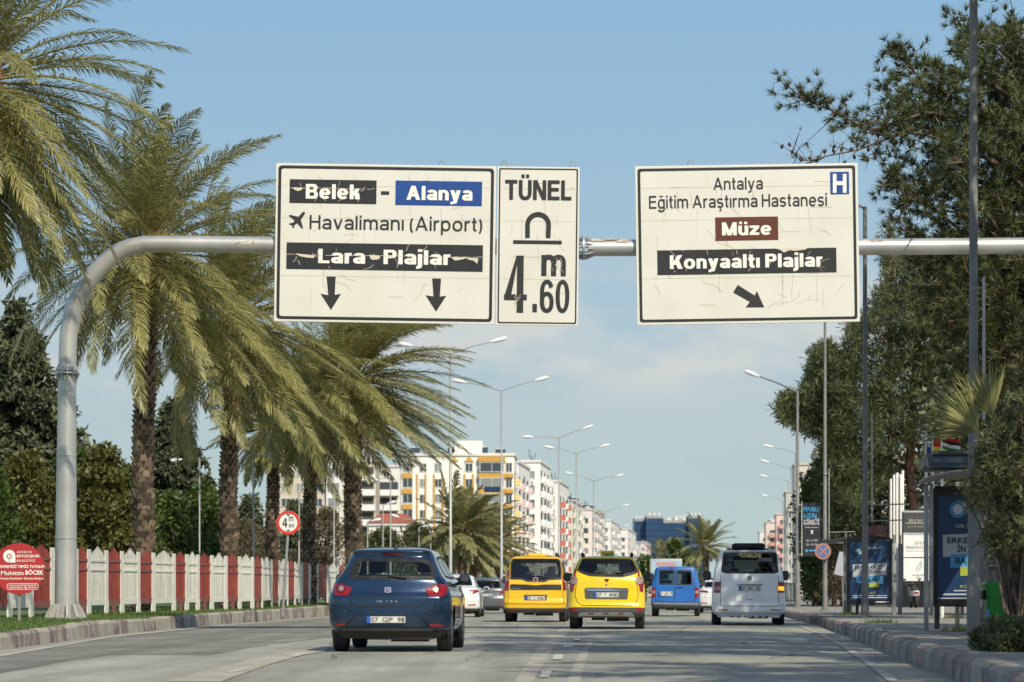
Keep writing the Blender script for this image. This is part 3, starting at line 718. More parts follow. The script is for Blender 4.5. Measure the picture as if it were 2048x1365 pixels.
q = P(565,1213,70); k = 70/FPX
hs = thing('height_limit_sign', 'round white height limit sign with a red ring on a leaning steel pole', 'traffic sign', (q.x, q.y, verge_z(70)-.03))
o = Vector(hs.location); top = P(575,1080,70) - o; c = P(577,1046,70) - o
mb = MB(); mb.tube([(0,0,-.1), tuple(top), tuple(c + Vector((0,0,.2)))], .042, 10); mb.build('pole', MT['galv_dull'], hs, 60)
cy = c.y - .06
mb = MB(); mb.lathe([(.335,-.012),(.335,.012)], 40, 'y', (c.x, cy, c.z)); mb.build('disc', MT['white'], hs, 30)
circ = lambda r: [(c.x + r*math.cos(2*math.pi*i/40), c.z + r*math.sin(2*math.pi*i/40)) for i in range(40)]
mb = MB(); mb.ring(circ(.333), circ(.255), cy-.016); mb.build('border', MT['red_ring'], hs)
zz = lambda x, y: (c.x + (x/3.938+540-577.5)*k, c.z - (y/3.938+840-1044.5)*k)
mb = MB()
def t2(b, x0, x1, yb, yc, bold):
    a = zz(x0,yb); d = zz(x1,yc); mb.text(b, a[0], d[0], a[1], (d[1]-a[1])*(1 if b != 'm' else 1.33), cy-.017, stroke=(.2,.14) if b != '.' else None)
t2('4',100,141,840,770,.03); t2('m',152,188,793,756,.02); t2('60',155,194,842,814,.02); t2('.',146,151,842,814,.02)
mb.build('lettering', MT['sign_ink'], hs)
mb = MB()
for pts in ([(130,738),(167,738),(148,754)],[(130,872),(167,872),(148,858)]): mb.add([(u,cy-.018,v) for u,v in [zz(*p) for p in pts]], [(0,1,2)])
mb.build('arrow_mark', MT['sign_ink'], hs)
# ------------------------------------------------------------------ vehicles
def paint(name, col, metal=0.0, rough=0.32, dirt=0.06): return M(name, col, rough, metal, var=dirt, scale=1.6, coat=0.8, bump=0.0)
MT['tyre'] = M('tyre rubber', (0.025,0.025,0.025), 0.85, var=0.2, scale=8)
MT['rim'] = M('alloy rim', (0.35,0.35,0.36), 0.4, 0.6)
MT['lamp_red'] = M('red lamp lens', (0.26,0.008,0.012), 0.12, coat=0.6)
MT['lamp_dark'] = M('dark red lamp lens', (0.14,0.006,0.010), 0.12, coat=0.6)
MT['lamp_clear'] = M('clear lamp lens', (0.34,0.24,0.21), 0.35, coat=0.6)
MT['lamp_amber'] = M('lit amber indicator', (1.0,0.42,0.02), 0.3, emit=1.4)
MT['lamp_lit'] = M('lit brake lamp', (0.9,0.05,0.02), 0.3, emit=0.8)
MT['reflector'] = M('red reflector', (0.30,0.02,0.02), 0.3)
MT['chrome'] = M('bright trim', (0.62,0.62,0.62), 0.18, 0.9)
MT['plate'] = M('number plate', (0.66,0.65,0.60), 0.5)
MT['plate_blue'] = M('number plate blue', (0.02,0.10,0.42), 0.5)
MT['trim'] = M('grey plastic trim', (0.075,0.077,0.08), 0.6, var=0.15, scale=5)
MT['silver'] = M('silver trim', (0.50,0.50,0.50), 0.4, 0.4)
MT['cabin'] = M('cabin lining', (0.035,0.036,0.038), 0.9)
MT['seat'] = M('seat fabric', (0.03,0.03,0.033), 0.9)
MT['glass_light'] = glass('clear car glass', (0.80,0.86,0.80), 0.06)
MT['glass_dark'] = glass('tinted car glass', (0.20,0.22,0.21), 0.06)
MT['glass_black'] = glass('privacy glass', (0.06,0.065,0.07), 0.06)
MT['seam'] = M('panel gap', (0.012,0.012,0.013), 0.8)
MT['spark'] = M('badge', (0.60,0.60,0.60), 0.25, 0.8)

class Car:
    def __init__(s, name, label, cat, loc, rotz, rows, body, wheels, group=None, wr=0.30, tw=0.2, low=None, lowmat='trim', nosebow=0.25, zmap=None, arch=True):
        s.root = thing(name, label, cat, loc, rotz, group); s.rows = rows; s.body = body
        s.wheels, s.wr, s.tw, s.low, s.lowmat, s.nosebow, s.zmap = wheels, wr, tw, low, lowmat, nosebow, zmap
        s.rear_holes, s.side_holes, s.front_holes, s.arch = [], [], [], arch
    def row(s, z):
        r = s.rows; z = min(max(z, r[0][0]), r[-1][0])
        for i in range(len(r)-1):
            if z <= r[i+1][0]:
                t = (z - r[i][0])/(r[i+1][0]-r[i][0]); o = []
                for j in range(1, 6):
                    h = r[i+1][0]-r[i][0]; m0 = m1 = (r[i+1][j]-r[i][j])/h
                    def lim(a, b): return 0 if a*b <= 0 else 2*a*b/(a+b)
                    if i > 0: m0 = lim((r[i][j]-r[i-1][j])/(r[i][0]-r[i-1][0]), m0)
                    if i < len(r)-2: m1 = lim((r[i+2][j]-r[i+1][j])/(r[i+2][0]-r[i+1][0]), m1)
                    o.append((2*t**3-3*t*t+1)*r[i][j] + (t**3-2*t*t+t)*h*m0 + (-2*t**3+3*t*t)*r[i+1][j] + (t**3-t*t)*h*m1)
                return o
    def ry(s, x, z, o=0.0):
        w, yr, bow, rc, yf = s.row(z); x = max(-w+.002, min(w-.002, x)); a = abs(x)
        y = yr + bow*(x/w)**2
        if a > w-rc: y += (rc - math.sqrt(max(0, rc*rc-(a-(w-rc))**2)))
        return Vector((x, y-o, z))
    def sx(s, y, z, sg, o=0.0):
        w, yr, bow, rc, yf = s.row(z); t = max(0, (y-1.8)/2.4); return Vector((sg*(w*(1-.07*t*t)+o), y, z))
    def fy(s, x, z, o=0.0):
        w, yr, bow, rc, yf = s.row(z); return Vector((x, yf - s.nosebow*(x/w)**2 + o, z))
    def ring(s, z):
        w, yr, bow, rc, yf = s.row(z); pts = []; tags = []
        nx = 30
        for i in range(-nx, nx+1):
            u = i/nx; x = math.copysign(math.sin(abs(u)*math.pi/2)**.9 if abs(u) < 1 else 1, u)*w*.9995
            pts.append(tuple(s.ry(x, z))); tags.append('r')
        y0 = pts[-1][1]; fyy = s.fy(w*.8, z)[1]
        ny = 46
        for i in range(1, ny):
            y = y0 + (fyy-y0)*i/ny; pts.append(tuple(s.sx(y, z, 1))); tags.append('s+')
        for i in range(13):
            x = w*(.86-1.72*i/12); q = s.fy(x, z); pts.append(tuple(q)); tags.append('f')
        for i in range(ny-1, 0, -1):
            y = y0 + (fyy-y0)*i/ny; pts.append(tuple(s.sx(y, z, -1))); tags.append('s-')
        return pts, tags
    def make_body(s):
        zs = []; z = s.rows[0][0]; zt = s.rows[-1][0]
        while z < zt-1e-4:
            zs.append(z); z += 0.028 if z < zt-.1 else .012
        zs.append(zt)
        rings = [s.ring(z) for z in zs]; n = len(rings[0][0]); tg = rings[0][1]
        mb = MB(); lo = MB(); vs = [p for r in rings for p in r[0]]; F = []; Fl = []
        def inside(poly, u, v):
            c = False; m = len(poly)
            for i in range(m):
                (x1, y1), (x2, y2) = poly[i], poly[i-1]
                if (y1 > v) != (y2 > v) and u < (x2-x1)*(v-y1)/(y2-y1)+x1: c = not c
            return c
        for i in range(len(zs)-1):
            for k in range(n):
                q = [i*n+k, i*n+(k+1)%n, (i+1)*n+(k+1)%n, (i+1)*n+k]
                c = sum((Vector(vs[j]) for j in q), Vector())/4; t = tg[k]
                if t == 'r' and tg[(k+1)%n] == 'r' and any(inside(p, c.x, c.z) for p in s.rear_holes): continue
                if t[0] == 's' and any(inside(p, c.y, c.z) for p in s.side_holes): continue
                if t == 'f' and any(inside(p, c.x, c.z) for p in s.front_holes): continue
                if s.arch and abs(c.x) > .45 and any((c.y-wy)**2+(c.z-s.wr)**2 < (s.wr+.05)**2 for wy in s.wheels): continue
                (Fl if s.low and c.z < s.low(c) else F).append(q)
        F.append([(len(zs)-1)*n+k for k in range(n)]); Fl2 = [[k for k in range(n)][::-1]]
        def part(faces, name, mat):
            used = sorted({i for f in faces for i in f}); mp = {j: i for i, j in enumerate(used)}
            MB().add([vs[j] for j in used], [[mp[j] for j in f] for f in faces]).build(name, mat, s.root, 38)
        part(F, 'body', s.body); part(Fl2, 'underbody', MT['black'])
        if Fl: part(Fl, 'bumper', MT[s.lowmat])
        # dark wheel housings and floor pan
        w = s.row(s.wr+.1)[0]
        mb = MB(); mb.box((0, (s.wheels[0]+s.wheels[1])/2, s.rows[0][0]+.06), (2*w-.5, s.wheels[1]-s.wheels[0]+1.0, .10))
        mb.tube([(-w+.1, s.wheels[0], s.wr), (w-.1, s.wheels[0], s.wr)], .05, 8)
        mb.box((.25, .55, s.rows[0][0]-.02), (.5,.35,.12)); mb.box((-.2, .9, s.rows[0][0]-.01), (.3,.5,.10))
        mb.build('chassis', MT['black'], s.root)
        for sg in (-1, 1):
            for wy in s.wheels:
                mb = MB(); r = s.wr+.05
                mb.add([(sg*(w-.02), wy+r*math.cos(a), s.wr+r*math.sin(a)) for a in [R(v) for v in range(-10,191,20)]] + [(sg*(w-.30), wy+r*math.cos(a), s.wr+r*math.sin(a)) for a in [R(v) for v in range(-10,191,20)]], [[i, i+1, 12+i, 11+i] for i in range(10)] + [list(range(11,22))])
                mb.build('wheel_housing', MT['black'], s.root)
                s.wheel(sg, wy, w)
    def wheel(s, sg, wy, w):
        r, t = s.wr, s.tw; xo = (w-.012); c = (sg*(xo-t/2), wy, r)
        pr = [(r*.62,-t/2+.012),(r*.80,-t/2),(r*.93,-t/2+.006),(r*.985,-t/2+.03),(r,-t/2+.05),(r,-t*.17),(r-.010,-t*.165),(r-.010,-t*.135),(r,-t*.13),(r,t*.13),(r-.010,t*.135),(r-.010,t*.165),(r,t*.17),(r,t/2-.05),(r*.985,t/2-.03),(r*.93,t/2-.006),(r*.80,t/2),(r*.62,t/2-.012)]
        wh = MB().lathe(pr, 28, 'x', c).build('wheel', MT['tyre'], s.root, 40)
        mb = MB(); mb.lathe([(r*.64, -.01),(r*.60,.012),(r*.3,.004),(r*.12,.012)], 20, 'x', (c[0]+sg*(t/2-.02), wy, r))
        mb.build('rim', MT['rim'], wh, 40)
    # patches laid on the body surface -------------------------------------------------
    def patch(s, poly, mat, name, o=.006, fn=None, skirt=.02, parent=None, rad=0.0, grid=.06):
        fn = fn or s.ry
        if rad: poly = rounded(poly, rad, 4)
        q = []
        for a, b in zip(poly, poly[1:]+poly[:1]):
            A, B = Vector(a), Vector(b); n = max(1, int((B-A).length/.05))
            q += [A.lerp(B, i/n) for i in range(n)]
        m = len(q); x0 = min(p.x for p in q); x1 = max(p.x for p in q); z0 = min(p.y for p in q); z1 = max(p.y for p in q)
        inner = []
        u = x0+grid/2
        while u < x1:
            v = z0+grid/2
            while v < z1: inner.append(Vector((u, v))); v += grid
            u += grid
        vs, _, fs, ov, _, _ = delaunay_2d_cdt(q+inner, [], [list(range(m))], 1, 1e-5)
        mb = MB(); mb.add([fn(p.x, p.y, o) for p in vs], [list(f) for f in fs])
        if skirt:
            e = {}
            for f in fs:
                for a, b in zip(f, list(f[1:])+[f[0]]): e[(a,b)] = 1
            for (a, b) in list(e):
                if (b, a) not in e:
                    mb.add([fn(vs[a].x, vs[a].y, o), fn(vs[b].x, vs[b].y, o), fn(vs[b].x, vs[b].y, o-skirt), fn(vs[a].x, vs[a].y, o-skirt)], [(1,0,3,2)])
        return mb.build(name, MT[mat] if isinstance(mat, str) else mat, parent or s.root, 50)
    def z(s, pts): return [s.zmap(*p) for p in pts]
    def strip(s, pts, w, mat, name, o=.004, fn=None, parent=None):
        fn = fn or s.ry; mb = MB(); q = []
        for a, b in zip(pts, pts[1:]):
            A, B = Vector(a), Vector(b); n = max(1, int((B-A).length/.04)); q += [A.lerp(B, i/n) for i in range(n)]
        q.append(Vector(pts[-1])); vs = []
        for i, p in enumerate(q):
            t = q[min(i+1,len(q)-1)] - q[max(i-1,0)]; u = Vector((-t.y, t.x)).normalized()*w/2
            vs += [fn(p.x+u.x, p.y+u.y, o), fn(p.x-u.x, p.y-u.y, o)]
        mb.add(vs, [[2*i, 2*i+1, 2*i+3, 2*i+2] for i in range(len(q)-1)])
        return mb.build(name, MT[mat], parent or s.root)
    def window(s, poly, gl, name='rear_window', frit=.055, rad=.06, fn=None, kind='rear'):
        fn = fn or s.ry
        out = rounded(poly, rad, 5); c = sum((Vector(p) for p in out), Vector((0,0)))/len(out)
        def shrink(k):
            r = []; n = len(out)
            for i in range(n):
                t = (Vector(out[(i+1)%n]) - Vector(out[i-1])).normalized(); nn = Vector((-t.y, t.x)); p = Vector(out[i])
                if (c-p).dot(nn) < 0: nn = -nn
                r.append(tuple(p + nn*k))
            return r
        inn = shrink(frit); hole = shrink(frit*.5)
        {'rear': s.rear_holes, 'front': s.front_holes, 'side': s.side_holes}[kind].append(hole)
        w = s.patch(out, gl, name, .006, fn, .012)
        mb = MB(); n = len(out)
        def dens(p):
            o = []
            for a, b in zip(p, p[1:]+p[:1]):
                for i in range(4): o.append(tuple(Vector(a).lerp(Vector(b), i/4)))
            return o
        A, B = dens(out), dens(inn); n = len(A)
        mb.add([fn(p[0], p[1], .009) for p in A] + [fn(p[0], p[1], .009) for p in B], [[i,(i+1)%n,n+(i+1)%n,n+i] for i in range(n)])
        mb.build('black_border', MT['black'], w)
        return w
    def plate(s, x0, x1, z0, z1, txt):
        y = s.ry((x0+x1)/2, (z0+z1)/2).y - .016
        mb = MB(); mb.bbox(((x0+x1)/2, y, (z0+z1)/2), (x1-x0, .012, z1-z0), .004); p = mb.build('number_plate', MT['plate'], s.root)
        W = x1-x0; MB().box((x0+W*.055, y-.0065, (z0+z1)/2), (W*.10, .004, (z1-z0)*.94)).build('country_band', MT['plate_blue'], p)
        for body, a, b in txt:
            mb = MB(); mb.text(body, x0+W*a, x0+W*b, z0+(z1-z0)*.17, (z1-z0)*.66, y-.009, .012); mb.build('lettering', MT['sign_ink'], p)
        MB().ring(rect(x0,x1,z0,z1), rect(x0+.007,x1-.007,z0+.007,z1-.007), y-.0075).build('rim', MT['dark'], p)
        return p
    def lettering(s, txt, x0, x1, zb, cap, mat='spark', bold=0.0, o=.010):
        mb = MB(); mb.text(txt, x0, x1, zb, cap, 0, bold, fn=lambda u, v: s.ry(u, v, o)); return mb.build('lettering', MT[mat], s.root)
    def mirrors(s, y, z, w, sz=(.20,.10,.15), mat=None, caps=None):
        for sg in (-1, 1):
            mb = MB(); c = Vector((sg*(w+.10), y, z)); bm = bmesh.new(); bmesh.ops.create_uvsphere(bm, u_segments=14, v_segments=10, radius=.5)
            for v in bm.verts:
                q = v.co; f = lambda t: math.copysign(abs(2*t)**.7, t)/2
                v.co = Vector((f(q.x)*sz[0], f(q.y)*sz[1], f(q.z)*sz[2]))
            bm.verts.index_update(); mb.add([v.co+c for v in bm.verts], [[v.index for v in f.verts] for f in bm.faces]); bm.free()
            mb.tube([c+Vector((-sg*.02,0,-.05)), (sg*(w-.05), y+.05, z-.10)], [.03,.025], 6)
            m = mb.build('mirror', mat or s.body, s.root, 60)
            q = MB(); q.plate(rounded(rect(c.x-sz[0]*.36, c.x+sz[0]*.36, z-sz[2]*.36, z+sz[2]*.36), .03), y-sz[1]/2-.004, y-sz[1]*.3); q.build('mirror_glass', MT['dark'], m)
    def seats(s, y, z, xs, w=.42, bench=None):
        for x in xs:
            mb = MB(); mb.bbox((x, y, z), (w, .12, .56), .05); st = mb.build('seat', MT['seat'], s.root, 50)
            mb = MB(); mb.bbox((x, y-.02, z+.40), (.25, .10, .19), .045); mb.tube([(x-.05,y,z+.25),(x-.05,y,z+.34)], .008, 6); mb.build('headrest', MT['seat'], st, 50)
        if bench:
            mb = MB(); mb.bbox((0, bench[0], bench[1]-.2), (bench[2], .12, .45), .05); b = mb.build('seat', MT['seat'], s.root, 50)
            for x in (-.42,.42):
                MB().bbox((x, bench[0], bench[1]+.10), (.24,.09,.14), .04).build('headrest', MT['seat'], b, 50)

def zm(zs, zo, cx, bot, k):                       # close-up pixel -> car's own x, z
    return lambda x, y: ((x/zs + zo[0] - cx)/k, (bot - (y/zs + zo[1]))/k)
def head(vp): return -math.atan((vp-1024)/FPX)
def road_at(px, d): q = P(px, 1200, d); return (q.x, q.y, 0.0)

# --- blue hatchback
k = FPX/33.8
c = Car('hatchback_car', 'dark blue hatchback with red tail lamps and a roof aerial', 'car', road_at(777, 33.8), head(1235),
    [(.22,.70,.16,.10,.14,3.85),(.28,.785,.08,.12,.17,3.95),(.36,.825,.03,.12,.18,4.02),(.50,.84,.0,.12,.18,4.05),(.66,.845,.0,.12,.18,4.05),(.735,.842,.0,.12,.18,4.02),(.775,.832,.025,.12,.17,3.98),(.81,.815,.06,.125,.16,3.94),(.90,.79,.085,.13,.15,3.85),(.97,.76,.10,.13,.15,3.6),(1.03,.715,.13,.13,.16,3.05),(1.09,.675,.19,.13,.16,2.85),(1.24,.60,.31,.12,.15,2.45),(1.33,.565,.385,.11,.13,2.2),(1.355,.555,.36,.10,.12,2.12),(1.385,.53,.37,.09,.12,2.0),(1.412,.475,.50,.08,.12,1.85),(1.43,.38,.70,.06,.10,1.7),(1.442,.22,.95,.03,.08,1.5)],
    paint('deep blue metallic paint', (0.014,0.042,0.094), 0.5, 0.2, 0.2), (.72,3.19), wr=.30, tw=.205, zmap=zm(4.096,(600,1040),779.5,1305.5,k),
    low=lambda q: .30 if q.y < .6 else .0, lowmat='black')
z = c.zmap
c.window(c.z([(425,345),(470,305),(1000,312),(1075,345),(1108,420),(1112,492),(395,490),(400,430)]), 'glass_light', frit=.055, rad=.09)
c.window([(-.64,.90),(.64,.90),(.54,1.38),(-.54,1.38)], 'glass_light', 'windscreen', .04, .05, c.fy, 'front')
for sg in (-1, 1):
    c.window([(.80,1.02),(1.0,1.30),(1.75,1.33),(1.75,1.0)], 'glass_light', 'side_window', .03, .04, lambda y, zz, o, sg=sg: c.sx(y, zz, sg, o), 'side')
    c.window([(1.82,1.0),(1.82,1.33),(2.35,1.29),(2.75,1.02)], 'glass_light', 'side_window', .03, .04, lambda y, zz, o, sg=sg: c.sx(y, zz, sg, o), 'side')
c.make_body(); c.seats(1.95, .79, (-.33,.36), .42, (1.15,.86,1.1))
MB().bbox((0,2.5,.86),(1.25,.4,.2),.05).build('dashboard', MT['cabin'], c.root, 50)
MB().bbox((.12,2.28,1.26),(.25,.03,.07),.015).build('rear_view_mirror', MT['black'], c.root, 50)
for pts, cc in (([(276,525),(330,520),(428,558),(418,585),(395,622),(283,622),(270,570)],(336,561)), ([(1198,528),(1140,528),(1030,562),(1042,590),(1062,628),(1195,628),(1206,575)],(1118,567))):
    l = c.patch(c.z(pts), 'lamp_red', 'tail_lamp', .012, rad=.03)
    a = z(*cc); ring = lambda r: [(a[0]+r*math.cos(t), a[1]+r*math.sin(t)) for t in [2*math.pi*i/20 for i in range(20)]]
    c.patch(ring(.072), 'lamp_dark', 'lamp_surround', .016, parent=l, skirt=.006); c.patch(ring(.036), 'lamp_clear', 'reversing_lamp', .022, parent=l, skirt=.008)
c.strip(c.z([(398,628),(430,690),(470,712),(985,712),(1025,690),(1058,632)]), .012, 'seam', 'tailgate_gap')
c.strip(c.z([(365,505),(385,560)]), .010, 'seam', 'tailgate_gap'); c.strip(c.z([(1110,500),(1090,545)]), .010, 'seam', 'tailgate_gap')
c.strip(c.z([(400,628),(1055,633)]), .008, 'seam', 'crease_shade', .002)  # the crease's shade painted on as a thin dark strip
recess = paint('sky lit blue paint', (0.016,0.042,0.09), 0.3, 0.3, 0.2)
c.patch(c.z([(380,872),(455,802),(490,790),(960,792),(995,806),(1065,880)]), recess, 'plate_recess', .010, rad=.02)
c.strip(c.z([(378,868),(452,797),(488,785),(962,787),(998,800),(1068,874)]), .018, 'seam', 'recess_edge', .012)
c.patch(c.z([(278,852),(378,848),(372,868),(300,872)]), 'reflector', 'reflector', .010, rad=.01); c.patch(c.z([(1068,855),(1178,862),(1172,878),(1075,878)]), 'reflector', 'reflector', .010, rad=.01)
c.patch(c.z([(345,885),(1100,888),(1085,915),(330,912)]), 'trim', 'bumper_insert', .012, rad=.015)
c.patch(c.z([(290,915),(1175,918),(1150,968),(1080,985),(380,975),(320,955)]), 'black', 'lower_bumper', .006, rad=.03)
a = z(555,848); b = z(878,788); c.plate(a[0], b[0], a[1], b[1], (('07',.12,.30),('GJP',.40,.67),('98',.79,.97)))
c.patch(c.z([(667,270),(835,276),(833,290),(667,288)]), 'lamp_dark', 'brake_lamp', .012, rad=.01)
l = c.patch(c.z([(700,553),(752,553),(752,596),(700,596)]), 'spark', 'badge', .010, rad=.012)
for q in ([(706,562),(746,560),(746,565),(706,569)], [(706,573),(746,571),(746,577),(706,579)], [(706,584),(746,582),(746,588),(706,590)]): c.patch(c.z(q), 'dark', 'badge_mark', .014, parent=l, skirt=.003)
for ch, x in zip('IBIZA', (640,672,720,758,800)):
    a = z(x-(6 if ch == 'I' else 14) , 676); b = z(x+(6 if ch == 'I' else 14), 660)
    if ch == 'I': a = (z(x-3,676)[0], a[1]); b = (z(x+3,660)[0], b[1])
    c.lettering(ch, a[0], b[0], a[1], b[1]-a[1], 'spark', 0.01)
for q in ((375,748),(590,758),(845,762),(1075,765)):
    a = z(*q); c.patch([(a[0]+.012*math.cos(t), a[1]+.012*math.sin(t)) for t in [R(v) for v in range(0,360,45)]], 'dark', 'parking_sensor', .006, skirt=.003)
mb = MB(); a = z(730,462); b = z(880,476); p0 = c.ry(*a, .03); p1 = c.ry(*b, .035); mb.tube([p0, p1], .010, 6); mb.tube([c.ry(*z(735,468), .0), p0], .016, 6); mb.build('wiper', MT['black'], c.root, 60)
mb = MB(); p = Vector((z(762,255)[0], .62, 1.415)); mb.lathe([(.035,0),(.03,.03),(.012,.06)], 10, 'z', p); mb.tube([p+Vector((0,0,.05)), p+Vector((.0,-.10,.27))], .006, 6); mb.build('aerial', MT['black'], c.root, 60)
c.mirrors(2.28, 1.02, .79, (.165,.10,.125))
for sg in (-1, 1):
    c.strip([(1.78,.36),(1.78,.98)], .012, 'seam', 'door_gap', .003, lambda y, zz, o, sg=sg: c.sx(y, zz, sg, o))
    MB().bbox(tuple(c.sx(1.62,.90,sg,.02)), (.03,.16,.03), .01).build('door_handle', c.body, c.root, 50)

# --- yellow people-carrier taxi
k = FPX/56.4
c = Car('taxi_car', 'bright lemon yellow taxi with black lower cladding and a silver skid plate', 'taxi', road_at(1213, 56.4), head(1300),
    [(.26,.72,.14,.10,.14,4.2),(.32,.82,.06,.12,.16,4.35),(.42,.865,.0,.12,.18,4.42),(.52,.872,.0,.12,.18,4.45),(.60,.872,.03,.12,.18,4.45),(.80,.87,.05,.12,.18,4.40),(1.0,.855,.07,.12,.18,4.1),(1.12,.83,.09,.12,.18,3.4),(1.25,.785,.15,.12,.18,3.1),(1.45,.70,.27,.11,.16,2.75),(1.57,.645,.35,.10,.14,2.5),(1.60,.625,.33,.10,.14,2.45),(1.63,.58,.36,.08,.12,2.3),(1.655,.48,.55,.06,.12,2.1),(1.672,.28,.9,.03,.1,1.8)],
    paint('taxi yellow paint', (0.84,0.58,0.004), 0.0, 0.3, 0.03), (.80,3.61), wr=.315, tw=.215, zmap=zm(3.303,(980,1060),1213,1258.5,k),
    low=lambda q: .475 if q.y < .75 else .44, lowmat='trim')
z = c.zmap
c.window(c.z([(608,186),(935,190),(960,235),(978,280),(940,296),(870,312),(660,304),(610,288),(574,268),(590,225)]), 'glass_dark', frit=.06, rad=.05)
c.window([(-.62,1.08),(.62,1.08),(.52,1.55),(-.52,1.55)], 'glass_light', 'windscreen', .04, .05, c.fy, 'front')
for sg in (-1, 1):
    for q in ([(.55,1.20),(.75,1.52),(1.25,1.55),(1.25,1.14)], [(1.32,1.13),(1.32,1.56),(2.15,1.56),(2.15,1.10)], [(2.22,1.10),(2.22,1.55),(2.6,1.5),(3.0,1.12)]):
        c.window(q, 'glass_dark', 'side_window', .03, .04, lambda y, zz, o, sg=sg: c.sx(y, zz, sg, o), 'side')
c.make_body(); c.seats(2.3, 1.02, (-.38,.38), .45, (1.3,1.2,1.15))
for sg in (-1, 1):
    cx = 770; f = lambda x: cx + sg*(x-cx)
    l = c.patch(c.z([(f(968),248),(f(982),262),(f(990),300),(f(1018),345),(f(1010),412),(f(990),404),(f(985),368),(f(966),340),(f(978),292)]), 'lamp_red', 'tail_lamp', .012, rad=.012)
    a = z(f(987), 330); c.patch([(a[0]+.085*math.cos(t), a[1]+.092*math.sin(t)) for t in [2*math.pi*i/20 for i in range(20)]], 'lamp_clear', 'lamp_lens', .018, parent=l, skirt=.012)
    c.patch(c.z([(f(965),517),(f(1010),514),(f(1012),534),(f(970),536)]), 'reflector', 'reflector', .008, rad=.01)
c.patch(c.z([(736,168),(818,168),(818,181),(736,181)]), 'lamp_dark', 'brake_lamp', .012)
l = c.patch(c.z([(632,380),(908,383),(915,392),(908,456),(630,452),(624,390)]), 'trim', 'plate_surround', .014, rad=.02)
c.patch(c.z([(634,388),(904,392),(900,404),(640,400)]), 'chrome', 'chrome_strip', .022, parent=l, rad=.01)
for ch, x in zip('LODGY', (725,748,770,792,813)): a = z(x-6,386); b = z(x+6,378); c.lettering(ch, a[0], b[0], a[1], b[1]-a[1], 'spark', .01, .016)
a = z(686,446); b = z(852,410); c.plate(a[0], b[0], a[1], b[1], (('07',.12,.30),('T',.42,.48),('4985',.60,.97)))
c.patch(c.z([(755,322),(787,322),(783,333),(771,346),(759,333)]), 'lamp_dark', 'badge', .010, rad=.005); 
a = z(769,362); c.patch([(a[0]+.02*math.cos(t), a[1]+.02*math.sin(t)) for t in [R(v) for v in range(0,360,40)]], 'dark', 'lock', .008, skirt=.004)
c.strip(c.z([(556,300),(572,330),(560,430),(575,475),(610,498),(930,500),(965,478),(980,430),(968,340),(985,300)]), .012, 'seam', 'tailgate_gap')
c.strip(c.z([(545,512),(1000,514)]), .012, 'seam', 'bumper_gap')
l = c.patch(c.z([(600,544),(930,544),(952,560),(950,576),(900,570),(640,568),(582,572),(582,556)]), 'silver', 'skid_plate', .02, rad=.015)
for x in (668,765,862): c.patch(c.z([(x-18,549),(x+18,549),(x+18,558),(x-18,558)]), 'reflector', 'reflector', .024, parent=l, skirt=.004)
mb = MB(); mb.tube([c.ry(*z(770,294), .03), c.ry(*z(885,296), .035)], .010, 6); mb.build('wiper', MT['black'], c.root, 60)
for sg in (-1, 1):
    mb = MB(); mb.tube([(sg*.55,.55,1.62),(sg*.56,.62,1.71),(sg*.57,.9,1.725),(sg*.57,2.4,1.725),(sg*.56,2.6,1.66)], [.035,.035,.022,.022,.022], 8); mb.build('roof_rail', MT['black'], c.root, 60)
mb = MB(); mb.add([(-.17,1.3,1.655),(.17,1.3,1.655),(.17,1.5,1.655),(-.17,1.5,1.655),(-.145,1.34,1.80),(.145,1.34,1.80),(.145,1.46,1.80),(-.145,1.46,1.80)], [(0,3,2,1),(4,5,6,7),(0,1,5,4),(1,2,6,5),(2,3,7,6),(3,0,4,7)])
t = mb.build('taxi_sign', M('taxi roof sign', (0.75,0.60,0.03), 0.4), c.root)
MB().text('TAKSİ', -.125, .125, 1.68, .075, 0, .02, fn=lambda u, v: Vector((u, 1.292+(v-1.655)*.276, v))).build('lettering', MT['sign_ink'], t)
c.mirrors(3.05, 1.20, .86, (.24,.14,.20), MT['black'])

# --- older orange-yellow van taxi
k = FPX/71
c = Car('taxi_car', 'orange yellow van taxi with tall vertical tail lamps and a dark strip above its plate', 'taxi', road_at(1069.5, 71), head(1290),
    [(.26,.74,.12,.08,.12,4.0),(.34,.85,.03,.08,.14,4.15),(.45,.895,.0,.08,.15,4.2),(.58,.90,.0,.08,.15,4.22),(.66,.898,.05,.08,.14,4.22),(.85,.895,.07,.08,.14,4.1),(1.05,.885,.09,.08,.14,3.7),(1.2,.865,.12,.08,.15,3.3),(1.4,.82,.17,.08,.15,3.1),(1.65,.75,.23,.08,.14,2.8),(1.78,.715,.26,.07,.12,2.55),(1.82,.69,.22,.07,.12,2.45),(1.86,.63,.25,.06,.12,2.3),(1.885,.50,.45,.04,.1,2.1),(1.90,.3,.8,.03,.1,1.8)],
    paint('orange taxi paint', (0.84,0.49,0.006), 0.0, 0.32, 0.04), (.75,3.33), wr=.32, tw=.21, zmap=zm(3.303,(980,1060),1069.5,1241.5,k),
    low=lambda q: .40 if q.y < .75 else .36, lowmat='trim')
z = c.zmap
c.window(c.z([(150,180),(450,181),(470,200),(474,318),(392,320),(362,334),(245,332),(212,318),(130,316),(134,200)]), 'glass_dark', frit=.05, rad=.04)
c.window([(-.66,1.15),(.66,1.15),(.58,1.75),(-.58,1.75)], 'glass_light', 'windscreen', .04, .05, c.fy, 'front')
for sg in (-1, 1):
    for q in ([(.5,1.2),(.55,1.68),(1.35,1.72),(1.35,1.18)], [(2.2,1.16),(2.2,1.7),(2.6,1.66),(3.05,1.2)]):
        c.window(q, 'glass_dark', 'side_window', .03, .04, lambda y, zz, o, sg=sg: c.sx(y, zz, sg, o), 'side')
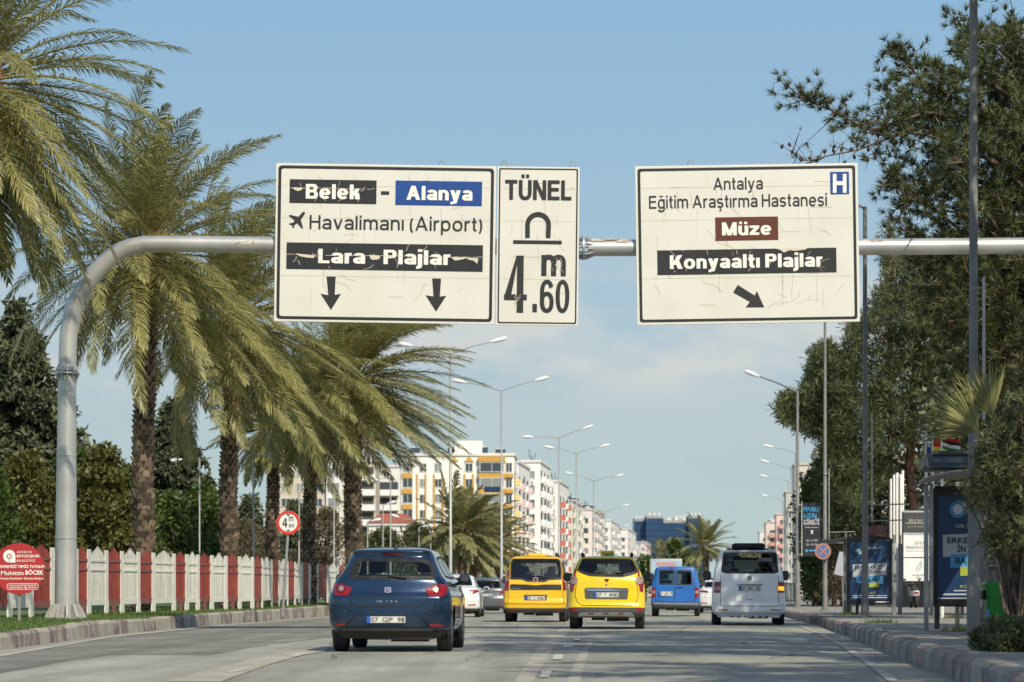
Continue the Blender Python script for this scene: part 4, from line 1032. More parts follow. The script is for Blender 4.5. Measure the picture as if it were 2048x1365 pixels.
c.make_body(); c.seats(2.2, 1.12, (-.4,.4), .46, (1.2,1.3,1.2))
for sg in (-1, 1):
    f = lambda x: 301 + sg*(x-301)
    l = c.patch(c.z([(f(480),250),(f(503),254),(f(510),300),(f(512),392),(f(482),390),(f(477),320)]), 'lamp_red', 'tail_lamp', .012, rad=.02)
    c.patch(c.z([(f(484),300),(f(506),302),(f(508),330),(f(482),328)]), 'lamp_clear', 'lamp_lens', .016, parent=l, rad=.01)
c.patch(c.z([(132,348),(240,350),(300,356),(360,350),(470,350),(472,388),(440,386),(150,386),(130,382)]), 'black', 'tailgate_strip', .010, rad=.02)
a = z(300,318); l = c.patch([(a[0]+.075*math.cos(t), a[1]+.075*math.sin(t)) for t in [2*math.pi*i/20 for i in range(20)]], 'spark', 'badge', .016, skirt=.02)
c.patch([(a[0]+.055*math.cos(t), a[1]+.055*math.sin(t)) for t in [2*math.pi*i/16 for i in range(16)]], 'lamp_dark', 'badge_mark', .019, parent=l, skirt=.003)
a = z(138,380); b = z(202,372); c.lettering('DOBLO', a[0], b[0], a[1], b[1]-a[1], 'spark', .01, .014)
c.patch(c.z([(222,418),(378,418),(374,456),(226,456)]), 'trim', 'plate_recess', .004, rad=.02)
a = z(235,452); b = z(364,426); c.plate(a[0], b[0], a[1], b[1], (('07',.12,.30),('T',.42,.48),('0467',.60,.97)))
c.strip(c.z([(96,478),(505,480)]), .014, 'seam', 'bumper_gap'); c.strip(c.z([(126,170),(124,300),(118,478)]), .012, 'seam', 'tailgate_gap'); c.strip(c.z([(476,170),(479,300),(484,478)]), .012, 'seam', 'tailgate_gap')
for x in (150, 450): c.patch(c.z([(x-16,512),(x+16,512),(x+16,521),(x-16,521)]), 'reflector', 'reflector', .008)
mb = MB(); mb.tube([c.ry(*z(310,290), .03), c.ry(*z(420,308), .035)], .012, 6); mb.build('wiper', MT['black'], c.root, 60)
l = c.patch(c.z([(148,146),(455,147),(470,164),(136,162)]), c.body, 'spoiler', .10, skirt=.2, rad=.02)
for sg in (-1, 1):
    mb = MB(); mb.tube([(sg*.60,.5,1.86),(sg*.60,.55,1.95),(sg*.60,.8,1.95),(sg*.60,2.3,1.95),(sg*.6,2.45,1.88)], [.04,.04,.022,.022,.022], 8); mb.build('roof_rail', MT['black'], c.root, 60)
mb = MB(); mb.add([(-.15,1.5,1.885),(.15,1.5,1.885),(.15,1.68,1.885),(-.15,1.68,1.885),(-.13,1.53,1.985),(.13,1.53,1.985),(.13,1.65,1.985),(-.13,1.65,1.985)], [(0,3,2,1),(4,5,6,7),(0,1,5,4),(1,2,6,5),(2,3,7,6),(3,0,4,7)])
t = mb.build('taxi_sign', M('taxi roof sign', (0.62,0.44,0.03), 0.4), c.root)
MB().text('TAKSİ', -.11, .11, 1.905, .055, 0, .02, fn=lambda u, v: Vector((u, 1.492+(v-1.885)*.3, v))).build('lettering', MT['sign_ink'], t)
c.mirrors(3.0, 1.22, .90, (.20,.14,.24), MT['black'])

# --- white passenger van
k = FPX/64
c = Car('passenger_van', 'silver white passenger van with a black roof box and a tinted rear window', 'van', road_at(1497.5, 64), head(1400),
    [(.25,.80,.12,.06,.12,4.5),(.31,.91,.02,.07,.14,4.7),(.40,.94,.0,.07,.14,4.8),(.52,.945,.0,.07,.14,4.85),(.58,.94,.03,.07,.13,4.85),(.85,.935,.04,.07,.13,4.7),(1.0,.925,.05,.07,.13,4.4),(1.15,.90,.06,.07,.14,4.1),(1.4,.86,.10,.07,.14,3.8),(1.65,.80,.15,.07,.14,3.4),(1.82,.755,.19,.06,.13,3.1),(1.87,.725,.17,.06,.13,3.0),(1.91,.66,.20,.05,.12,2.8),(1.935,.54,.4,.04,.1,2.6),(1.95,.35,.8,.03,.1,2.3)],
    paint('silver white paint', (0.82,0.83,0.83), 0.0, 0.3, 0.04), (.85,3.85), wr=.325, tw=.23, zmap=zm(3.303,(980,1060),1497.5,1250.5,k))
z = c.zmap
c.window(c.z([(1548,140),(1885,138),(1898,165),(1908,280),(1880,288),(1560,286),(1528,275),(1538,165)]), 'glass_black', frit=.05, rad=.05)
c.window([(-.72,1.15),(.72,1.15),(.62,1.75),(-.62,1.75)], 'glass_light', 'windscreen', .04, .05, c.fy, 'front')
for sg in (-1, 1):
    for q in ([(.45,1.18),(.5,1.7),(1.5,1.74),(1.5,1.16)], [(1.6,1.16),(1.6,1.74),(2.6,1.74),(2.6,1.16)], [(2.7,1.16),(2.7,1.72),(3.1,1.68),(3.6,1.2)]):
        c.window(q, 'glass_black', 'side_window', .03, .04, lambda y, zz, o, sg=sg: c.sx(y, zz, sg, o), 'side')
c.make_body(); c.seats(2.9, 1.2, (-.45,.45), .5, (1.3,1.3,1.3))
for sg, lit in ((-1,0),(1,1)):
    f = lambda x: 1713 + sg*(x-1713)
    l = c.patch(c.z([(f(1902),342),(f(1942),342),(f(1946),360),(f(1946),416),(f(1902),414)]), 'lamp_red', 'tail_lamp', .012, rad=.012)
    c.patch(c.z([(f(1905),372),(f(1943),374),(f(1943),400),(f(1905),398)]), 'lamp_amber' if lit else 'lamp_clear', 'indicator', .018, parent=l, skirt=.01)
    c.patch(c.z([(f(1852),524),(f(1918),525),(f(1918),532),(f(1852),531)]), 'reflector', 'reflector', .008)
c.plate(*[v for v in (z(1645,402)[0], z(1785,368)[0], z(1645,402)[1], z(1785,368)[1])], (('07',.12,.30),('FHC',.42,.66),('25',.78,.96)))
c.strip(c.z([(1632,362),(1800,362)]), .02, 'trim', 'tailgate_handle', .012)
c.strip(c.z([(1692,460),(1735,460)]), .014, 'dark', 'tailgate_badge', .008)
a = z(1715,318); ring = lambda r: [(a[0]+r*math.cos(t), a[1]+r*math.sin(t)) for t in [2*math.pi*i/24 for i in range(24)]]
l = c.patch(ring(.062), 'trim', 'badge', .008, skirt=.006)
mb = MB(); mb.ring([tuple(p) for p in ring(.062)], ring(.053), c.ry(*a).y-.014)
for q in ([(-.03,.045),(-.02,.045),(-.004,.008),(-.012,.008)], [(.03,.045),(.02,.045),(.004,.008),(.012,.008)], [(-.045,.02),(-.037,.024),(-.012,-.045),(-.022,-.045)], [(.045,.02),(.037,.024),(.012,-.045),(.022,-.045)], [(-.004,-.004),(.004,-.004),(-.012,-.045),(-.02,-.04)], [(-.004,-.004),(.004,-.004),(.02,-.04),(.012,-.045)]):
    mb.add([(a[0]+u, c.ry(*a).y-.014, a[1]+v) for u, v in q], [(0,1,2,3)])
mb.build('badge_mark', MT['chrome'], l)
MT['gold'] = M('gold film lettering', (0.62,0.50,0.20), 0.4)
a = z(1662,180); b = z(1794,152); c.lettering('STARLİNE', a[0], b[0], a[1], b[1]-a[1], 'gold', .03, .016)
a = z(1653,160); c.patch([(a[0]+r*math.cos(t), a[1]+r*math.sin(t)) for t, r in [(2*math.pi*i/10+.3, .055 if i % 2 else .016) for i in range(10)]], 'gold', 'star_mark', .016, skirt=.003)
c.strip(c.z([(1526,300),(1522,495),(1530,502),(1895,504),(1905,495),(1906,300)]), .012, 'seam', 'tailgate_gap')
c.strip(c.z([(1476,482),(1526,500)]), .010, 'seam', 'bumper_gap'); c.strip(c.z([(1905,502),(1950,486)]), .010, 'seam', 'bumper_gap')
l = c.patch(c.z([(1500,540),(1930,542),(1940,565),(1925,580),(1500,576),(1488,560)]), c.body, 'diffuser', .03, rad=.03)
for i in range(6): c.patch(c.z([(1592+i*46,560),(1604+i*46,560),(1610+i*46,578),(1588+i*46,578)]), 'dark', 'diffuser_slot', .034, parent=l, skirt=.004)
mb = MB(); mb.tube([c.ry(*z(1690,280), .03), c.ry(*z(1850,272), .035)], .010, 6); mb.build('wiper', MT['black'], c.root, 60)
rb = MB(); rb.add([tuple(v) for v in [(-.42,.5,1.98),(.42,.5,1.98),(.44,.42,2.06),(.36,.40,2.11),(-.36,.40,2.11),(-.44,.42,2.06)]] + [tuple(v) for v in [(-.36,2.3,1.98),(.36,2.3,1.98),(.38,2.35,2.05),(.3,2.35,2.10),(-.3,2.35,2.10),(-.38,2.35,2.05)]], [(0,1,2,3,4,5),(11,10,9,8,7,6)] + [(i,6+i,6+(i+1)%6,(i+1)%6) for i in range(6)])
for y in (.8,1.9): rb.box((0,y,1.965),(1.1,.06,.03))
rb.build('roof_box', MT['black'], c.root, 30)
c.strip(c.z([(1534,128),(1600,122),(1830,122),(1900,130)]), .05, 'black', 'roof_edge', .02)
c.mirrors(3.75, 1.30, .95, (.22,.16,.26), MT['black'])

# --- blue delivery van
k = FPX/90
c = Car('delivery_van', 'light blue small delivery van with twin rear doors and grey bumper', 'van', road_at(1351, 90), head(1430),
    [(.28,.74,.10,.06,.10,4.0),(.36,.86,.02,.06,.12,4.15),(.46,.885,.0,.06,.12,4.2),(.56,.885,.0,.06,.12,4.22),(.58,.88,.05,.06,.12,4.2),(.9,.88,.06,.06,.12,4.0),(1.05,.87,.07,.06,.12,3.6),(1.2,.85,.09,.06,.12,3.3),(1.5,.79,.13,.06,.13,2.9),(1.68,.745,.16,.06,.13,2.6),(1.75,.70,.18,.05,.12,2.5),(1.79,.6,.26,.04,.1,2.3),(1.81,.4,.6,.03,.1,2.0)],
    paint('light blue paint', (0.016,0.125,0.42), 0.0, 0.35, 0.06), (.72,3.38), wr=.31, tw=.2, zmap=zm(3.303,(980,1060),1350,1233,k),
    low=lambda q: .50 if q.y < .4 else .0, lowmat='trim')
z = c.zmap
for q in ([(1120,262),(1210,262),(1214,270),(1214,362),(1114,360),(1112,275)], [(1232,264),(1322,266),(1330,276),(1334,366),(1228,364),(1228,272)]):
    c.window(c.z(q), 'glass_dark', frit=.04, rad=.04)
c.window([(-.62,1.1),(.62,1.1),(.55,1.6),(-.55,1.6)], 'glass_light', 'windscreen', .04, .05, c.fy, 'front')
for sg in (-1, 1): c.window([(2.0,1.12),(2.0,1.58),(2.4,1.54),(2.8,1.16)], 'glass_dark', 'side_window', .03, .04, lambda y, zz, o, sg=sg: c.sx(y, zz, sg, o), 'side')
c.make_body(); c.seats(1.9, 1.05, (-.4,.4), .46)
for sg in (-1, 1):
    f = lambda x: 1220 + sg*(x-1220)
    l = c.patch(c.z([(f(1350),380),(f(1374),380),(f(1376),446),(f(1350),446)]), 'lamp_red', 'tail_lamp', .012, rad=.01)
    c.patch(c.z([(f(1352),402),(f(1373),402),(f(1373),420),(f(1352),420)]), 'lamp_clear', 'lamp_lens', .016, parent=l, skirt=.006)
c.plate(z(1114,436)[0], z(1203,406)[0], z(1114,436)[1], z(1203,406)[1], (('07',.12,.28),('LVB',.38,.66),('79',.76,.96)))
c.strip(c.z([(1220,250),(1218,474)]), .02, 'seam', 'door_gap'); c.strip(c.z([(1094,255),(1090,470)]), .014, 'seam', 'door_gap'); c.strip(c.z([(1346,255),(1350,470)]), .014, 'seam', 'door_gap')
c.strip(c.z([(1232,380),(1272,380)]), .03, 'black', 'door_handle', .02); c.strip(c.z([(1090,466),(1350,470)]), .02, 'seam', 'door_gap')
c.patch(c.z([(1180,246),(1208,246),(1208,254),(1180,254)]), 'lamp_dark', 'brake_lamp', .012)
c.strip(c.z([(1075,486),(1372,490)]), .03, 'silver', 'bumper_edge', .012)
c.mirrors(2.75, 1.2, .88, (.2,.14,.2), MT['black'])

# --- cars partly hidden further along
def sedan(name, label, px, d, vp, body, W, H, lamps, glassm='glass_dark', estate=False):
    top = H
    rows = [(.20,W*.86,.12,.12,.14,4.2),(.28,W*.96,.04,.14,.18,4.3),(.40,W,.0,.14,.2,4.4),(.62,W,.0,.14,.2,4.4),(.70,W*.99,.03,.14,.2,4.35),(.85,W*.965,.06,.14,.2,4.2),(.98,W*.92,.09 if not estate else .08,.13,.2,3.6)]
    if estate: rows += [(1.06,W*.88,.12,.13,.18,3.2),(1.25,W*.78,.28,.12,.16,2.8),(top-.10,W*.71,.40,.11,.14,2.4),(top-.06,W*.66,.40,.09,.12,2.3),(top-.02,W*.5,.6,.06,.1,2.1),(top,W*.3,1.0,.03,.1,1.8)]
    else: rows += [(1.03,W*.88,.16,.12,.18,3.2),(1.06,W*.83,.42,.10,.16,3.1),(1.20,W*.76,.70,.08,.15,2.7),(top-.10,W*.68,1.0,.07,.14,2.4),(top-.05,W*.60,1.15,.06,.12,2.3),(top-.02,W*.45,1.3,.05,.1,2.1),(top,W*.25,1.5,.03,.1,1.9)]
    c = Car(name, label, 'car', road_at(px, d), head(vp), rows, body, (.95,3.6), wr=.315, tw=.2, low=lambda q: .30 if q.y < .6 else .0, lowmat='trim')
    zb = 1.06 if estate else 1.10
    c.window([(-W*.70,zb),(W*.70,zb),(W*.60,top-.12),(-W*.60,top-.12)], glassm, frit=.04, rad=.06)
    c.window([(-.6,1.05),(.6,1.05),(.5,top-.12),(-.5,top-.12)], 'glass_light', 'windscreen', .04, .05, c.fy, 'front')
    for sg in (-1, 1): c.window([(1.2,1.03),(1.45,top-.13),(2.3,top-.13),(2.9,1.05)], glassm, 'side_window', .03, .04, lambda y, zz, o, sg=sg: c.sx(y, zz, sg, o), 'side')
    c.make_body(); c.seats(2.3, .95, (-.38,.38), .45, (1.5,1.1,1.1))
    for sg in (-1, 1): c.patch([(sg*u, v) for u, v in lamps], 'lamp_red', 'tail_lamp', .012, rad=.02)
    c.strip([(-W*.8,.66),(W*.8,.66)], .012, 'seam', 'tailgate_gap'); c.strip([(-W*.62,1.0),(-W*.66,.66)], .01, 'seam', 'tailgate_gap'); c.strip([(W*.62,1.0),(W*.66,.66)], .01, 'seam', 'tailgate_gap')
    for sg in (-1, 1): c.patch([(sg*W*.55,.40),(sg*W*.85,.42),(sg*W*.85,.46),(sg*W*.55,.44)], 'reflector', 'reflector', .008)
    c.plate(-.26,.26,.72,.83, (('07',.12,.3),('T',.42,.5),('214',.62,.95)))
    c.mirrors(2.95, 1.0, W, (.2,.12,.15)); return c
white = paint('white paint', (0.72,0.72,0.70), 0.0, 0.3, 0.03)
c = sedan('saloon_car', 'white saloon car with slim red lamps, half hidden beside the blue hatchback', 907, 86, 1200, white, .90, 1.50, [(.50,.93),(.72,.95),(.84,.98),(.86,.88),(.66,.80),(.64,.84),(.70,.89)])
c = sedan('estate_car', 'grey estate car glimpsed between the white saloon and the orange taxi', 972, 103, 1330, paint('grey paint', (0.14,0.155,0.165), 0.4, 0.3, 0.06), .87, 1.49, [(.58,.80),(.80,.84),(.82,.98),(.60,.96)], estate=True)
c = sedan('saloon_car', 'white car with a glowing brake lamp peeping out beside the silver white van', 1437, 106, 1440, white, .87, 1.46, [(.42,.86),(.80,.90),(.80,.98),(.46,.96)])
c = sedan('saloon_car', 'small pale car far along the road, seen past the blue delivery van', 1408, 150, 1440, paint('pale grey paint', (0.4,0.4,0.4), 0.2, 0.3, 0.05), .85, 1.45, [(.55,.84),(.80,.86),(.80,.98),(.58,.96)])
# ------------------------------------------------------------------ vegetation
MT['frond'] = M('palm leaflet', (0.262,0.257,0.090), 0.40, isl=0.45, trans=0.40, col2=(0.365,0.330,0.125), scale=1.1, ramp=(0.4,0.7))
MT['frond_far'] = M('distant palm leaflet', (0.24,0.235,0.10), 0.5, isl=0.35, trans=0.28)
MT['frond_dead'] = M('dead palm leaflet', (0.24,0.17,0.085), 0.8, isl=0.35, trans=0.15)
MT['rachis'] = M('palm leaf stem', (0.26,0.23,0.07), 0.5, var=0.2, scale=4)
MT['palm_trunk'] = M('palm trunk', (0.20,0.148,0.10), 0.95, isl=0.6, var=0.3, scale=5)
MT['palm_core'] = M('palm trunk core', (0.04,0.03,0.02), 0.95, var=0.3, scale=8)
MT['fruit'] = M('palm fruit stalk', (0.27,0.115,0.045), 0.7, isl=0.35)
MT['bark'] = M('bark', (0.10,0.075,0.055), 0.95, col2=(0.17,0.12,0.085), scale=4, bump=0.6, bscale=18)
MT['bark_red'] = M('pine bark', (0.16,0.085,0.055), 0.95, col2=(0.10,0.06,0.045), scale=5, bump=0.6, bscale=14)
MT['twig'] = M('pine twig', (0.13,0.095,0.07), 0.9, var=0.25, scale=6)
MT['cone'] = M('pine cone', (0.055,0.034,0.022), 0.9, isl=0.4)
MT['needle'] = M('pine needle', (0.088,0.104,0.030), 0.5, isl=0.55, trans=0.15)
MT['needle_far'] = M('pine foliage', (0.088,0.100,0.030), 0.6, isl=0.6, trans=0.2)
MT['cedar'] = M('dark conifer foliage', (0.085,0.098,0.045), 0.7, isl=0.55, trans=0.1)
MT['leaf_green'] = M('green leaf', (0.082,0.125,0.024), 0.5, isl=0.5, trans=0.38)
MT['leaf_olive'] = M('olive yellow leaf', (0.128,0.126,0.028), 0.5, isl=0.5, trans=0.38)
MT['leaf_oleander'] = M('oleander leaf', (0.13,0.145,0.05), 0.45, isl=0.5, trans=0.2)
MT['leaf_hedge'] = M('hedge leaf', (0.085,0.098,0.034), 0.5, isl=0.5, trans=0.2)
MT['leaf_brown'] = M('bare brown twigs', (0.13,0.10,0.055), 0.85, isl=0.35, trans=0.1)
UP = Vector((0,0,1))

def frond(mb, rach, org, phi, el, L, wind, grav, rnd, npair=50, lw=.032, ll=.50, V=.28, n=20):
    d = Vector((math.cos(phi)*math.cos(el), math.sin(phi)*math.cos(el), math.sin(el)))
    nrm = (UP - d*d.z); nrm = nrm.normalized() if nrm.length > .05 else Vector((-math.cos(phi), -math.sin(phi), 0))
    p = Vector(org); ds = L/n; path = [p.copy()]; fr = []
    tw = rnd.uniform(-.5,.5)
    for i in range(n):
        s = i/n
        d = d + (Vector((0,0,-1))*grav*(.35+s) + wind*(.25+1.1*s))*ds
        d.normalize(); nrm = (nrm - d*nrm.dot(d)).normalized()
        p = p + d*ds; path.append(p.copy()); fr.append((d.copy(), nrm.copy()))
    rach.tube(path, [lerp(.03,.006,i/n) for i in range(n+1)], 4, False)
    for j in range(npair):
        s = .16 + .84*(j+rnd.random()*.6)/npair; f = min(s*n, n-.001); i = int(f); q = path[i].lerp(path[i+1], f-i); t, nn = fr[i]
        sd = t.cross(nn).normalized(); k = math.sin(math.pi*min(1,(s*.86+.10)))**.7; l = ll*k*rnd.uniform(.85,1.12)
        al = lerp(1.15,.5,s) + rnd.uniform(-.12,.12)
        for sg in (-1,1):
            dv = t*math.cos(al) + (sd*sg*math.cos(tw*.3) + nn*V)*math.sin(al) + wind*.5*s + Vector((rnd.uniform(-.1,.1), rnd.uniform(-.1,.1), rnd.uniform(-.30,.02)))
            dv.normalize(); m = q + dv*l*.55; e = m + (dv + Vector((0,0,-.55)) + wind*.6).normalized()*l*.45
            w = (t - dv*t.dot(dv)).normalized()*lw*.5
            mb.add([q-w*.6, q+w*.6, m+w, m-w, e], [(0,1,2,3),(3,2,4)])

def palm_trunk(parent, base, top, r0, r1, rnd, scales=True):
    n = 14; path = [base.lerp(top, i/n) + Vector((math.sin(i*.8)*.03, 0, 0)) for i in range(n+1)]
    H = (top-base).length; mb = MB(); mb.tube(path, [lerp(r0, r1, i/n)*.88 for i in range(n+1)], 14); mb.build('trunk', MT['palm_core'], parent, 180)
    if not scales: return
    mb = MB(); z = 0.0; row = 0
    while z < H-.05:
        f = z/H; c = base.lerp(top, f) + Vector((math.sin(f*n*.8)*.03,0,0)); r = lerp(r0, r1, f)*.9; boot = max(0, (f-.86)/.14)
        m = 9
        for k in range(m):
            a = 2*math.pi*(k + .5*(row%2))/m + rnd.uniform(-.08,.08); u = Vector((math.cos(a), math.sin(a), 0)); t = Vector((-math.sin(a), math.cos(a), 0))
            w = r*.37*rnd.uniform(.8,1.15); h = rnd.uniform(.13,.20)*(1+boot*1.6); o = rnd.uniform(.06,.11)*(1+boot*1.7)
            b = c + u*(r*.9)
            mb.add([b-t*w, b+t*w, b+t*w*.7+UP*h+u*o, b-t*w*.7+UP*h+u*o, b+UP*(h*.9), b-UP*.03], [(0,1,2,3),(3,2,4),(0,3,4),(1,4,2)])
        z += rnd.uniform(.13,.16); row += 1
    mb.build('leaf_scar', MT['palm_trunk'], parent)

def palm(label, basepx, d, top, L, nf, seed, wind=(.22,.05,0), r=(.30,.24), mat='frond', npair=50, lw=.034, ll=.5, dead=5, fruit=0, bz=None, name='palm_tree', group='palm trees', scales=True, elr=(84,-38), grav=.20, skip=None):
    rnd = random.Random(seed); b = P(basepx, 1200, d); b.z = bz if bz is not None else .34; t = P(top[0], top[1], d)
    root = thing(name, label, 'palm tree', b, 0, group)
    T = t - b; palm_trunk(root, Vector((0,0,-.1)), T, r[0], r[1], rnd, scales)
    mb = MB(); rc = MB(); db = MB(); dr = MB(); wv = Vector(wind)
    for i in range(nf):
        f = (i+.5)/nf; phi = i*2.39996 + rnd.uniform(-.25,.25); el = R(lerp(elr[0], elr[1], f**.85) + rnd.uniform(-8,8))
        if skip and skip(phi, el): continue
        o = T + Vector((math.cos(phi)*r[1]*.7, math.sin(phi)*r[1]*.7, .35*(1-f)))
        frond(mb, rc, o, phi, el, L*rnd.uniform(.82,1.08)*(1 if f > .08 else .75), wv, grav*rnd.uniform(.8,1.25), rnd, npair, lw, ll)
    for i in range(dead):
        phi = rnd.uniform(0,6.28); frond(db, dr, T + Vector((math.cos(phi)*r[1], math.sin(phi)*r[1], -.25)), phi, R(rnd.uniform(-62,-35)), L*rnd.uniform(.4,.65), wv*.5, .55, rnd, 24, lw, ll*.7, .1)
    mb.build('crown', MT[mat], root); rc.build('leaf_stem', MT['rachis'], root, 180)
    if dead: db.add(dr.v, dr.f); db.build('dead_frond', MT['frond_dead'], root)
    for i in range(fruit):
        fb = MB(); phi = rnd.uniform(-1.9,-.6); o = T + Vector((0,0,.25)); e = o + Vector((math.cos(phi)*.45, math.sin(phi)*.45, .55))
        fb.tube([o, o.lerp(e,.6)+UP*.08, e], .022, 5)
        for k in range(70):
            a = rnd.uniform(0,6.28); q = e + Vector((math.cos(a)*.2, math.sin(a)*.2, rnd.uniform(-.15,.15))); fb.tube([e, q, q+Vector((wv.x*.5+rnd.uniform(-.08,.08), rnd.uniform(-.08,.08), -rnd.uniform(.35,.75)))], .006, 3, False)
        fb.build('fruit_stalk', MT['fruit'], root)
    return root

palm('tall palm reaching in over the red round sign, its trunk outside the frame', -85, 47, (-55,190), 4.0, 92, 21, (.10,.04,0), fruit=2, bz=.2, npair=92, ll=.60, lw=.026, elr=(78,-78), grav=.26)
palm('tall palm rising just past the gantry elbow, rough brown trunk and wind-blown crown', 285, 69, (292,520), 4.9, 88, 4, (.13,.03,0), r=(.34,.26), fruit=2, npair=94, ll=.74, lw=.028, elr=(88,-46), grav=.20, dead=8)
palm('palm with a dark trunk and fronds blown behind the wide cream sign', 456, 79, (462,655), 4.9, 92, 9, (.22,.03,0), r=(.32,.25), npair=88, ll=.78, lw=.030, fruit=1, elr=(88,-52), grav=.22, dead=8)
palm('short palm with a full round crown, behind the height limit sign', 546, 108, (545,862), 3.0, 66, 14, (.03,.03,0), r=(.34,.26), npair=62, lw=.038, ll=.6, dead=8, elr=(86,-50), grav=.24)
palm('palm with a slim trunk between the height limit sign and the thick windswept palm', 618, 98, (621,835), 3.6, 76, 17, (.15,.03,0), r=(.29,.23), npair=66, lw=.036, ll=.68, grav=.24, elr=(86,-38))
palm('thick trunked palm with its crown swept over the yellow trimmed flats', 710, 92, (703,770), 4.8, 110, 23, (.32,.02,0), r=(.37,.31), npair=84, lw=.032, ll=.76, dead=10, elr=(88,-46), grav=.22)
palm('blurred palm on the median right behind the foot of the first tall lamp', 925, 128, (926,1068), 3.0, 52, 31, (.24,.03,0), r=(.24,.2), mat='frond_far', npair=34, lw=.075, ll=.6, bz=.1, dead=2, grav=.28)
palm('blurred palm on the median with a dark trunk, middle of the clump of palms', 943, 140, (950,1085), 3.1, 46, 33, (.25,.03,0), r=(.22,.2), mat='frond_far', npair=32, lw=.075, ll=.6, bz=.1, dead=2, grav=.28)
palm('blurred low palm on the median leaning to the second lamp post', 972, 150, (985,1098), 3.0, 46, 35, (.32,.03,0), r=(.22,.2), mat='frond_far', npair=32, lw=.075, ll=.6, bz=.1, dead=2, grav=.26)
palm('lone round palm beyond the blue delivery van', 1412, 190, (1411,1098), 2.7, 56, 37, (.10,.03,0), r=(.26,.22), mat='frond_far', npair=26, lw=.07, bz=.1, dead=3, grav=.28)
palm('small distant palm below the blue glass block', 1322, 270, (1322,1118), 2.6, 36, 39, (.12,.03,0), r=(.22,.2), mat='frond_far', npair=18, lw=.09, bz=.1, dead=0, scales=False)

def leafquad(mb, p, l, w, rnd, up=0.0, out=None):
    d = Vector((rnd.gauss(0,1), rnd.gauss(0,1), rnd.gauss(0,1)+up))
    if out is not None: d += out
    d.normalize(); s = d.orthogonal(); s.rotate(Matrix.Rotation(rnd.uniform(0,6.28), 3, d)); s = s.normalized()*w*.5
    mb.add([p, p+d*l*.5+s, p+d*l, p+d*l*.5-s], [(0,1,2,3)])
def cluster(mb, c, r, n, l, w, rnd, up=0.0, flat=1.0):
    for i in range(n):
        v = Vector((rnd.gauss(0,1), rnd.gauss(0,1), rnd.gauss(0,1))).normalized()
        p = c + Vector((v.x*r, v.y*r, v.z*r*flat))*rnd.random()**.45
        leafquad(mb, p, l*rnd.uniform(.7,1.3), w*rnd.uniform(.7,1.3), rnd, up, v*.8)
def limbs(mb, a, tips, r0, rnd):
    for t in tips:
        m = a.lerp(t, .5) + Vector((rnd.uniform(-.3,.3), rnd.uniform(-.3,.3), rnd.uniform(-.1,.5)))
        mb.tube([a, a.lerp(m,.5)+UP*.1, m, m.lerp(t,.6), t], [r0, r0*.8, r0*.55, r0*.35, r0*.15], 6)
def bushy(label, px, d, top_py, wpx, mat, seed, bz=.3, name='broadleaf_tree', cat='tree', nc=70, leaf=(.26,.15), per=46, rc=.55, group=None, low=.15, bark='bark', trunk_r=.14):
    """a spreading crown of leaf clumps on a branching trunk"""
    rnd = random.Random(seed); b = P(px, 1200, d); b.z = bz; s = FPX/d; H = CAMZ - (top_py-HOR)/s - bz; Wd = wpx/s/2
    root = thing(name, label, cat, b, 0, group); mb = MB(); tips = []
    for i in range(nc):
        a = rnd.uniform(0,6.28); zf = rnd.uniform(low,1); prof = math.sin(math.pi*min(1, (zf*.80+.22)))**.6; rr_ = Wd*prof*rnd.random()**.4
        c = Vector((math.cos(a)*rr_, math.sin(a)*rr_, H*zf - rc*.5)); tips.append(c)
        cluster(mb, c, rc*rnd.uniform(.7,1.25), per, leaf[0], leaf[1], rnd, .2, .75)
    t = MB(); t.tube([(0,0,-.1),(.05,0,H*.25),(0,.05,H*.5)], [trunk_r, trunk_r*.8, trunk_r*.6], 8); limbs(t, Vector((0,0,H*.32)), tips[:16], trunk_r*.5, rnd)
    t.build('trunk', MT[bark], root, 180); mb.build('crown', MT[mat], root); return root
def conifer(label, px, d, top_py, wpx, mat, seed, bz=.3, layers=26, droop=.35, leaf=(.30,.11), per=5, cyl=.0, name='conifer_tree'):
    rnd = random.Random(seed); b = P(px, 1200, d); b.z = bz; s = FPX/d; H = CAMZ - (top_py-HOR)/s - bz; Wd = wpx/s/2
    root = thing(name, label, 'tree', b); mb = MB(); t = MB(); t.tube([(0,0,-.1),(0,0,H*.5),(0,0,H*.97)], [.22,.13,.02], 8)
    for i in range(layers):
        f = i/layers; z0 = H*(.06+.92*f); rad = Wd*lerp(1-f, (1-f**3), cyl)+.1
        for k in range(int(lerp(15,5,f))):
            a = rnd.uniform(0,6.28); l = rad*rnd.uniform(.65,1.15); u = Vector((math.cos(a), math.sin(a), 0)); e = Vector((0,0,z0)) + u*l + UP*(-droop*l*.45 + rnd.uniform(-.1,.25))
            t.tube([Vector((0,0,z0)), Vector((0,0,z0))+u*l*.5+UP*.12, e], [.03,.02,.006], 4, False)
            m = max(4, int(l*9))
            for j in range(m):
                q = Vector((0,0,z0)).lerp(e, (j+.7)/m) + Vector((rnd.gauss(0,.13), rnd.gauss(0,.13), rnd.gauss(0,.08)+.05))
                for _ in range(per): leafquad(mb, q + Vector((rnd.gauss(0,.1), rnd.gauss(0,.1), rnd.gauss(0,.06))), leaf[0]*rnd.uniform(.6,1.2), leaf[1], rnd, -.25, u*.7)
    t.build('trunk', MT['bark'], root, 180); mb.build('crown', MT[mat], root); return root

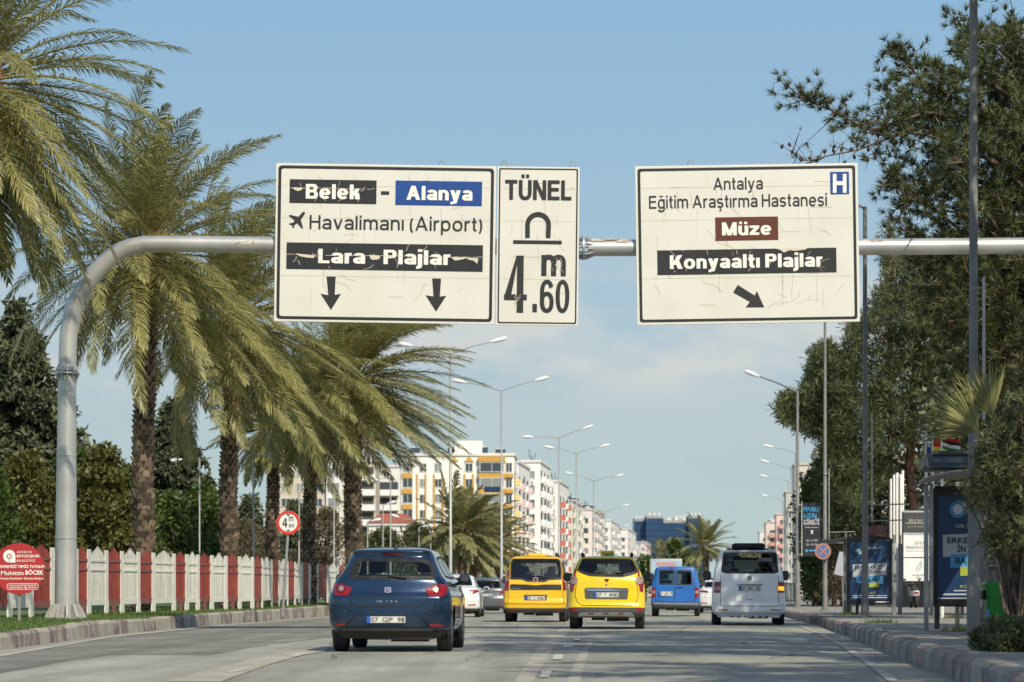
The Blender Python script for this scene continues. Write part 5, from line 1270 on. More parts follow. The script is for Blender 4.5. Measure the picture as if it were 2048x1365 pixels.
conifer('very tall dark conifer standing behind the gantry post', 30, 118, 590, 330, 'cedar', 51, cyl=.75, layers=54, per=8, leaf=(.42,.17))
conifer('pointed dark conifer behind the rough palm trunk, branches in ragged tiers', 345, 126, 795, 240, 'cedar', 52, cyl=.4, layers=44, per=8, leaf=(.38,.15), droop=.15)
conifer('small dark conifer between the two slender light poles', 500, 140, 985, 110, 'cedar', 53, layers=26, per=8, cyl=.3, leaf=(.34,.13))
conifer('small dark conifer behind the height limit sign', 590, 150, 1000, 110, 'cedar', 54, layers=26, per=8, cyl=.3, leaf=(.34,.13))
bushy('olive yellow tree behind the round red sign', 55, 104, 900, 215, 'leaf_olive', 61, nc=150)
bushy('green tree leaning over the fence behind the gantry post', 150, 112, 895, 175, 'leaf_green', 62, nc=120)
bushy('golden olive tree between the gantry post and the first palm', 205, 106, 880, 155, 'leaf_olive', 63, nc=120)
bushy('fresh green tree behind the first palm trunk', 262, 108, 935, 150, 'leaf_green', 64, nc=110)
bushy('dark green bush past the first palm trunk', 340, 112, 985, 150, 'leaf_green', 65, nc=100)
bushy('mixed green bush next to the dark palm trunk', 405, 116, 965, 130, 'leaf_green', 66, nc=90)
bushy('deep green tree at the edge of the frame, above the round sign', -30, 100, 920, 170, 'leaf_green', 67, nc=100)
bushy('bare brown bush between the dark palm and the short palm', 492, 122, 1040, 120, 'leaf_brown', 68, nc=80, leaf=(.2,.05), per=60)
bushy('bare brown bush to the near side of the thick windswept palm', 655, 118, 1015, 150, 'leaf_brown', 69, nc=110, leaf=(.2,.05), per=60, low=.3)
for i, (px, d, tp, w, lb) in enumerate(((770,168,1058,120,'flat topped pine behind the blue hatchback roof'),(835,175,1046,130,'flat topped pine under the yellow trimmed flats'),(900,182,1052,120,'flat topped pine behind the first tall lamp post'),(735,180,1070,90,'low pine beside the thick palm trunk'))):
    bushy(lb, px, d, tp, w, 'needle_far', 71+i, name='pine_tree', nc=110, leaf=(.3,.12), rc=.65, low=.3, group='pines below the flats', bark='bark_red')
bushy('dark rounded tree below the blue glass block', 1352, 215, 1082, 90, 'leaf_green', 76, bz=.1, nc=50, leaf=(.4,.25), per=36, rc=.7)
bushy('hazy green tree between the far flats and the orange taxi roof', 1290, 260, 1112, 70, 'leaf_green', 77, bz=.1, nc=36, leaf=(.5,.3), per=30, rc=.8)

# --- pines over the right pavement
def in_poly(poly, u, v):
    c = False
    for i in range(len(poly)):
        (x1,y1),(x2,y2) = poly[i], poly[i-1]
        if (y1 > v) != (y2 > v) and u < (x2-x1)*(v-y1)/(y2-y1)+x1: c = not c
    return c
def tuft(mb, p, dr, n, l, w, rnd):
    for i in range(n):
        v = (dr + Vector((rnd.gauss(0,.55), rnd.gauss(0,.55), rnd.gauss(0,.55)))).normalized()
        s = v.orthogonal().normalized()*w; s.rotate(Matrix.Rotation(rnd.uniform(0,3.14), 3, v)); b = p + v*.01
        mb.add([b-s, b+s, b+v*l*rnd.uniform(.7,1.15)], [(0,1,2)])
def twig(mb, tw, a, b, rnd, nt, n, l, w, cones=None):
    tw.tube([a, a.lerp(b,.5)+Vector((rnd.uniform(-.05,.05), rnd.uniform(-.05,.05), rnd.uniform(-.02,.06))), b], [.012,.009,.004], 4, False)
    d = (b-a).normalized()
    for j in range(nt):
        f = 1 - .75*(j/max(1,nt-1))**1.3 if nt > 1 else 1; q = a.lerp(b, f) + (Vector((rnd.gauss(0,.06), rnd.gauss(0,.06), rnd.gauss(0,.05))) if j else Vector())
        tuft(mb, q, (d*.7 + Vector((rnd.gauss(0,.4), rnd.gauss(0,.4), rnd.gauss(.2,.35)))).normalized(), n, l, w, rnd)
    if cones and rnd.random() < .5:
        for _ in range(rnd.randint(1,3)):
            q = a.lerp(b, rnd.uniform(.1,.7)) + Vector((rnd.gauss(0,.05),rnd.gauss(0,.05),rnd.gauss(-.02,.05))); cones.append(q)

rnd = random.Random(101); t0 = P(2125, 1200, 57); t0.z = .2
pine = thing('pine_tree', 'big pine leaning over the hospital sign, with cones and bare twigs at its edge', 'tree', t0, 0, 'pines along the pavement')
nb, tb, cb, lb = MB(), MB(), [], MB()
rel = lambda px, py, d: P(px, py, d) - t0
trunk = [Vector((0,0,-.1)), Vector((-.1,0,3.2)), Vector((-.35,.1,6.5)), Vector((-.6,0,9.8)), Vector((-.5,0,12.5)), Vector((-.3,0,15))]
lb.tube(trunk, [.38,.33,.28,.22,.15,.06], 10)
limbdefs = [
 ([(2090,330,56.5),(2000,290,56.5),(1936,245,56.5),(1860,225,56.1),(1800,245,55.9),(1740,262,55.8),(1690,232,55.7),(1640,212,55.6),(1596,196,55.5)], .075),
 ([(2095,420,56.5),(1990,330,56.1),(1900,290,55.9),(1830,265,55.7),(1770,280,55.5),(1720,300,55.5),(1660,312,55.4),(1612,322,55.2),(1585,305,55)], .055),
 ([(2090,250,56.5),(1985,170,56.5),(1900,190,56.7),(1840,160,56.5),(1815,120,56.5),(1805,90,56.5)], .06),
 ([(2080,200,56.5),(2010,120,56.7),(1950,80,56.9),(1925,50,56.9)], .05),
 ([(2080,560,56.5),(1990,470,56.1),(1930,430,55.7),(1860,420,55.5),(1810,380,55.5),(1775,345,55.5)], .05),
 ([(2080,650,56.5),(1960,560,56.1),(1890,520,55.9),(1850,490,55.7),(1830,470,55.5)], .05),
 ([(2090,480,56.5),(2000,380,57.5),(1940,330,58),(1880,330,42)], .06),
 ([(2100,760,56.5),(2000,690,56.5),(1940,650,56.3),(1890,640,56.1)], .05),
 ([(2090,160,56.5),(2050,90,56.5),(2030,40,56.5)], .05)]
for pts, r in limbdefs:
    q = smooth_path([rel(*p) + Vector((rnd.uniform(-.02,.02), 0, rnd.uniform(-.03,.03))) for p in pts], 3); lb.tube(q, [lerp(r, .008, (i/len(q))**.7) for i in range(len(q))], 6)
    bare = pts[-1][0] == 1585
    for i in range(2, len(q)-1):
        f = i/len(q)
        for k in range(3 if f < .6 else 4):
            a = q[i].lerp(q[i+1], rnd.random()); e = a + Vector((rnd.gauss(-.13,.27), rnd.gauss(0,.3), rnd.gauss(.1,.27)))
            if bare and f > .45:
                tb.tube([a, a.lerp(e,.5)+UP*.03, e], [.009,.006,.003], 4, False)
                if rnd.random() < .6: cb.append(a.lerp(e, rnd.random()))
                if rnd.random() < .15: twig(nb, tb, a, e, rnd, 1, 14, .12, .004)
            else: twig(nb, tb, a, e, rnd, rnd.randint(1,3) if f < .85 else 4, 28, .22, .0092, cb if f > .3 and rnd.random() < .35 else None)
# the mass of the crown: twigs sprouting from many small branches
poly1 = [(1700,225),(1760,190),(1800,150),(1830,110),(1880,140),(1920,90),(1960,70),(2010,56.5),(2048,60),(2200,60),(2200,800),(1930,790),(1880,640),(1840,540),(1815,470),(1790,430),(1770,380),(1750,330),(1720,290)]
holes = [(1735,210,30),(1785,330,30),(1830,300,16),(1930,180,20),(1860,480,20),(1950,480,16),(1985,350,16),(1800,410,20),(1880,110,26),(1700,262,16),(1840,165,18),(1770,235,14),(1990,200,18),(1900,430,16),(1870,300,16),(1965,120,22)]
cnt = 0
while cnt < 2500:
    px, py = rnd.uniform(1690,2200), rnd.uniform(40,800)
    if not in_poly(poly1, px, py) or any((px-x)**2+(py-y)**2 < r*r for x, y, r in holes): continue
    edge = max(0, min(1, (px-1760)/230))
    if rnd.random() > .30 + .7*edge: continue
    p = rel(px, py, 57 + rnd.gauss(.4,1.7)); e = p + Vector((rnd.gauss(-.1,.27), rnd.gauss(-.05,.27), rnd.gauss(.08,.24))); cnt += 1
    twig(nb, tb, p, e, rnd, 3, 24, .235, .0115, cb if rnd.random() < .07 else None)
    if cnt % 40 == 0:
        j = rnd.choice(trunk[2:5]); m = j.lerp(p,.55) + Vector((0, rnd.uniform(-.3,.3), rnd.uniform(0,.4))); lb.tube([j, m, p], [.06,.035,.01], 5)
lb.build('trunk', MT['bark'], pine, 180); tb.build('twig', MT['twig'], pine, 180); nb.build('crown', MT['needle'], pine); cm = MB().lathe([(.010,-.05),(.034,-.025),(.037,.01),(.022,.045),(.005,.065)], 8, 'z').build('pine_cone', MT['cone'], pine, 180, cb[0])
for q in cb[1:98]:
    o = cm.copy(); COL.objects.link(o); o.location = q; o.rotation_euler = (rnd.uniform(-1,1), rnd.uniform(-1,1), 0)
print('cones', len(cb))

def pine_mass(label, tpx, d, poly, n, seed, name='pine_tree', dd=3.0, mat='needle_far', leaf=(.24,.05), per=26, rc=.34, lean=0, bark='bark_red', ttop=None, tr=.26, holes=(), up=.3):
    rnd = random.Random(seed); b = P(tpx, 1200, d); b.z = .2; root = thing(name, label, 'tree', b, 0, 'pines along the pavement' if name == 'pine_tree' else None)
    mb, tb = MB(), MB(); xs = [p[0] for p in poly]; ys = [p[1] for p in poly]; tips = []
    top = P(ttop[0], ttop[1], d) - b
    tb.tube([Vector((0,0,-.1)), top*.4+Vector((lean,0,0)), top*.75, top], [tr, tr*.8, tr*.6, tr*.25], 9)
    i = 0
    while i < n:
        px, py = rnd.uniform(min(xs), max(xs)), rnd.uniform(min(ys), max(ys))
        if not in_poly(poly, px, py) or any((px-x)**2+(py-y)**2 < r*r for x, y, r in holes): continue
        p = P(px, py, d + rnd.gauss(0, dd)) - b; i += 1; tips.append(p)
        cluster(mb, p, rc*rnd.uniform(.6,1.4), per, leaf[0], leaf[1], rnd, up, .7)
    for t in tips[:40]:
        f = max(.3, min(.95, t.z/top.z*.85)); a = top*f
        m = a.lerp(t,.55)+UP*rnd.uniform(0,.4); tb.tube([a, m, t], [.07,.04,.012], 5)
    tb.build('trunk', MT[bark], root, 180); mb.build('crown', MT[mat], root); return root
pine_mass('tall pine behind the steel arm, its reddish trunk rising past the stacked white signs', 1846, 119,
    [(1778,562),(1800,520),(1850,505),(2080,500),(2080,1000),(1990,960),(1940,905),(1890,860),(1850,880),(1800,905),(1770,960),(1735,1010),(1690,1010),(1664,960),(1650,900),(1662,800),(1650,760),(1690,700),(1700,650),(1735,640),(1745,600)], 2300, 111, ttop=(1830,520), lean=-.5, leaf=(.42,.05), rc=.42, per=36, up=.7,
    holes=[(1745,690,14),(1690,860,14),(1790,575,10),(1720,780,12),(1825,900,16)])
pine_mass('sparse pine top poking up above the steel arm', 1782, 120, [(1762,470),(1775,440),(1788,455),(1795,500),(1790,560),(1765,560)], 60, 112, ttop=(1778,450), tr=.16, dd=1.0)
pine_mass('dark green tree with a lobed crown reaching out over the pavement lamps', 1690, 122,
    [(1556,818),(1578,788),(1604,792),(1620,760),(1630,700),(1655,690),(1680,720),(1700,720),(1706,1080),(1660,1085),(1645,1010),(1640,930),(1655,880),(1630,868),(1600,862),(1572,846)], 800, 113, name='broadleaf_tree', dd=2.5, mat='needle_far', leaf=(.38,.06), per=40, rc=.40, ttop=(1680,700), bark='bark', up=.6, holes=[(1612,830,9),(1640,800,8)])
pine_mass('leafy tree standing right behind the black pole banner', 1640, 130, [(1600,1000),(1618,960),(1640,925),(1665,900),(1690,1000),(1690,1190),(1606,1190),(1598,1100)], 330, 116, name='broadleaf_tree', dd=1.6, mat='leaf_green', leaf=(.26,.14), per=30, rc=.45, ttop=(1645,960), bark='bark')
pine_mass('gloomy tree filling the gap under the tall pine', 1740, 136,
    [(1652,1010),(1700,960),(1780,930),(1850,900),(1960,880),(2120,860),(2120,1170),(1900,1160),(1760,1165),(1660,1170),(1640,1090)], 900, 114, name='broadleaf_tree', dd=2.5, mat='leaf_hedge', leaf=(.30,.16), per=26, rc=.5, ttop=(1760,930), bark='bark')
pine_mass('dark tree past the near bus shelter, behind the oleander', 1985, 70,
    [(1850,800),(1920,740),(2000,720),(2140,700),(2140,1130),(2000,1140),(1930,1000),(1880,920)], 420, 115, name='broadleaf_tree', dd=2.0, mat='leaf_hedge', leaf=(.24,.12), per=30, rc=.45, ttop=(1990,760), bark='bark')
bushy('rusty brown shrub below the black pole banner', 1668, 120, 1062, 62, 'leaf_brown', 121, bz=.2, name='shrub', cat='shrub', nc=40, leaf=(.16,.06), per=50, rc=.4)
bushy('low green shrub at the foot of the concrete lamp post', 1628, 122, 1150, 50, 'leaf_green', 122, bz=.2, name='shrub', cat='shrub', nc=26, leaf=(.16,.08), per=40, rc=.35)

# --- roadside trees before the frame's edge: their shade stripes the road
def shade_tree(label, x, y, H, r, seed, lo=.62):
    rnd = random.Random(seed); root = thing('pine_tree', label, 'tree', (x, y, .2), 0, 'pines along the pavement'); mb, tb = MB(), MB(); tips = []
    for i in range(120):
        a = rnd.uniform(0,6.28); f = rnd.random()**.5; c = Vector((math.cos(a)*r*f, math.sin(a)*r*f, H*rnd.uniform(lo,1) )); tips.append(c)
        cluster(mb, c, rnd.uniform(.35,.6), 60, .28, .10, rnd, .2, .45)
    tb.tube([(0,0,-.1),(.1,0,H*.4),(0,0,H*.9)], [.28,.2,.08], 9); limbs(tb, Vector((.05,0,H*.5)), tips[:24], .08, rnd)
    tb.build('trunk', MT['bark_red'], root, 180); mb.build('crown', MT['needle_far'], root)
for i, (x, y, H, r, lo) in enumerate(((7.2,8,12,2.7,.62),(9.0,14,13,2.8,.62),(7.8,24,14,2.8,.74),(8.8,31,14.5,3.0,.76),(9.9,37,15,3.0,.76),(10.8,28,12.5,2.8,.6),(12.2,20,12,2.8,.6),(12.8,36,12.5,2.6,.6))):
    shade_tree('roadside pine beyond the edge of the frame, casting shade on the road', x, y, H, r, 130+i, lo)

# --- near plants at the pavement edge
rnd = random.Random(140); b = P(2042, 1200, 27.5); b.z = .2
ol = thing('oleander_bush', 'oleander bush hanging over the green bin at the pavement edge', 'bush', b); mb, tb = MB(), MB()
polyo = [(1940,880),(1985,850),(2010,800),(2048,770),(2150,740),(2150,1150),(2040,1105),(1990,1118),(1962,1065),(1985,1015),(1950,1000),(1925,965),(1950,915),(1955,870)]
n = 0
while n < 760:
    px, py = rnd.uniform(1915,2150), rnd.uniform(740,1150)
    if not in_poly(polyo, px, py): continue
    p = P(px, py, 27.5+rnd.gauss(0,.45)) - b; n += 1; up = Vector((rnd.gauss(-.1,.5), rnd.gauss(-.2,.4), rnd.gauss(.6,.4))).normalized(); st = p - up*.22
    tb.tube([st, p], [.005,.003], 4, False)
    for j in range(20):
        q = st.lerp(p, rnd.random()**.7); a = rnd.uniform(0,6.28); o = up.orthogonal(); o.rotate(Matrix.Rotation(a, 3, up)); v = (up*rnd.uniform(.1,.9) + o*.8).normalized()
        l = rnd.uniform(.07,.125); s = v.cross(up).normalized()*.0095; m = q+v*l*.5+Vector((0,0,.004)); e = q + v*l - UP*l*.12
        mb.add([q, m+s, e, m-s], [(0,1,2,3)])
for i in range(26):
    px, py = rnd.choice([(1945,970),(1990,1000),(2010,900),(1970,880),(2040,820),(2000,1060),(2060,980)]); t = P(px+rnd.uniform(-20,20), py+rnd.uniform(-20,20), 27.5+rnd.gauss(0,.3)) - b
    s0 = Vector((rnd.uniform(-.12,.12), rnd.uniform(-.12,.12), 0)); tb.tube([s0, s0.lerp(t,.55)+Vector((.05,0,.15)), t], [.018,.012,.004], 5, False)
tb.build('branch', MT['twig'], ol, 180); mb.build('foliage', MT['leaf_oleander'], ol)
# fan palm
b = P(2040, 1200, 30.5); b.z = .2; fp = thing('fan_palm', 'stout fan palm with pale fan leaves, squeezed between the oleander and the green bin', 'palm tree', b)
tp = P(2036, 985, 30.5) - b; palm_trunk(fp, Vector((0,0,-.1)), tp, .19, .16, rnd); mb, tb = MB(), MB()
for (hx, hy, a0, a1, l) in ((1958,862,95,192,.78),(1985,835,75,150,.70)):
    h = P(hx, hy, 30.3+rnd.uniform(-.3,.3)) - b; tb.tube([tp, tp.lerp(h,.5)+UP*.08, h], [.014,.012,.010], 5, False); nb_ = 26
    for i in range(nb_):
        a = R(lerp(a0, a1, i/(nb_-1))); v = Vector((math.cos(a), rnd.uniform(-.15,.15), math.sin(a))).normalized(); sd = v.cross(Vector((0,1,0))).normalized(); ll_ = l*rnd.uniform(.85,1.1)
        m = h+v*ll_*.55; e = h+v*ll_+Vector((0,0,-.05)); mb.add([h, m+sd*.018+Vector((0,.012,0)), m-sd*.018+Vector((0,.012,0)), e, m], [(0,1,4),(0,4,2),(1,3,4),(4,3,2)])
tb.build('leaf_stem', MT['rachis'], fp, 180); mb.build('crown', M('fan palm leaf', (0.26,0.25,0.09), 0.5, isl=.3, trans=.25), fp)
b = P(2030, 1300, 25.0); b.z = .21; hd = thing('hedge', 'low clipped dark hedge on the kerb corner', 'hedge', b); mb, tb = MB(), MB()
for i in range(330):
    c = Vector((rnd.uniform(-.30,.75), rnd.uniform(-.55,.75), rnd.uniform(.0,.30)*(1-.5*max(0,(abs(-.3-0)>1))))); c.z *= 1 - .35*max(0, (-.12-c.x)/.2)
    if c.x < -.2: c.z *= .8
    tb.tube([(c.x*.7, c.y*.8, -.02), c], [.008,.003], 4, False); cluster(mb, c, .075, 46, .05, .024, rnd, .5, .8)
tb.build('branch', MT['twig'], hd); mb.build('foliage', MT['leaf_hedge'], hd)
for i, (px, d) in enumerate(((1928,38.5),(1700,70),(1760,50),(1905,60))):
    b = P(px, 1200, d); b.z = .215; w = thing('weed_tuft', ['green weeds at the foot of the tallest lamp pole','green weeds by the far shelter post','small weeds along the pavement edge','weeds under the near advertising panel'][i], 'weeds', b); mb = MB()
    for j in range(160):
        a = rnd.uniform(0,6.28); p = Vector((rnd.gauss(0,.18), rnd.gauss(0,.12), 0)); v = Vector((math.cos(a)*.5, math.sin(a)*.5, 1)).normalized(); s = v.orthogonal().normalized()*.008; mb.add([p-s, p+s, p+v*rnd.uniform(.06,.16)], [(0,1,2)])
    mb.build('foliage', MT['grass'], w)
# ------------------------------------------------------------------ street lamps
MT['lamp_head'] = M('lamp housing', (0.72,0.72,0.70), 0.4)
MT['pole_grey'] = M('painted steel pole', (0.42,0.43,0.41), 0.5, 0.3, var=0.1, scale=2)
MT['pole_dull'] = M('weathered lamp pole', (0.23,0.23,0.215), 0.7, 0.1, col2=(0.17,0.165,0.15), scale=1.5)
def lamp(label, px, d, top, arms, bz=.1, r=(.10,.055), mat='pole_grey', group='street lamps', bend=0.0, foot=True, headl=.62):
    b = P(px, 1200, d); b.z = bz; root = thing('street_lamp', label, 'street lamp', b, 0, group); T = P(px, top, d) - b
    mb = MB(); mb.tube([(0,0,-.05), (0,0,T.z*.33), (0,0,T.z*.33+.01), T], [r[0], r[0]*.82, r[0]*.74, r[1]], 10)
    mb.build('pole', MT[mat], root, 50)
    if foot: MB().lathe([(r[0]*1.9,-.02),(r[0]*1.9,.03),(r[0]*1.15,.06),(r[0]*1.1,.25)], 12, 'z').build('pole_foot', MT[mat], root, 40)
    for ax, ay, dy in arms:
        e = P(px+ax, top-ay, d) - b; e.y += dy; mb = MB(); mb.tube([T-UP*.05, T.lerp(e,.5)+UP*.03, e], [r[1]*.75, r[1]*.6, r[1]*.5], 6); a = mb.build('lamp_arm', MT[mat], root, 60)
        u = (e-T).normalized(); h = MB(); q = [e-u*.1, e+u*.05, e+u*headl*.35, e+u*headl*.8, e+u*headl]; h.tube(q, [.04,.075,.10,.095,.04], 10)
        h.build('lamp_head', MT['lamp_head'], a, 60)
    return root
for px, d, top, arms, lb in (
    (901,103,706,((-80,13,-.3),(84,24,.3)),'tall twin armed street lamp nearest on the median, beside the yellow trimmed flats'),
    (1003,121,780,((-74,14,-.3),(70,20,.3)),'twin armed street lamp on the median directly before the yellow trimmed flats'),
    (1118,158,875,((-54,0,-.3),(50,18,.3)),'twin armed street lamp standing over the orange taxi, one arm level'),
    (1153,175,906,((-48,9,-.3),(50,13,.3)),'twin armed street lamp just past the level armed one'),
    (1188,217,961,((-44,12,-.3),(46,9,.3)),'twin armed street lamp above the bright yellow taxi'),
    (1210,290,1023,((-30,6,-.3),(38,11,.3)),'small distant twin armed street lamp before the pale far flats'),
    (1224,370,1060,((-22,5,-.3),(26,8,.3)),'tiny distant street lamp whose arms touch the far flats'),
    (1232,440,1082,((-18,4,-.3),(24,7,.3)),'tiny distant street lamp, next to last in the median row'),
    (1240,520,1098,((-15,4,-.3),(20,6,.3)),'tiny distant street lamp, last in the median row')):
    lamp(lb, px, d, top, arms, r=(.080,.045) if d < 200 else (.10,.06), foot=d < 200, group='median street lamps')
lamp('concrete coloured lamp post beside the black banner, one long arm over the road', 1595, 112, 783, ((-82,30,-.3),), .215, (.12,.06), 'pole_dull', 'pavement street lamps')
for px, d, top, ax, ay, lb in ((1591,175,905,-48,10,'single armed street lamp just past the black banner'),(1583,196,937,-48,12,'single armed street lamp, second past the black banner'),(1577,217,962,-44,8,'single armed street lamp, third past the black banner'),(1566,256,1001,-32,8,'single armed street lamp, fourth past the black banner'),(1574,330,1050,-26,7,'small distant lamp before the red roofed pink flats'),(1570,390,1075,-22,6,'tiny distant lamp near the red roofed pink flats')):
    lamp(lb, px, d, top, ((ax, ay, -.3),), .215, (.085,.05), 'pole_grey', 'pavement street lamps', foot=False)
lamp('lamp post with the round no stopping sign', 1650, 87.5, 636, ((-24,2,.2),), .215, (.09,.045), 'pole_dull', 'pavement street lamps')
lamp('lamp post rising behind the hospital sign, its foot by the far shelter', 1730, 62, 414, ((-24,4,.2),), .215, (.09,.05), 'pole_dull', 'pavement street lamps')
tall = lamp('tallest grey lamp post, in front of the pine and the near bus shelter', 1947, 35, -140, ((-60,12,.2),), .215, (.085,.055), 'pole_dull', 'pavement street lamps')
MB().bbox((0,0,.35), (.17,.17,.9), .03).build('pole_base', MT['pole_dull'], tall, 50)
for px, d, top, ax, ay, lb in ((507,98,915,22,4,'slender light pole between the dark palm and the short palm'),(399,108,915,-40,-5,'slender light pole partly hidden by the pointed conifer'),(598,112,985,14,3,'slender light pole right behind the height limit sign'),(668,115,1005,12,3,'slender light pole between the two last palms of the row'),(735,130,1045,12,3,'short light pole above the blue hatchback roof'),(781,135,955,-28,-6,'light pole with a drooping arm past the last palm of the row'),(766,140,1010,12,3,'short light pole beside the drooping armed one'),(838,150,1055,10,2,'short light pole before the flat topped pines'),(861,145,1052,-66,18,'light pole with one long rising arm before the pines')):
    lamp(lb, px, d, top, ((ax, ay, 0),), .42, (.05,.035), 'pole_grey', 'slender light poles', foot=False, headl=.4)
# empty banner frames on the lamp posts, and the banner
def banner_frame(label, px, d, y0, y1, bx, fill=None, ext=0):
    k = d/FPX; b = P(px, y0, d); b.y -= .02; root = thing('banner_holder', label, 'banner holder', b, 0); H = (y1-y0)*k; W = (bx-px)*k
    MB().tube([(W*.0+.12*1,0,.12),(.12,0,-H)], .022, 6).build('upright', MT['pole_grey'], root, 60)
    for z in (-H*.02, -H*.80 if ext else -H*.96):
        MB().tube([(-.05,0,z),(W+ext*k,0,z+.01)], .014, 6).build('crossbar', MT['galv_dull'], root, 60)
    return root
banner_frame('empty banner frame on the tallest lamp post', 1950, 34.9, 572, 840, 1969)
banner_frame('empty banner frame on the lamp post behind the hospital sign', 1734, 61.9, 838, 1045, 1748, None, 0)
f = banner_frame('empty banner frame on the post with the round no stopping sign', 1651, 87.4, 945, 1088, 1660)
for r_, y0, (xa, xb), d in ((None,1010,(1745,1820),61.8),(None,1042,(1745,1812),61.8),(None,1065,(1658,1710),87.2),(None,1087,(1658,1690),87.2)):
    q = P(xa, y0, d); w = (xb-xa)*d/FPX; o = MB().tube([(0,0,0),(w,0,.02)], .018, 6).build('bracket_arm', MT['galv_dull'], None, 60, q)
    tag(o, {1010:'upper bare steel bracket in front of the white ribbed pylon',1042:'lower bare steel bracket in front of the white ribbed pylon',1065:'upper bare steel bracket beside the round no stopping sign',1087:'lower bare steel bracket beside the round no stopping sign'}[y0], 'bracket')
MT['poster_black'] = M('black banner cloth', (0.012,0.013,0.018), 0.7)
MT['poster_cyan'] = M('cyan print', (0.05,0.35,0.62), 0.6)
MT['print_white'] = M('white print', (0.62,0.63,0.64), 0.6)
MT['poster_blue'] = M('dark blue poster', (0.009,0.032,0.085), 0.35, col2=(0.014,0.05,0.13), scale=1.2, ramp=(0.4,0.65))
MT['poster_pale'] = M('pale poster patch', (0.42,0.45,0.47), 0.5)
MT['poster_sky'] = M('light blue poster patch', (0.06,0.27,0.52), 0.5)
MT['poster_lime'] = M('lime poster patch', (0.36,0.40,0.05), 0.5)
MT['poster_ink'] = M('dark print', (0.012,0.016,0.03), 0.5)
class Flat:
    """a flat printed panel: photo pixels of an enlarged view -> panel plane"""
    def __init__(s, root, zs, zo, px, py, d): s.r, s.zs, s.zo, s.px, s.py, s.k = root, zs, zo, px, py, d/FPX
    def c(s, x, y): return ((x/s.zs+s.zo[0]-s.px)*s.k, -(y/s.zs+s.zo[1]-s.py)*s.k)
    def poly(s, pts, mat, name, y, t=.003, rad=0): 
        q = [s.c(*p) for p in pts]; return MB().plate(rounded(q, rad) if rad else q, y, y+t).build(name, MT[mat], s.r)
    def text(s, b, x0, x1, yb, yc, mat, y, bold=0.0, name='lettering'):
        a = s.c(x0, yb); e = s.c(x1, yc); mb = MB(); mb.text(b, a[0], e[0], a[1], e[1]-a[1], y, bold); return mb.build(name, MT[mat], s.r)
    def disc(s, x, y, r, mat, name, yy):
        a = s.c(x, y); k = r/s.zs*s.k; return MB().plate([(a[0]+k*math.cos(t), a[1]+k*math.sin(t)) for t in [2*math.pi*i/28 for i in range(28)]], yy, yy+.003).build(name, MT[mat], s.r)
k = 112
root = thing('banner', 'black pole banner with light blue and white lettering on the concrete coloured post', 'banner', P(1623,1060,111.7))
F = Flat(root, 3.591, (1500,860), 1623, 1060, 111.7)
F.poly([(378,525),(508,525),(508,910),(378,908)], 'poster_black', 'cloth', -.01, .02)
F.text('MARKA',386,500,588,552,'poster_cyan',-.016,.012); F.text('NIZIN',386,478,634,598,'poster_cyan',-.016,.012); F.text('DİREĞİ',386,497,680,645,'print_white',-.016,.012)
F.text('Rezervasyon',398,490,705,694,'print_white',-.016); F.text('321 19 737',402,486,803,788,'print_white',-.016); F.text('321 19 736',402,486,832,817,'print_white',-.016)
a = F.c(443,736); F.poly([(432,722),(452,722),(456,730),(448,738),(456,746),(440,748),(434,740),(444,736)],'print_white','emblem',-.016)
F.poly([(395,868),(406,856),(418,868),(406,880)],'poster_cyan','emblem',-.016); F.poly([(422,863),(470,863),(470,872),(422,872)],'poster_cyan','lettering',-.016)
MB().tube([F.c(372,515)[:1]+(0.0,)+F.c(372,515)[1:], F.c(372,910)[:1]+(0.0,)+F.c(372,910)[1:]], .03, 6).build('upright', MT['pole_grey'], root, 60)
for y in (540, 895): a = F.c(350,y); b = F.c(508,y); MB().tube([(a[0],.02,a[1]),(b[0],.02,b[1])], .025, 6).build('crossbar', MT['galv_dull'], root, 60)
# no stopping sign
MT['sign_faded'] = M('faded red sheeting', (0.42,0.17,0.12), 0.6)
MT['sign_sun_blue'] = M('faded blue sheeting', (0.05,0.16,0.36), 0.6)
kk = 87.2/FPX; root = thing('no_stopping_sign', 'round blue no stopping sign with a faded red cross, on a lamp post', 'traffic sign', P(1646,1103,87.2))
MB().lathe([(.285,-.01),(.285,.01)], 32, 'y').build('disc', MT['sign_faded'], root, 30)
ci = lambda r: [(r*math.cos(t), r*math.sin(t)) for t in [2*math.pi*i/32 for i in range(32)]]
MB().plate(ci(.215), -.016, -.012).build('blue_field', MT['sign_sun_blue'], root)
for a in (45, -45):
    u = Vector((math.cos(R(a)), math.sin(R(a)))); w = Vector((-u.y, u.x))*.028; q = [u*.22+w, -u*.22+w, -u*.22-w, u*.22-w]; y = -.021 if a > 0 else -.024
    MB().plate([tuple(v) for v in q], y, y+.003).build('cross_bar', MT['sign_faded'], root)
MB().bbox((0,.06,0),(.34,.05,.05),.008).build('clamp', MT['galv_dull'], root)

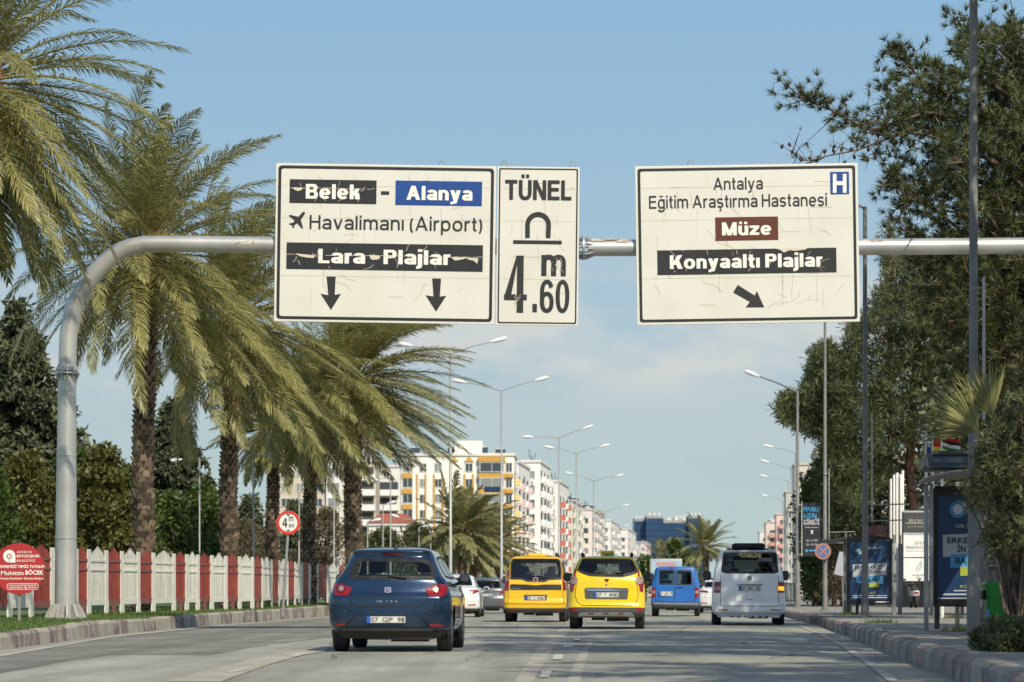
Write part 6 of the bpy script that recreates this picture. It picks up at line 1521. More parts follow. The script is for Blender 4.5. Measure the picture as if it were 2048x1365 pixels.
# ------------------------------------------------------------------ bus shelters with advertising panels
MT['panel_black'] = M('black panel frame', (0.008,0.008,0.010), 0.3)
MT['shelter_steel'] = M('brushed steel', (0.33,0.33,0.32), 0.4, 0.5, var=0.08, scale=2)
MT['shelter_dark'] = M('dark green roof metal', (0.035,0.042,0.036), 0.5)
def ad_panel(label, d, zs, zo, frame, poster, near):
    cx = (frame[0][0]+frame[2][0])/2/zs + zo[0]; cy = frame[2][1]/zs + zo[1]; p = P(cx, cy, d); root = thing('advertising_panel', label, 'advertising panel', p)
    F = Flat(root, zs, zo, cx, cy, d)
    F.poly(frame, 'panel_black', 'frame', 0.0, .14); F.poly(poster, 'poster_blue', 'poster', -.008, .006)
    gz = .215 - p.z; 
    for x in (frame[0][0]+(frame[2][0]-frame[0][0])*.15, frame[0][0]+(frame[2][0]-frame[0][0])*.85):
        a = F.c(x, 0); MB().bbox((a[0], .07, gz/2), (.08,.08,-gz), .01).build('leg', MT['panel_black'], root)
    return root, F
z5 = (5.686, (1680,1000))
root, F = ad_panel('arched advertising panel with a dark blue poster in the far bus shelter', 70, *z5, [(75,440),(110,420),(220,402),(340,405),(480,415),(570,432),(600,450),(602,1190),(75,1190)], [(110,486),(550,486),(552,1140),(115,1140)], False)
F.text('KUANTUM',262,472,563,533,'print_white',-.012,.004); F.disc(222,590,36,'poster_sky','sun_glow',-.010); F.disc(222,590,26,'print_white','sun_disc',-.012)
F.text('ERKEN KAYIT',170,492,787,744,'poster_ink',-.020,.012); F.text('İNDİRİMİ',235,452,838,798,'poster_ink',-.020,.012); F.text('BAŞLADI!',220,468,928,884,'poster_ink',-.020,.012)
F.poly([(142,738),(528,715),(532,855),(146,880)],'poster_pale','white_patch',-.014); F.poly([(188,865),(497,870),(495,955),(187,948)],'poster_sky','blue_patch',-.017); F.poly([(330,945),(445,938),(445,992),(330,996)],'poster_lime','lime_patch',-.019)
F.text('ÖZEL',220,270,694,676,'print_white',-.012); F.text('AALİS',335,410,1068,1046,'poster_lime',-.012)
for y in (1090,1112): F.poly([(145,y-5),(535,y-5),(535,y+4),(145,y+4)],'print_white' if y > 1100 else 'poster_pale','small_print',-.012)
F.poly([(405,1156),(555,1156),(555,1168),(405,1168)],'print_white','small_print',-.004)
F.poly([(300,425),(360,425),(360,470),(300,470)],'poster_blue','emblem',-.004)
z6 = (2.702, (1800,860))
root, F = ad_panel('large advertising panel with a dark blue poster in the near bus shelter', 41, *z6, [(165,320),(215,305),(420,300),(640,305),(640,960),(165,955)], [(205,355),(610,355),(610,912),(205,912)], True)
F.text('K',343,368,418,390,'print_white',-.012,.006); F.disc(312,430,46,'poster_sky','sun_glow',-.010); F.disc(312,430,27,'print_white','sun_disc',-.012)
F.text('ÖZEL Ö',299,372,528,511,'print_white',-.012)
F.poly([(230,568),(520,555),(522,672),(232,688)],'poster_pale','white_patch',-.014); F.poly([(270,674),(500,668),(500,742),(270,746)],'poster_sky','blue_patch',-.017); F.poly([(325,740),(470,736),(470,785),(325,790)],'poster_lime','lime_patch',-.019)
F.text('ERKEN',255,404,613,580,'poster_ink',-.022,.014); F.text('İN',309,354,661,626,'poster_ink',-.022,.014); F.text('BA',299,358,724,690,'poster_ink',-.022,.014); F.text('KO',324,362,854,838,'poster_lime',-.012,.01)
F.poly([(230,885),(590,884),(590,893),(230,894)],'poster_pale','small_print',-.012); F.poly([(290,866),(520,865),(520,872),(290,873)],'poster_pale','small_print',-.012); F.poly([(205,908),(610,908),(610,914),(205,914)],'poster_pale','border_line',-.0125)
# near shelter
b = P(1857, 1200, 39); b.z = .215; sh = thing('bus_shelter', 'near bus shelter with a rounded dark roof edge and square steel post', 'bus shelter', b, R(-6)); r_ = lambda px, py, d=39: P(px, py, d) - b
for px, d, y0 in ((1857,39,968),(2020,39,968),(2012,41.5,965),(1886,41.5,965)):
    t = r_(px, y0, d); mb = MB(); mb.bbox((t.x-.035, t.y, t.z/2), (.07,.10,t.z), .012); mb.build('post', MT['shelter_steel'], sh, 50)
    mb = MB(); mb.bbox((t.x+.045, t.y+.01, t.z/2+.12), (.055,.07,t.z-.24), .008); mb.build('post', MT['shelter_steel'], sh, 50)
mb = MB(); prof = [(-.9,.02),(-.75,.10),(-.55,.20),(-.25,.27),(.3,.29),(1.2,.27),(2.0,.22),(2.0,.10),(-.2,.10),(-.8,.0)]
x0, x1 = r_(1851,0).x, r_(2060,0).x; zt = r_(0,945).z; n = len(prof)
mb.add([(x0, y, zt+z) for y, z in prof]+[(x1, y, zt+z) for y, z in prof], [(i, (i+1)%n, n+(i+1)%n, n+i) for i in range(n)]+[list(range(n))[::-1], list(range(n,2*n))]); mb.build('roof', MT['shelter_dark'], sh, 35)
mb = MB(); pts = [(-.16,-.10),(.0,-.02),(.35,.06),(.9,.10)]
mb.add([(x0+u, -.95, zt+w-.08) for u, w in pts]+[(x0+u, 1.6, zt+w-.08) for u, w in pts]+[(x0+u, -.95, zt+w-.10) for u, w in pts]+[(x0+u, 1.6, zt+w-.10) for u, w in pts], [(i,i+1,5+i,4+i) for i in range(3)]+[(8+i,12+i,13+i,9+i) for i in range(3)]+[(i,8+i,9+i,i+1) for i in range(3)]); mb.build('eaves', M('pale plastic eaves', (0.33,0.32,0.30), 0.5), sh, 40)
mb = MB(); mb.tube([(x0+.05,-.9,zt+.24),(x1,-.9,zt+.24)], .045, 8); mb.build('gutter', MT['shelter_dark'], sh, 60)
# far shelter posts and roof
b = P(1690, 1200, 72); b.z = .215; sh = thing('bus_shelter', 'far bus shelter of slim steel posts around the arched panel', 'bus shelter', b); r_ = lambda px, py, d=72: P(px, py, d) - b
for px, d, y0 in ((1691,72,1082),(1788,68.5,1088),(1700,77,1084),(1800,74,1088)):
    t = r_(px, y0, d); mb = MB(); mb.bbox((t.x, t.y, t.z/2), (.11,.11,t.z), .012); mb.build('post', MT['shelter_steel'], sh, 50)
    mb = MB(); mb.tube([(t.x,t.y,t.z),(t.x+.01,t.y,t.z+.25)], .03, 6); mb.build('post_finial', MT['shelter_steel'], sh, 60)
for z in (2.05,): 
    a = r_(1691,0,72); c = r_(1788,0,68.5); MB().tube([(a.x,a.y,z),(c.x,c.y,z)], .035, 6).build('beam', MT['shelter_dark'], sh, 60)
a = r_(1676,1030,75); mb = MB(); mb.box((r_(1684,0).x, 1.0, 2.15), (.5,5,.06)); mb.build('side_roof', MT['shelter_dark'], sh)
# white board leaning at the far shelter
b = P(1684,1200,80); b.z=.215; o = thing('notice_board', 'small tilted pale notice board beside the far shelter', 'notice board', b); mb = MB(); mb.box((0,0,1.55),(.35,.03,.75), Matrix.Rotation(R(14),3,'Y')); mb.build('board', MT['poster_pale'], o); MB().tube([(0.05,0.05,0),(0,0.05,1.6)], .025, 6).build('stake', MT['galv_dull'], o, 60)

# ------------------------------------------------------------------ stacked sign, ribbed pylon, awning, scooter, bin, kiosk, flags
b = P(1846, 1200, 112); b.z = .215; tot = thing('stacked_sign', 'stacked hotel and clinic sign of one dark and two white panels', 'sign', b); F = Flat(tot, *z5, 1846, 1214.5, 112)
F.poly([(716,130),(1150,130),(1150,1235),(716,1235)],'panel_black','body',0,.35)
F.poly([(722,140),(1140,140),(1140,370),(722,370)],'dark','dark_panel',-.02,.02); F.poly([(722,397),(1140,397),(1140,648),(722,648)],'white','white_panel',-.02,.02); F.poly([(722,660),(1140,660),(1140,918),(722,920)],'white','white_panel',-.02,.02)
F.poly([(720,120),(1140,120),(1140,140),(720,140)],'silver','trim_strip',-.03,.03); F.poly([(720,370),(1140,372),(1140,396),(720,394)],'silver','trim_strip',-.03,.03)
MT['gold_dull'] = M('dull gold lettering', (0.45,0.42,0.30), 0.5)
F.text('RIXOS',785,1075,252,215,'gold_dull',-.026,.0); F.poly([(745,258),(1110,258),(1110,266),(745,266)],'gold_dull','underline',-.026); F.text('DOWNTOWN ANTALYA',770,1100,309,296,'gold_dull',-.026)
F.text('MEDWORLD',748,1045,556,522,'sign_ink',-.026,.0); F.text('Health & Rehabilitation',752,1040,584,572,'dark',-.026)
for x in (850,878,906,934): F.poly([(x,508),(x+8,508),(x+24,468),(x+16,468)],'sign_ink','emblem',-.026)
F.text('ANJANA',815,1010,864,842,'trim',-.026); F.text('SPA',864,940,892,876,'trim',-.026)
F.poly([(885,828),(868,800),(866,770),(885,735),(912,700),(918,682),(934,715),(934,750),(912,790),(892,800),(900,770),(918,735),(914,720),(892,752),(878,785)],'poster_pale','emblem',-.026)
b = P(1796, 1200, 114); b.z = .215; py_ = thing('ribbed_pylon', 'tall white ribbed pylon of upright fins behind the far shelter', 'pylon', b); k = 114/FPX
for px, w, top in ((1781.5,4.5,958),(1787.5,5,950),(1794.5,6,946),(1800.5,4.5,949),(1806,5,941)):
    x = (px-1796)*k; h = P(px, top, 114).z - .215; mb = MB(); mb.bbox((x, rnd.uniform(-.15,.15), h/2), (w*k*.8, .35, h), .03); mb.build('fin', MT['white'], py_, 50)
MB().bbox((0,.15,.25),(.85,.5,.5),.03).build('plinth', MT['concrete'], py_)
b = P(1772, 1074, 128); aw = thing('awning', 'faded terracotta awning behind the white ribbed pylon', 'awning', b); k = 128/FPX
mb = MB(); n = 8
for i in range(n+1):
    x = (-36+72*i/n)*k; s_ = -.1*math.sin(math.pi*i/n); mb.v += [(x, 0, .0+s_*.4), (x, .05, .18+s_), (x, 1.4, 24*k+s_*.3)]
for i in range(n):
    for j in range(2): mb.f.append([3*i+j, 3*i+3+j, 3*i+4+j, 3*i+1+j]); mb.m.append(0)
mb.build('canopy', M('terracotta canvas', (0.30,0.13,0.08), 0.8, var=.15, scale=2), aw, 60)
for x in (-35*k, 35*k): MB().tube([(x,0,0),(x,.02,-(b.z-.2))], .03, 6).build('post', MT['galv_dull'], aw, 60)
b = P(1832, 1200, 104); b.z = .215; sc = thing('parked_scooter', 'dark scooter with a white tail and red lamp parked under the stacked sign', 'scooter', b)
MB().lathe([(.12,-.06),(.24,-.055),(.27,-.02),(.27,.02),(.24,.055),(.12,.06)], 20, 'x', (0,0,.27)).build('wheel', MT['tyre'], sc, 40)
MB().lathe([(.12,-.05),(.22,-.05),(.25,-.02),(.25,.02),(.22,.05),(.12,.05)], 20, 'x', (0,1.25,.25)).build('wheel', MT['tyre'], sc, 40)
mb = MB(); mb.bbox((0,.25,.62),(.30,.75,.26),.09); mb.build('tail_body', MT['silver'], sc, 50)
mb = MB(); mb.bbox((0,-.12,.66),(.20,.05,.08),.02); mb.build('tail_lamp', MT['lamp_red'], sc, 50)
mb = MB(); mb.bbox((0,.35,.80),(.28,.75,.12),.05); mb.build('seat', MT['black'], sc, 50)
mb = MB(); mb.bbox((0,.75,.38),(.30,.6,.12),.04); mb.bbox((0,-.02,.42),(.17,.05,.24),.02); mb.bbox((0,.28,.38),(.34,.5,.26),.08); mb.build('chassis', MT['black'], sc, 50)
mb = MB(); mb.tube([(0,1.22,.3),(0,1.08,.95)], .05, 8); mb.bbox((0,1.12,.70),(.36,.08,.55),.06); mb.build('front_shield', MT['dark'], sc, 50)
mb = MB(); mb.tube([(-.36,1.0,1.0),(-.2,1.05,1.03),(.2,1.05,1.03),(.36,1.0,1.0)], .02, 6); mb.bbox((0,1.06,1.02),(.22,.14,.14),.05)
for sg in (-1,1): mb.tube([(sg*.25,1.05,1.02),(sg*.30,1.03,1.17)], .012, 5); mb.bbox((sg*.31,1.02,1.20),(.12,.03,.08),.02)
mb.build('handlebar', MT['black'], sc, 50)
# green bin
b = P(1997, 1200, 35.2); b.z = .215; k = 35.2/FPX; bn = thing('wheelie_bin', 'bright green plastic bin by the oleander, near the tallest lamp post', 'bin', b)
MT['bin_green'] = M('green bin plastic', (0.012,0.22,0.022), 0.4, var=.15, scale=3)
hh = .56; mb = MB()
def taper(mb, z0, z1, w0, w1, d0, d1): 
    q0 = rounded(rect(-w0/2,w0/2,-d0/2,d0/2), .05, 3); q1 = rounded(rect(-w1/2,w1/2,-d1/2,d1/2), .05, 3); n = len(q0)
    mb.add([(x,y,z0) for x,y in q0]+[(x,y,z1) for x,y in q1], [(i,(i+1)%n,n+(i+1)%n,n+i) for i in range(n)]+[list(range(n))[::-1], list(range(n,2*n))])
zt = P(0,1176,35.2).z-.215; taper(mb, .06, zt, .32, .40, .32, .40); mb.build('bin_body', MT['bin_green'], bn, 40)
mb = MB(); taper(mb, zt, zt+.05, .44, .45, .44, .45); taper(mb, zt+.05, zt+.085, .45, .40, .45, .40); mb.build('lid', MT['bin_green'], bn, 40)
mb = MB(); mb.bbox((-.22,0,zt-.10),(.05,.16,.13),.015); mb.build('handle', MT['black'], bn, 50)
for sg in (-1,1): MB().lathe([(.07,-.02),(.07,.02)], 14, 'x', (sg*.15,.15,.07)).build('wheel', MT['black'], bn, 40)
MB().plate(rect(-.205,-.16,.05,zt*.55), -.18, -.175).build('sticker', MT['poster_sky'], bn)
# kiosk / cabinet behind the lamp post
b = P(1985, 1200, 37.2); b.z = .215; k = 37.2/FPX; ks = thing('ticket_kiosk', 'grey brown metal kiosk with small windows behind the green bin', 'kiosk', b)
MT['kiosk'] = M('grey brown metal', (0.17,0.155,0.14), 0.6, var=.1, scale=2)
zf = lambda y: P(0,y,37.2).z-.215; xf = lambda x: (x-1985)*k
mb = MB(); mb.bbox((xf(1967),0,zf(1000)/2),(16*k,.16,zf(1000)),.01); mb.build('post', MT['kiosk'], ks, 50)
mb = MB(); mb.bbox((xf(1988),.12,zf(1118)/2),(30*k,.25,zf(1118)),.012); mb.build('lower_panel', MT['kiosk'], ks, 50)
MB().box((xf(1987),.14,(zf(1118)+zf(1060))/2),(26*k,.03,(zf(1060)-zf(1118)))).build('window', M('kiosk pane', (0.40,0.44,0.40), 0.15), ks)
mb = MB(); mb.ring(rect(xf(1973),xf(2001),zf(1118),zf(1058)), rect(xf(1976),xf(1998),zf(1115),zf(1062)), .10, .16); mb.build('window_frame', MT['black'], ks)
mb = MB(); mb.bbox((xf(1985),.12,zf(1050)),(56*k,.35,.06),.01); mb.build('roof', MT['kiosk'], ks)
MB().tube([(xf(1976),-.05,zf(1132)),(xf(2028),-.05,zf(1131))], .02, 8).build('handrail', MT['chrome'], ks, 60)
MB().bbox((xf(1959),-.1,zf(1195)),(.035,.03,.30),.01).build('door_handle', MT['silver'], ks)
# flags
def flag(label, px, d, base, top, cols, pts, seed):
    b = P(px, 1200, d); b.z = .215; root = thing('flag', label, 'flag', b, 0); k = d/FPX; T = P(px, top, d) - b
    MB().tube([(0,0,0),(0,0,T.z)], [.05,.03], 8).build('flagpole', MT['white'], root, 60)
    x0, x1, y0, y1, drop = pts
    for i, c in enumerate(cols):
        mb = MB(); n = 12
        for j in range(n+1):
            u = j/n; x = lerp(x0, x1, u)*k; yy = .16*math.sin(u*7+seed)*u
            for v in (i/len(cols), (i+1)/len(cols)): mb.v.append((x, yy-.03, P(px, lerp(y0, y1, v)+drop*u*(1+.15*math.sin(u*6)), d).z-.215))
        for j in range(n): mb.f.append([2*j, 2*j+1, 2*j+3, 2*j+2]); mb.m.append(0)
        o = mb.build('cloth', c, root, 180)
fr = M('red flag cloth', (0.55,0.02,0.02), 0.8); fw = M('white flag cloth', (0.72,0.72,0.72), 0.8); fb = M('blue flag cloth', (0.02,0.06,0.35), 0.8); fg = M('green flag cloth', (0.02,0.18,0.05), 0.8); fk = M('black flag cloth', (0.02,0.02,0.02), 0.8); fy = M('yellow flag cloth', (0.70,0.52,0.01), 0.8)
flag('hanging white, blue and red flag on a white pole over the near shelter', 1852, 62, 0, 868, (fw,fb,fr), (1,10,878,914,10), 1)
flag('flag of red over yellow flying above the near shelter roof', 1866, 61, 0, 866, (fr,fy), (0,40,874,912,6), 2)
flag('flag with black, white and green stripes fluttering beside the red one', 1884, 60, 0, 864, (fr,fk,fw,fg), (0,34,872,898,10), 4)
# light blue street board behind the blue van
b = P(1332, 1200, 118); b.z = 0; k = 118/FPX; sb = thing('street_board', 'pale blue framed advertising board behind the blue delivery van', 'advertising board', b); zf = lambda y: P(0,y,118).z
mb = MB(); mb.bbox((0,0,(zf(1118)+zf(1185))/2),(64*k,.2,zf(1118)-zf(1185)),.03); mb.build('frame', MT['pole_grey'], sb, 50)
MB().plate(rect(-29*k,29*k,zf(1183),zf(1122)), -.11,-.105).build('poster', M('pale blue poster', (0.22,0.42,0.60), 0.4, col2=(0.45,0.56,0.62), scale=.8), sb)
MB().plate(rounded(rect(-20*k,20*k,zf(1133),zf(1125)),.04), -.116,-.112).build('pink_band', M('pink print', (0.5,0.28,0.28), .5), sb)
for sg in (-1,1): MB().bbox((sg*20*k,0,zf(1185)/2),(.12,.12,zf(1185)),.01).build('leg', MT['pole_grey'], sb)
# dark railing at the far end of the pavement
b = P(1592, 1200, 130); b.z = .215; rl = thing('railing', 'dark metal railing beyond the concrete coloured lamp post', 'railing', b)
for i in range(14): MB().tube([(-.9+i*.14,i*.5,0),(-.9+i*.14,i*.5,1.2)], .02, 5).build('baluster', MT['black'], rl, 60)
for z in (.25,1.15): MB().tube([(-.9,0,z),(-.9+13*.14,6.5,z)], .03, 5).build('rail', MT['black'], rl, 60)

# ------------------------------------------------------------------ buildings
WALLS = {}
def wall(col, var=.06):
    if col not in WALLS: WALLS[col] = M('rendered wall', tuple(min(.86, v*1.14) for v in col), .9, var=var, scale=.25)
    return WALLS[col]
MT['win_dark'] = M('window pane', (0.06,0.075,0.085), .15); MT['win_mid'] = M('curtained pane', (0.26,0.27,0.26), .3); MT['win_frame'] = M('window frame', (0.70,0.70,0.67), .6)
MT['roof_tile'] = M('red roof tile', (0.34,0.10,0.06), .85, var=.15, scale=1); MT['shade'] = M('recess shade and dark cloth', (0.09,0.085,0.08), .9); MT['yellow_band'] = M('yellow wall band', (0.60,0.33,0.07), .85); MT['tank'] = M('water tank', (0.62,0.62,0.60), .5)
MT['solar'] = M('solar collector', (0.05,0.07,0.10), .25); MT['bglass'] = M('office curtain wall', (0.020,0.055,0.125), .25, col2=(0.028,0.07,0.15), scale=.05); MT['bgrid'] = M('office mullion', (0.012,0.035,0.085), .4)
class Block:
    """a block of flats: u runs along the face turned to the camera, v along the street side"""
    def __init__(s, label, corner, ang, W, D, H, col, name='apartment_building', group=None):
        s.root = thing(name, label, 'building', corner, ang, group); s.W, s.D, s.H = W, D, H
        MB().box((-W/2, D/2, H/2), (W, D, H)).build('wall', wall(col), s.root)
        MB().box((-W/2, D/2, H+.25), (W+.5, D+.5, .5)).build('roof_slab', wall(tuple(v*.85 for v in col)), s.root)
        s.mesh = {}
    def win(s, side, a, z, w, h, pane='win_dark', name='window', frame=True):
        key = (side, round(w,2), round(h,2), pane, frame); 
        if key in s.mesh: o = bpy.data.objects.new(name, s.mesh[key]); COL.objects.link(o); o.parent = s.root
        else:
            mb = MB(); mb.box((0,-.02,0),(w,.10,h))
            if frame:
                mb.mi = 1; t = .10
                mb.box((0,-.06,h/2),(w+.2,.12,t)); mb.box((0,-.06,-h/2),(w+.2,.12,t)); mb.box((-w/2,-.06,0),(t,.12,h)); mb.box((w/2,-.06,0),(t,.12,h)); mb.box((0,-.05,0),(.08,.10,h))
            o = mb.build(name, [MT[pane], MT['win_frame']], s.root); s.mesh[key] = o.data
        if side == 'f': o.location = (a, 0, z)
        else: o.location = (0, a, z); o.rotation_euler = (0,0,R(90))
        return o
    def balcony(s, side, a, z, w, dp, col, ph=1.0, recess=True, glaze=None, name='balcony'):
        mb = MB(); mb.box((0,-dp/2,-.1),(w,dp,.2)); mb.box((0,-dp+.06,ph/2),(w,.12,ph)); mb.box((-w/2+.06,-dp/2,ph/2),(.12,dp-.24,ph)); mb.box((w/2-.06,-dp/2,ph/2),(.12,dp-.24,ph))
        o = mb.build(name, wall(col), s.root)
        if recess: MB().box((0,-.03,1.25),(w*.8,.10,2.3)).build('balcony_door', MT['shade'], o)  # flat dark slab: the shade of the opening is put into its colour
        if glaze: MB().box((0,-dp+.10,ph+.75),(w-.1,.08,1.5)).build('glazing', MT[glaze], o)
        if side == 'f': o.location = (a, 0, z)
        else: o.location = (0, a, z); o.rotation_euler = (0,0,R(90))
        return o
    def roofstuff(s, rr, n=3):
        for i in range(n):
            x, y = rr.uniform(-s.W*.9,-s.W*.1), rr.uniform(1, s.D*.7)
            t = MB(); t.bbox((x,y,s.H+.5+.9),(1.6,1.0,1.0),.2); t.box((x-.6,y,s.H+.7),(.1,.8,.5)); t.box((x+.6,y,s.H+.7),(.1,.8,.5)); t.build('water_tank', MT['tank'], s.root, 40)
            p = MB(); p.box((x+.2,y-1.6,s.H+1.0),(1.8,2.2,.08), Matrix.Rotation(R(38),3,'X')); p.build('solar_panel', MT['solar'], s.root)
bz = -0.5
# beige block with white bays
k = 480/FPX; c = P(752, 1200, 480); c.z = bz; hz = lambda y, d: CAMZ-(y-HOR)*d/FPX - bz
B = Block('beige block of flats with white bays, seen between the palm trunks', c, R(0), (752-558)*k, 14, hz(925,480), (0.50,0.44,0.35)); rr = random.Random(2)
for f in range(9):
    z = 1.6 + f*2.9
    if z > B.H-1: break
    for px, w, pane in ((572,1.7,'win_mid'),(636,1.7,'win_dark'),(672,2.3,'win_mid'),(716,1.5,'win_dark'),(600,1.4,'win_mid')): B.win('f', (px-752)*k, z, w, 1.6, rr.choice((pane,'win_dark','win_mid')))
    if f: B.balcony('f', (690-752)*k*.0 + (735-752)*k, z-1.4, 3.0, 1.2, (0.68,0.67,0.64)); 
mb = MB(); mb.box(((668-752)*k,-.35,B.H/2),(2.9,.7,B.H)); mb.build('bay', wall((0.66,0.65,0.62)), B.root)
for f in range(9):
    if 1.6+f*2.9 < B.H-1: o = B.win('f', (668-752)*k, 1.6+f*2.9, 2.2, 1.7, 'win_mid'); o.location.y = -.71
sg_ = MB(); sg_.box(((597-752)*k,-.15,hz(1003,480)),(2.6,.2,.9)); sg_.build('shop_sign', MT['poster_pale'], B.root)
B.roofstuff(rr, 3)
c = P(800, 1200, 500); c.z = bz; k5 = 500/FPX
B = Block('white flats with curved stacked balconies, next to the beige block', c, R(0), (800-700)*k5, 12, hz(935,500), (0.66,0.65,0.61))
for f in range(8):
    z = .6 + f*2.95
    if z < B.H-2.5: B.balcony('f', (775-800)*k5, z, 4.5, 1.6, (0.70,0.69,0.66), glaze='win_dark' if f % 3 == 1 else None); B.win('f', (722-800)*k5, z+1.5, 1.6, 1.6, 'win_mid'); B.win('f', (748-800)*k5, z+1.5, 1.2, 1.6, 'win_dark')
c = P(832, 1200, 420); c.z = bz; k4 = 420/FPX
B = Block('low white houses with a red tiled roof before the stacked balconies', c, 0, 8, 8, hz(1052,420), (0.62,0.60,0.56), name='house')
MB().add([(-8.4,-.4,B.H+.5),(.4,-.4,B.H+.5),(.4,8.4,B.H+.5),(-8.4,8.4,B.H+.5),(-6,4,B.H+2.2),(-2,4,B.H+2.2)], [(0,1,5,4),(1,2,5),(2,3,4,5),(3,0,4)]).build('roof', MT['roof_tile'], B.root)
for a in (-6.5,-4,-1.5): B.win('f', a, B.H-1.5, 1.4, 1.4)
# white flats with yellow trim
d = 455; k = d/FPX; c = P(1028, 1200, d); c.z = bz; B = Block('white block of flats with ochre yellow bands and gabled window columns', c, R(-2), (1028-802)*k, 16, hz(912,d), (0.74,0.72,0.66)); rr = random.Random(4)
X = lambda px: (px-1028)*k
zz3 = lambda y: hz(860+y/5.25, d)
for f in range(9):
    zc = zz3(395) - f*163/5.25*k
    if zc < 1: break
    for px, w in ((846,1.2),(876,1.3),(938,1.3)): B.win('f', X(px), zc, w, 1.5, rr.choice(('win_dark','win_mid')))
    B.win('f', X(815), zc, 1.8, 1.6, rr.choice(('win_dark','win_mid')))
    o = B.win('f', X(984), zc, 4.3, 1.7, 'win_dark' if f in (0,3) else 'win_mid'); o.location.y = -.9
    B.win('f', X(1018), zc, 1.1, 1.7, 'win_dark')
    MB().box((X(984),-.45,zc-1.55),(4.9,.9,.9)).build('ochre_band', MT['yellow_band'], B.root); MB().box((X(814),-.12,zc-1.5),(1.9,.24,.9)).build('ochre_band', MT['yellow_band'], B.root); MB().box((X(1019),-.2,zc-1.5),(1.4,.4,.7)).build('ochre_band', MT['yellow_band'], B.root)
MB().box((X(984),-.45,zz3(310)),(4.9,.9,.9)).build('ochre_band', MT['yellow_band'], B.root)
for px in (834,851,868,885,911,929,946):
    MB().box((X(px),-.08,B.H*.44),(.32,.16,B.H*.87)).build('ochre_pilaster', MT['yellow_band'], B.root)
for px in (938,): MB().plate([(X(px-10),zz3(335)),(X(px+10),zz3(335)),(X(px),zz3(278))], -.2,-.05).build('gable', MT['yellow_band'], B.root)
for px in (908,): MB().plate([(X(px-8),zz3(330)),(X(px+8),zz3(330)),(X(px),zz3(280))], -.2,-.05).build('gable', MT['yellow_band'], B.root)
MB().box((X(985),-.98,zz3(625)),(2.9,.1,.9)).build('shop_sign', MT['poster_blue'], B.root); MB().box((X(936),3,B.H+1.4),(5,5,2.8)).build('stair_tower', wall((0.74,0.72,0.66)), B.root)
for f in range(8):
    z = 1.2+f*2.9
    if z < B.H-3: B.balcony('s', 4, z, 3, 1.0, (0.72,0.50,0.22)); B.win('s', 9, z+1.4, 1.4, 1.5); B.balcony('s', 13, z, 3, 1.0, (0.74,0.72,0.66))
B.roofstuff(rr, 6)
# the long row on the left of the street
row = [(1049,480,926,(0.74,0.70,0.67),(0.66,0.47,0.44),'white flats with pink balcony fronts, next to the ochre trimmed block'),
 (1072,515,934,(0.74,0.72,0.68),(0.74,0.72,0.68),'bright white flats just past the pink balconies'),
 (1090,545,958,(0.72,0.70,0.66),(0.72,0.70,0.66),'white flats with rounded balconies behind the level armed lamp'),
 (1108,575,969,(0.72,0.68,0.64),(0.50,0.14,0.10),'white flats with brick red balcony fronts'),
 (1126,610,976,(0.72,0.70,0.66),(0.72,0.70,0.66),'white flats with washing lines past the brick red balconies'),
 (1143,650,1003,(0.60,0.56,0.47),(0.66,0.63,0.56),'beige grey flats with a roof terrace'),
 (1160,690,1010,(0.66,0.63,0.56),(0.66,0.62,0.55),'cream flats in the middle of the long row'),
 (1178,735,1016,(0.68,0.60,0.55),(0.67,0.54,0.50),'rosy cream flats in the middle of the long row'),
 (1196,785,1025,(0.58,0.54,0.44),(0.62,0.60,0.54),'olive beige flats with a dark top floor'),
 (1214,840,1040,(0.70,0.68,0.64),(0.70,0.68,0.64),'small white flats behind the twin lamp over the bright taxi'),
 (1234,905,1051,(0.66,0.62,0.54),(0.66,0.62,0.54),'small cream flats toward the far end of the row'),
 (1254,985,1064,(0.70,0.66,0.62),(0.62,0.42,0.38),'small pinkish flats toward the far end of the row'),
 (1272,1080,1078,(0.66,0.64,0.60),(0.66,0.64,0.60),'tiny pale flats near the far end of the row'),
 (1290,1190,1088,(0.62,0.52,0.50),(0.60,0.44,0.42),'tiny rosy flats closing the far end of the row')]
rr = random.Random(9)
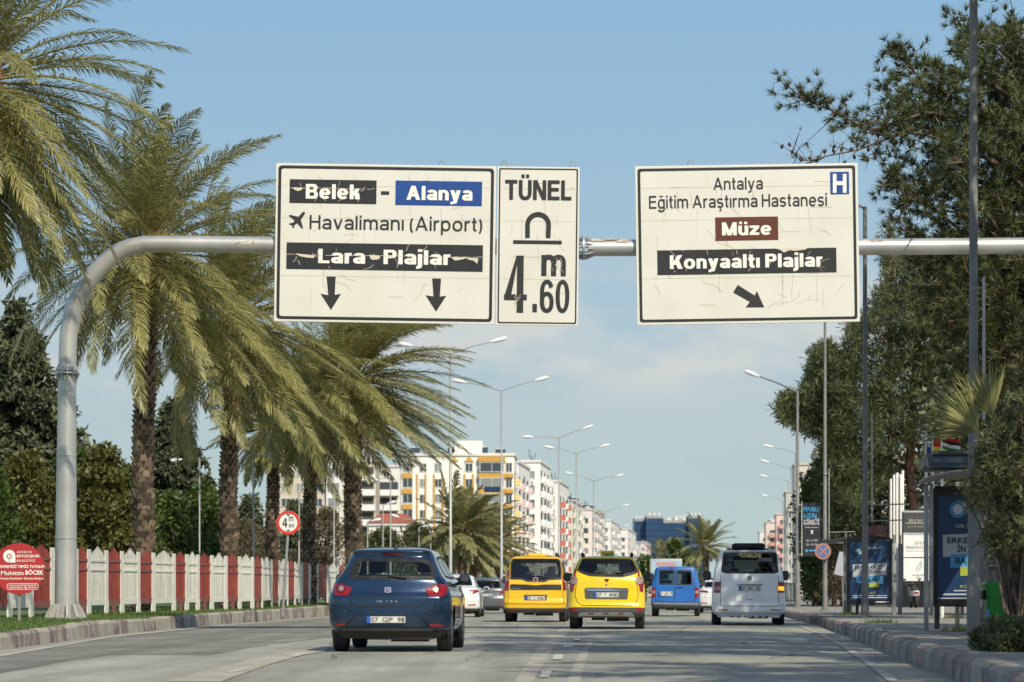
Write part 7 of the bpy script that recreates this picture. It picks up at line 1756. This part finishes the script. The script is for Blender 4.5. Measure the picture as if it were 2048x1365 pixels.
for i, (px, d, top, col, bc, lb) in enumerate(row):
    c = P(px, 1200, d); c.z = bz; c.x += (-1.2,.9,-.4,1.3,-1.0,.3)[i % 6]; H = hz(top, d) + (0,.9,-.7,.5,-.4)[i % 5]; dep = (row[i+1][1]-d if i+1 < len(row) else 60)*(.80,.95,.72,.9)[i % 4]
    B = Block(lb, c, R(-5.0), 13, dep, H, col, group='flats along the street')
    nf = int((H-1)/2.95); n = 2 if d > 900 else 3
    for f in range(nf):
        z = 1.0 + f*2.95
        for j in range(n):
            v = dep*(j+.5)/n
            if (j+f) % 3 != 2 or d < 600: B.balcony('s', v-dep/n*.22, z, min(3.2, dep/n*.5), 1.1, bc if (j % 2 == 0) else col, glaze='win_dark' if rr.random() < .3 else None)
            B.win('s', v+dep/n*.25, z+1.45, 1.3, 1.5, rr.choice(('win_dark','win_dark','win_mid')), frame=d < 700)
        B.win('f', -1.8, z+1.45, 1.3, 1.5, rr.choice(('win_dark','win_mid')), frame=d < 700)
        if f and d < 800: B.balcony('f', -4.3, z, 2.6, 1.0, bc, glaze='win_dark' if rr.random() < .3 else None)
    if d < 800:
        for q in range(9):
            o = MB().box((0,-.25,0),(.9,.45,.65)).build('air_conditioner', MT['tank'], B.root); o.location = (0, rr.uniform(1,dep-1), rr.uniform(3,H-2)); o.rotation_euler = (0,0,R(90))
        for q in range(4):
            o = MB().box((0,-1.35,0),(rr.uniform(1.2,2.2),.05,rr.uniform(.6,1.1))).build('laundry', rr.choice((MT['poster_pale'],MT['white'],MT['poster_sky'],MT['shade'])), B.root); o.location = (0, rr.uniform(2,dep-2), rr.uniform(4,H-3)); o.rotation_euler = (0,0,R(90))
        for q in range(5):
            mb = MB(); y = rr.uniform(1,dep-1); hh = rr.uniform(1.2,3); mb.tube([(-rr.uniform(1,8),y,H+.4),(-3,y,H+.5+hh)], .06, 4); mb.build('roof_aerial', MT['dark'], B.root)
    B.roofstuff(rr, 4 if d < 800 else 2)
# flats on the right of the street
rowr = [(1634,440,900,16,26,(0.60,0.55,0.46),(0.6,0.55,0.46),'tall cream flats behind the lobed tree'),
 (1590,520,930,14,26,(0.56,0.52,0.45),(0.6,0.57,0.5),'white flats behind the single armed lamps'),
 (1573,600,985,8,26,(0.58,0.55,0.46),(0.58,0.5,0.3),'narrow ochre grey flats behind the lamp row'),
 (1553,760,1030,9,26,(0.70,0.50,0.46),(0.68,0.30,0.26),'pink flats crowned by a red pyramid roof'),
 (1532,880,1046,10,40,(0.62,0.52,0.46),(0.55,0.28,0.22),'brownish flats beside the red pyramid roof'),
 (1519,1000,1064,10,40,(0.64,0.60,0.58),(0.6,0.5,0.46),'distant grey pink flats past the silver white van')]
for px, d, top, W, dep, col, bc, lb in rowr:
    c = P(px, 1200, d); c.z = bz; H = hz(top, d); c.x += W*1.0
    B = Block(lb, c, R(-5.0), W, dep, H, col, group='flats along the street'); nf = int((H-1)/2.95)
    for f in range(nf):
        z = 1.0+f*2.95; B.win('f', -W*.28, z+1.4, 1.5, 1.5, rr.choice(('win_dark','win_mid')), frame=d < 700); B.balcony('f', -W*.72, z, min(3.4,W*.4), 1.0, bc, glaze='win_dark' if rr.random() < .4 else None)
    B.roofstuff(rr, 2)
    if d == 760: MB().add([(-7,0,H+.5),(-2,0,H+.5),(-2,5,H+.5),(-7,5,H+.5),(-4.5,2.5,H+4.6)], [(0,1,4),(1,2,4),(2,3,4),(3,0,4)]).build('pyramid_roof', MT['roof_tile'], B.root)
# blue glass offices closing the view
d = 1450; k = d/FPX; c = P(1337, 1200, d); c.z = bz; of = thing('office_building', 'dark blue glass office block closing the end of the street', 'building', c); H = lambda y: hz(y, d)
for x0, x1, top, y0, dd in ((1269,1294,1042,6,20),(1292,1327,1037,0,30),(1327,1382,1046,4,30),(1350,1379,1041,14,10),(1378,1406,1037,0,30)):
    w = (x1-x0)*k; x = ((x0+x1)/2-1337)*k; h = H(top); MB().box((x, y0+dd/2, h/2), (w, dd, h)).build('tower', MT['bglass'], of)
    mb = MB(); nfl = int(h/3.6)
    for i in range(nfl): mb.box((x, y0-.06, 3+i*3.6), (w-.02, .12, .5))
    mb.build('floor_band_trim', MT['bgrid'], of); MB().box((x, y0+dd/2, h+.8), (w*.96, dd*.9, 1.6)).build('parapet', MT['concrete'], of)
    for j in range(3): MB().bbox((x+(j-1)*w*.28, y0+6, h+2.4), (w*.14, 3, 1.8), .2).build('plant_room', MT['tank'], of)
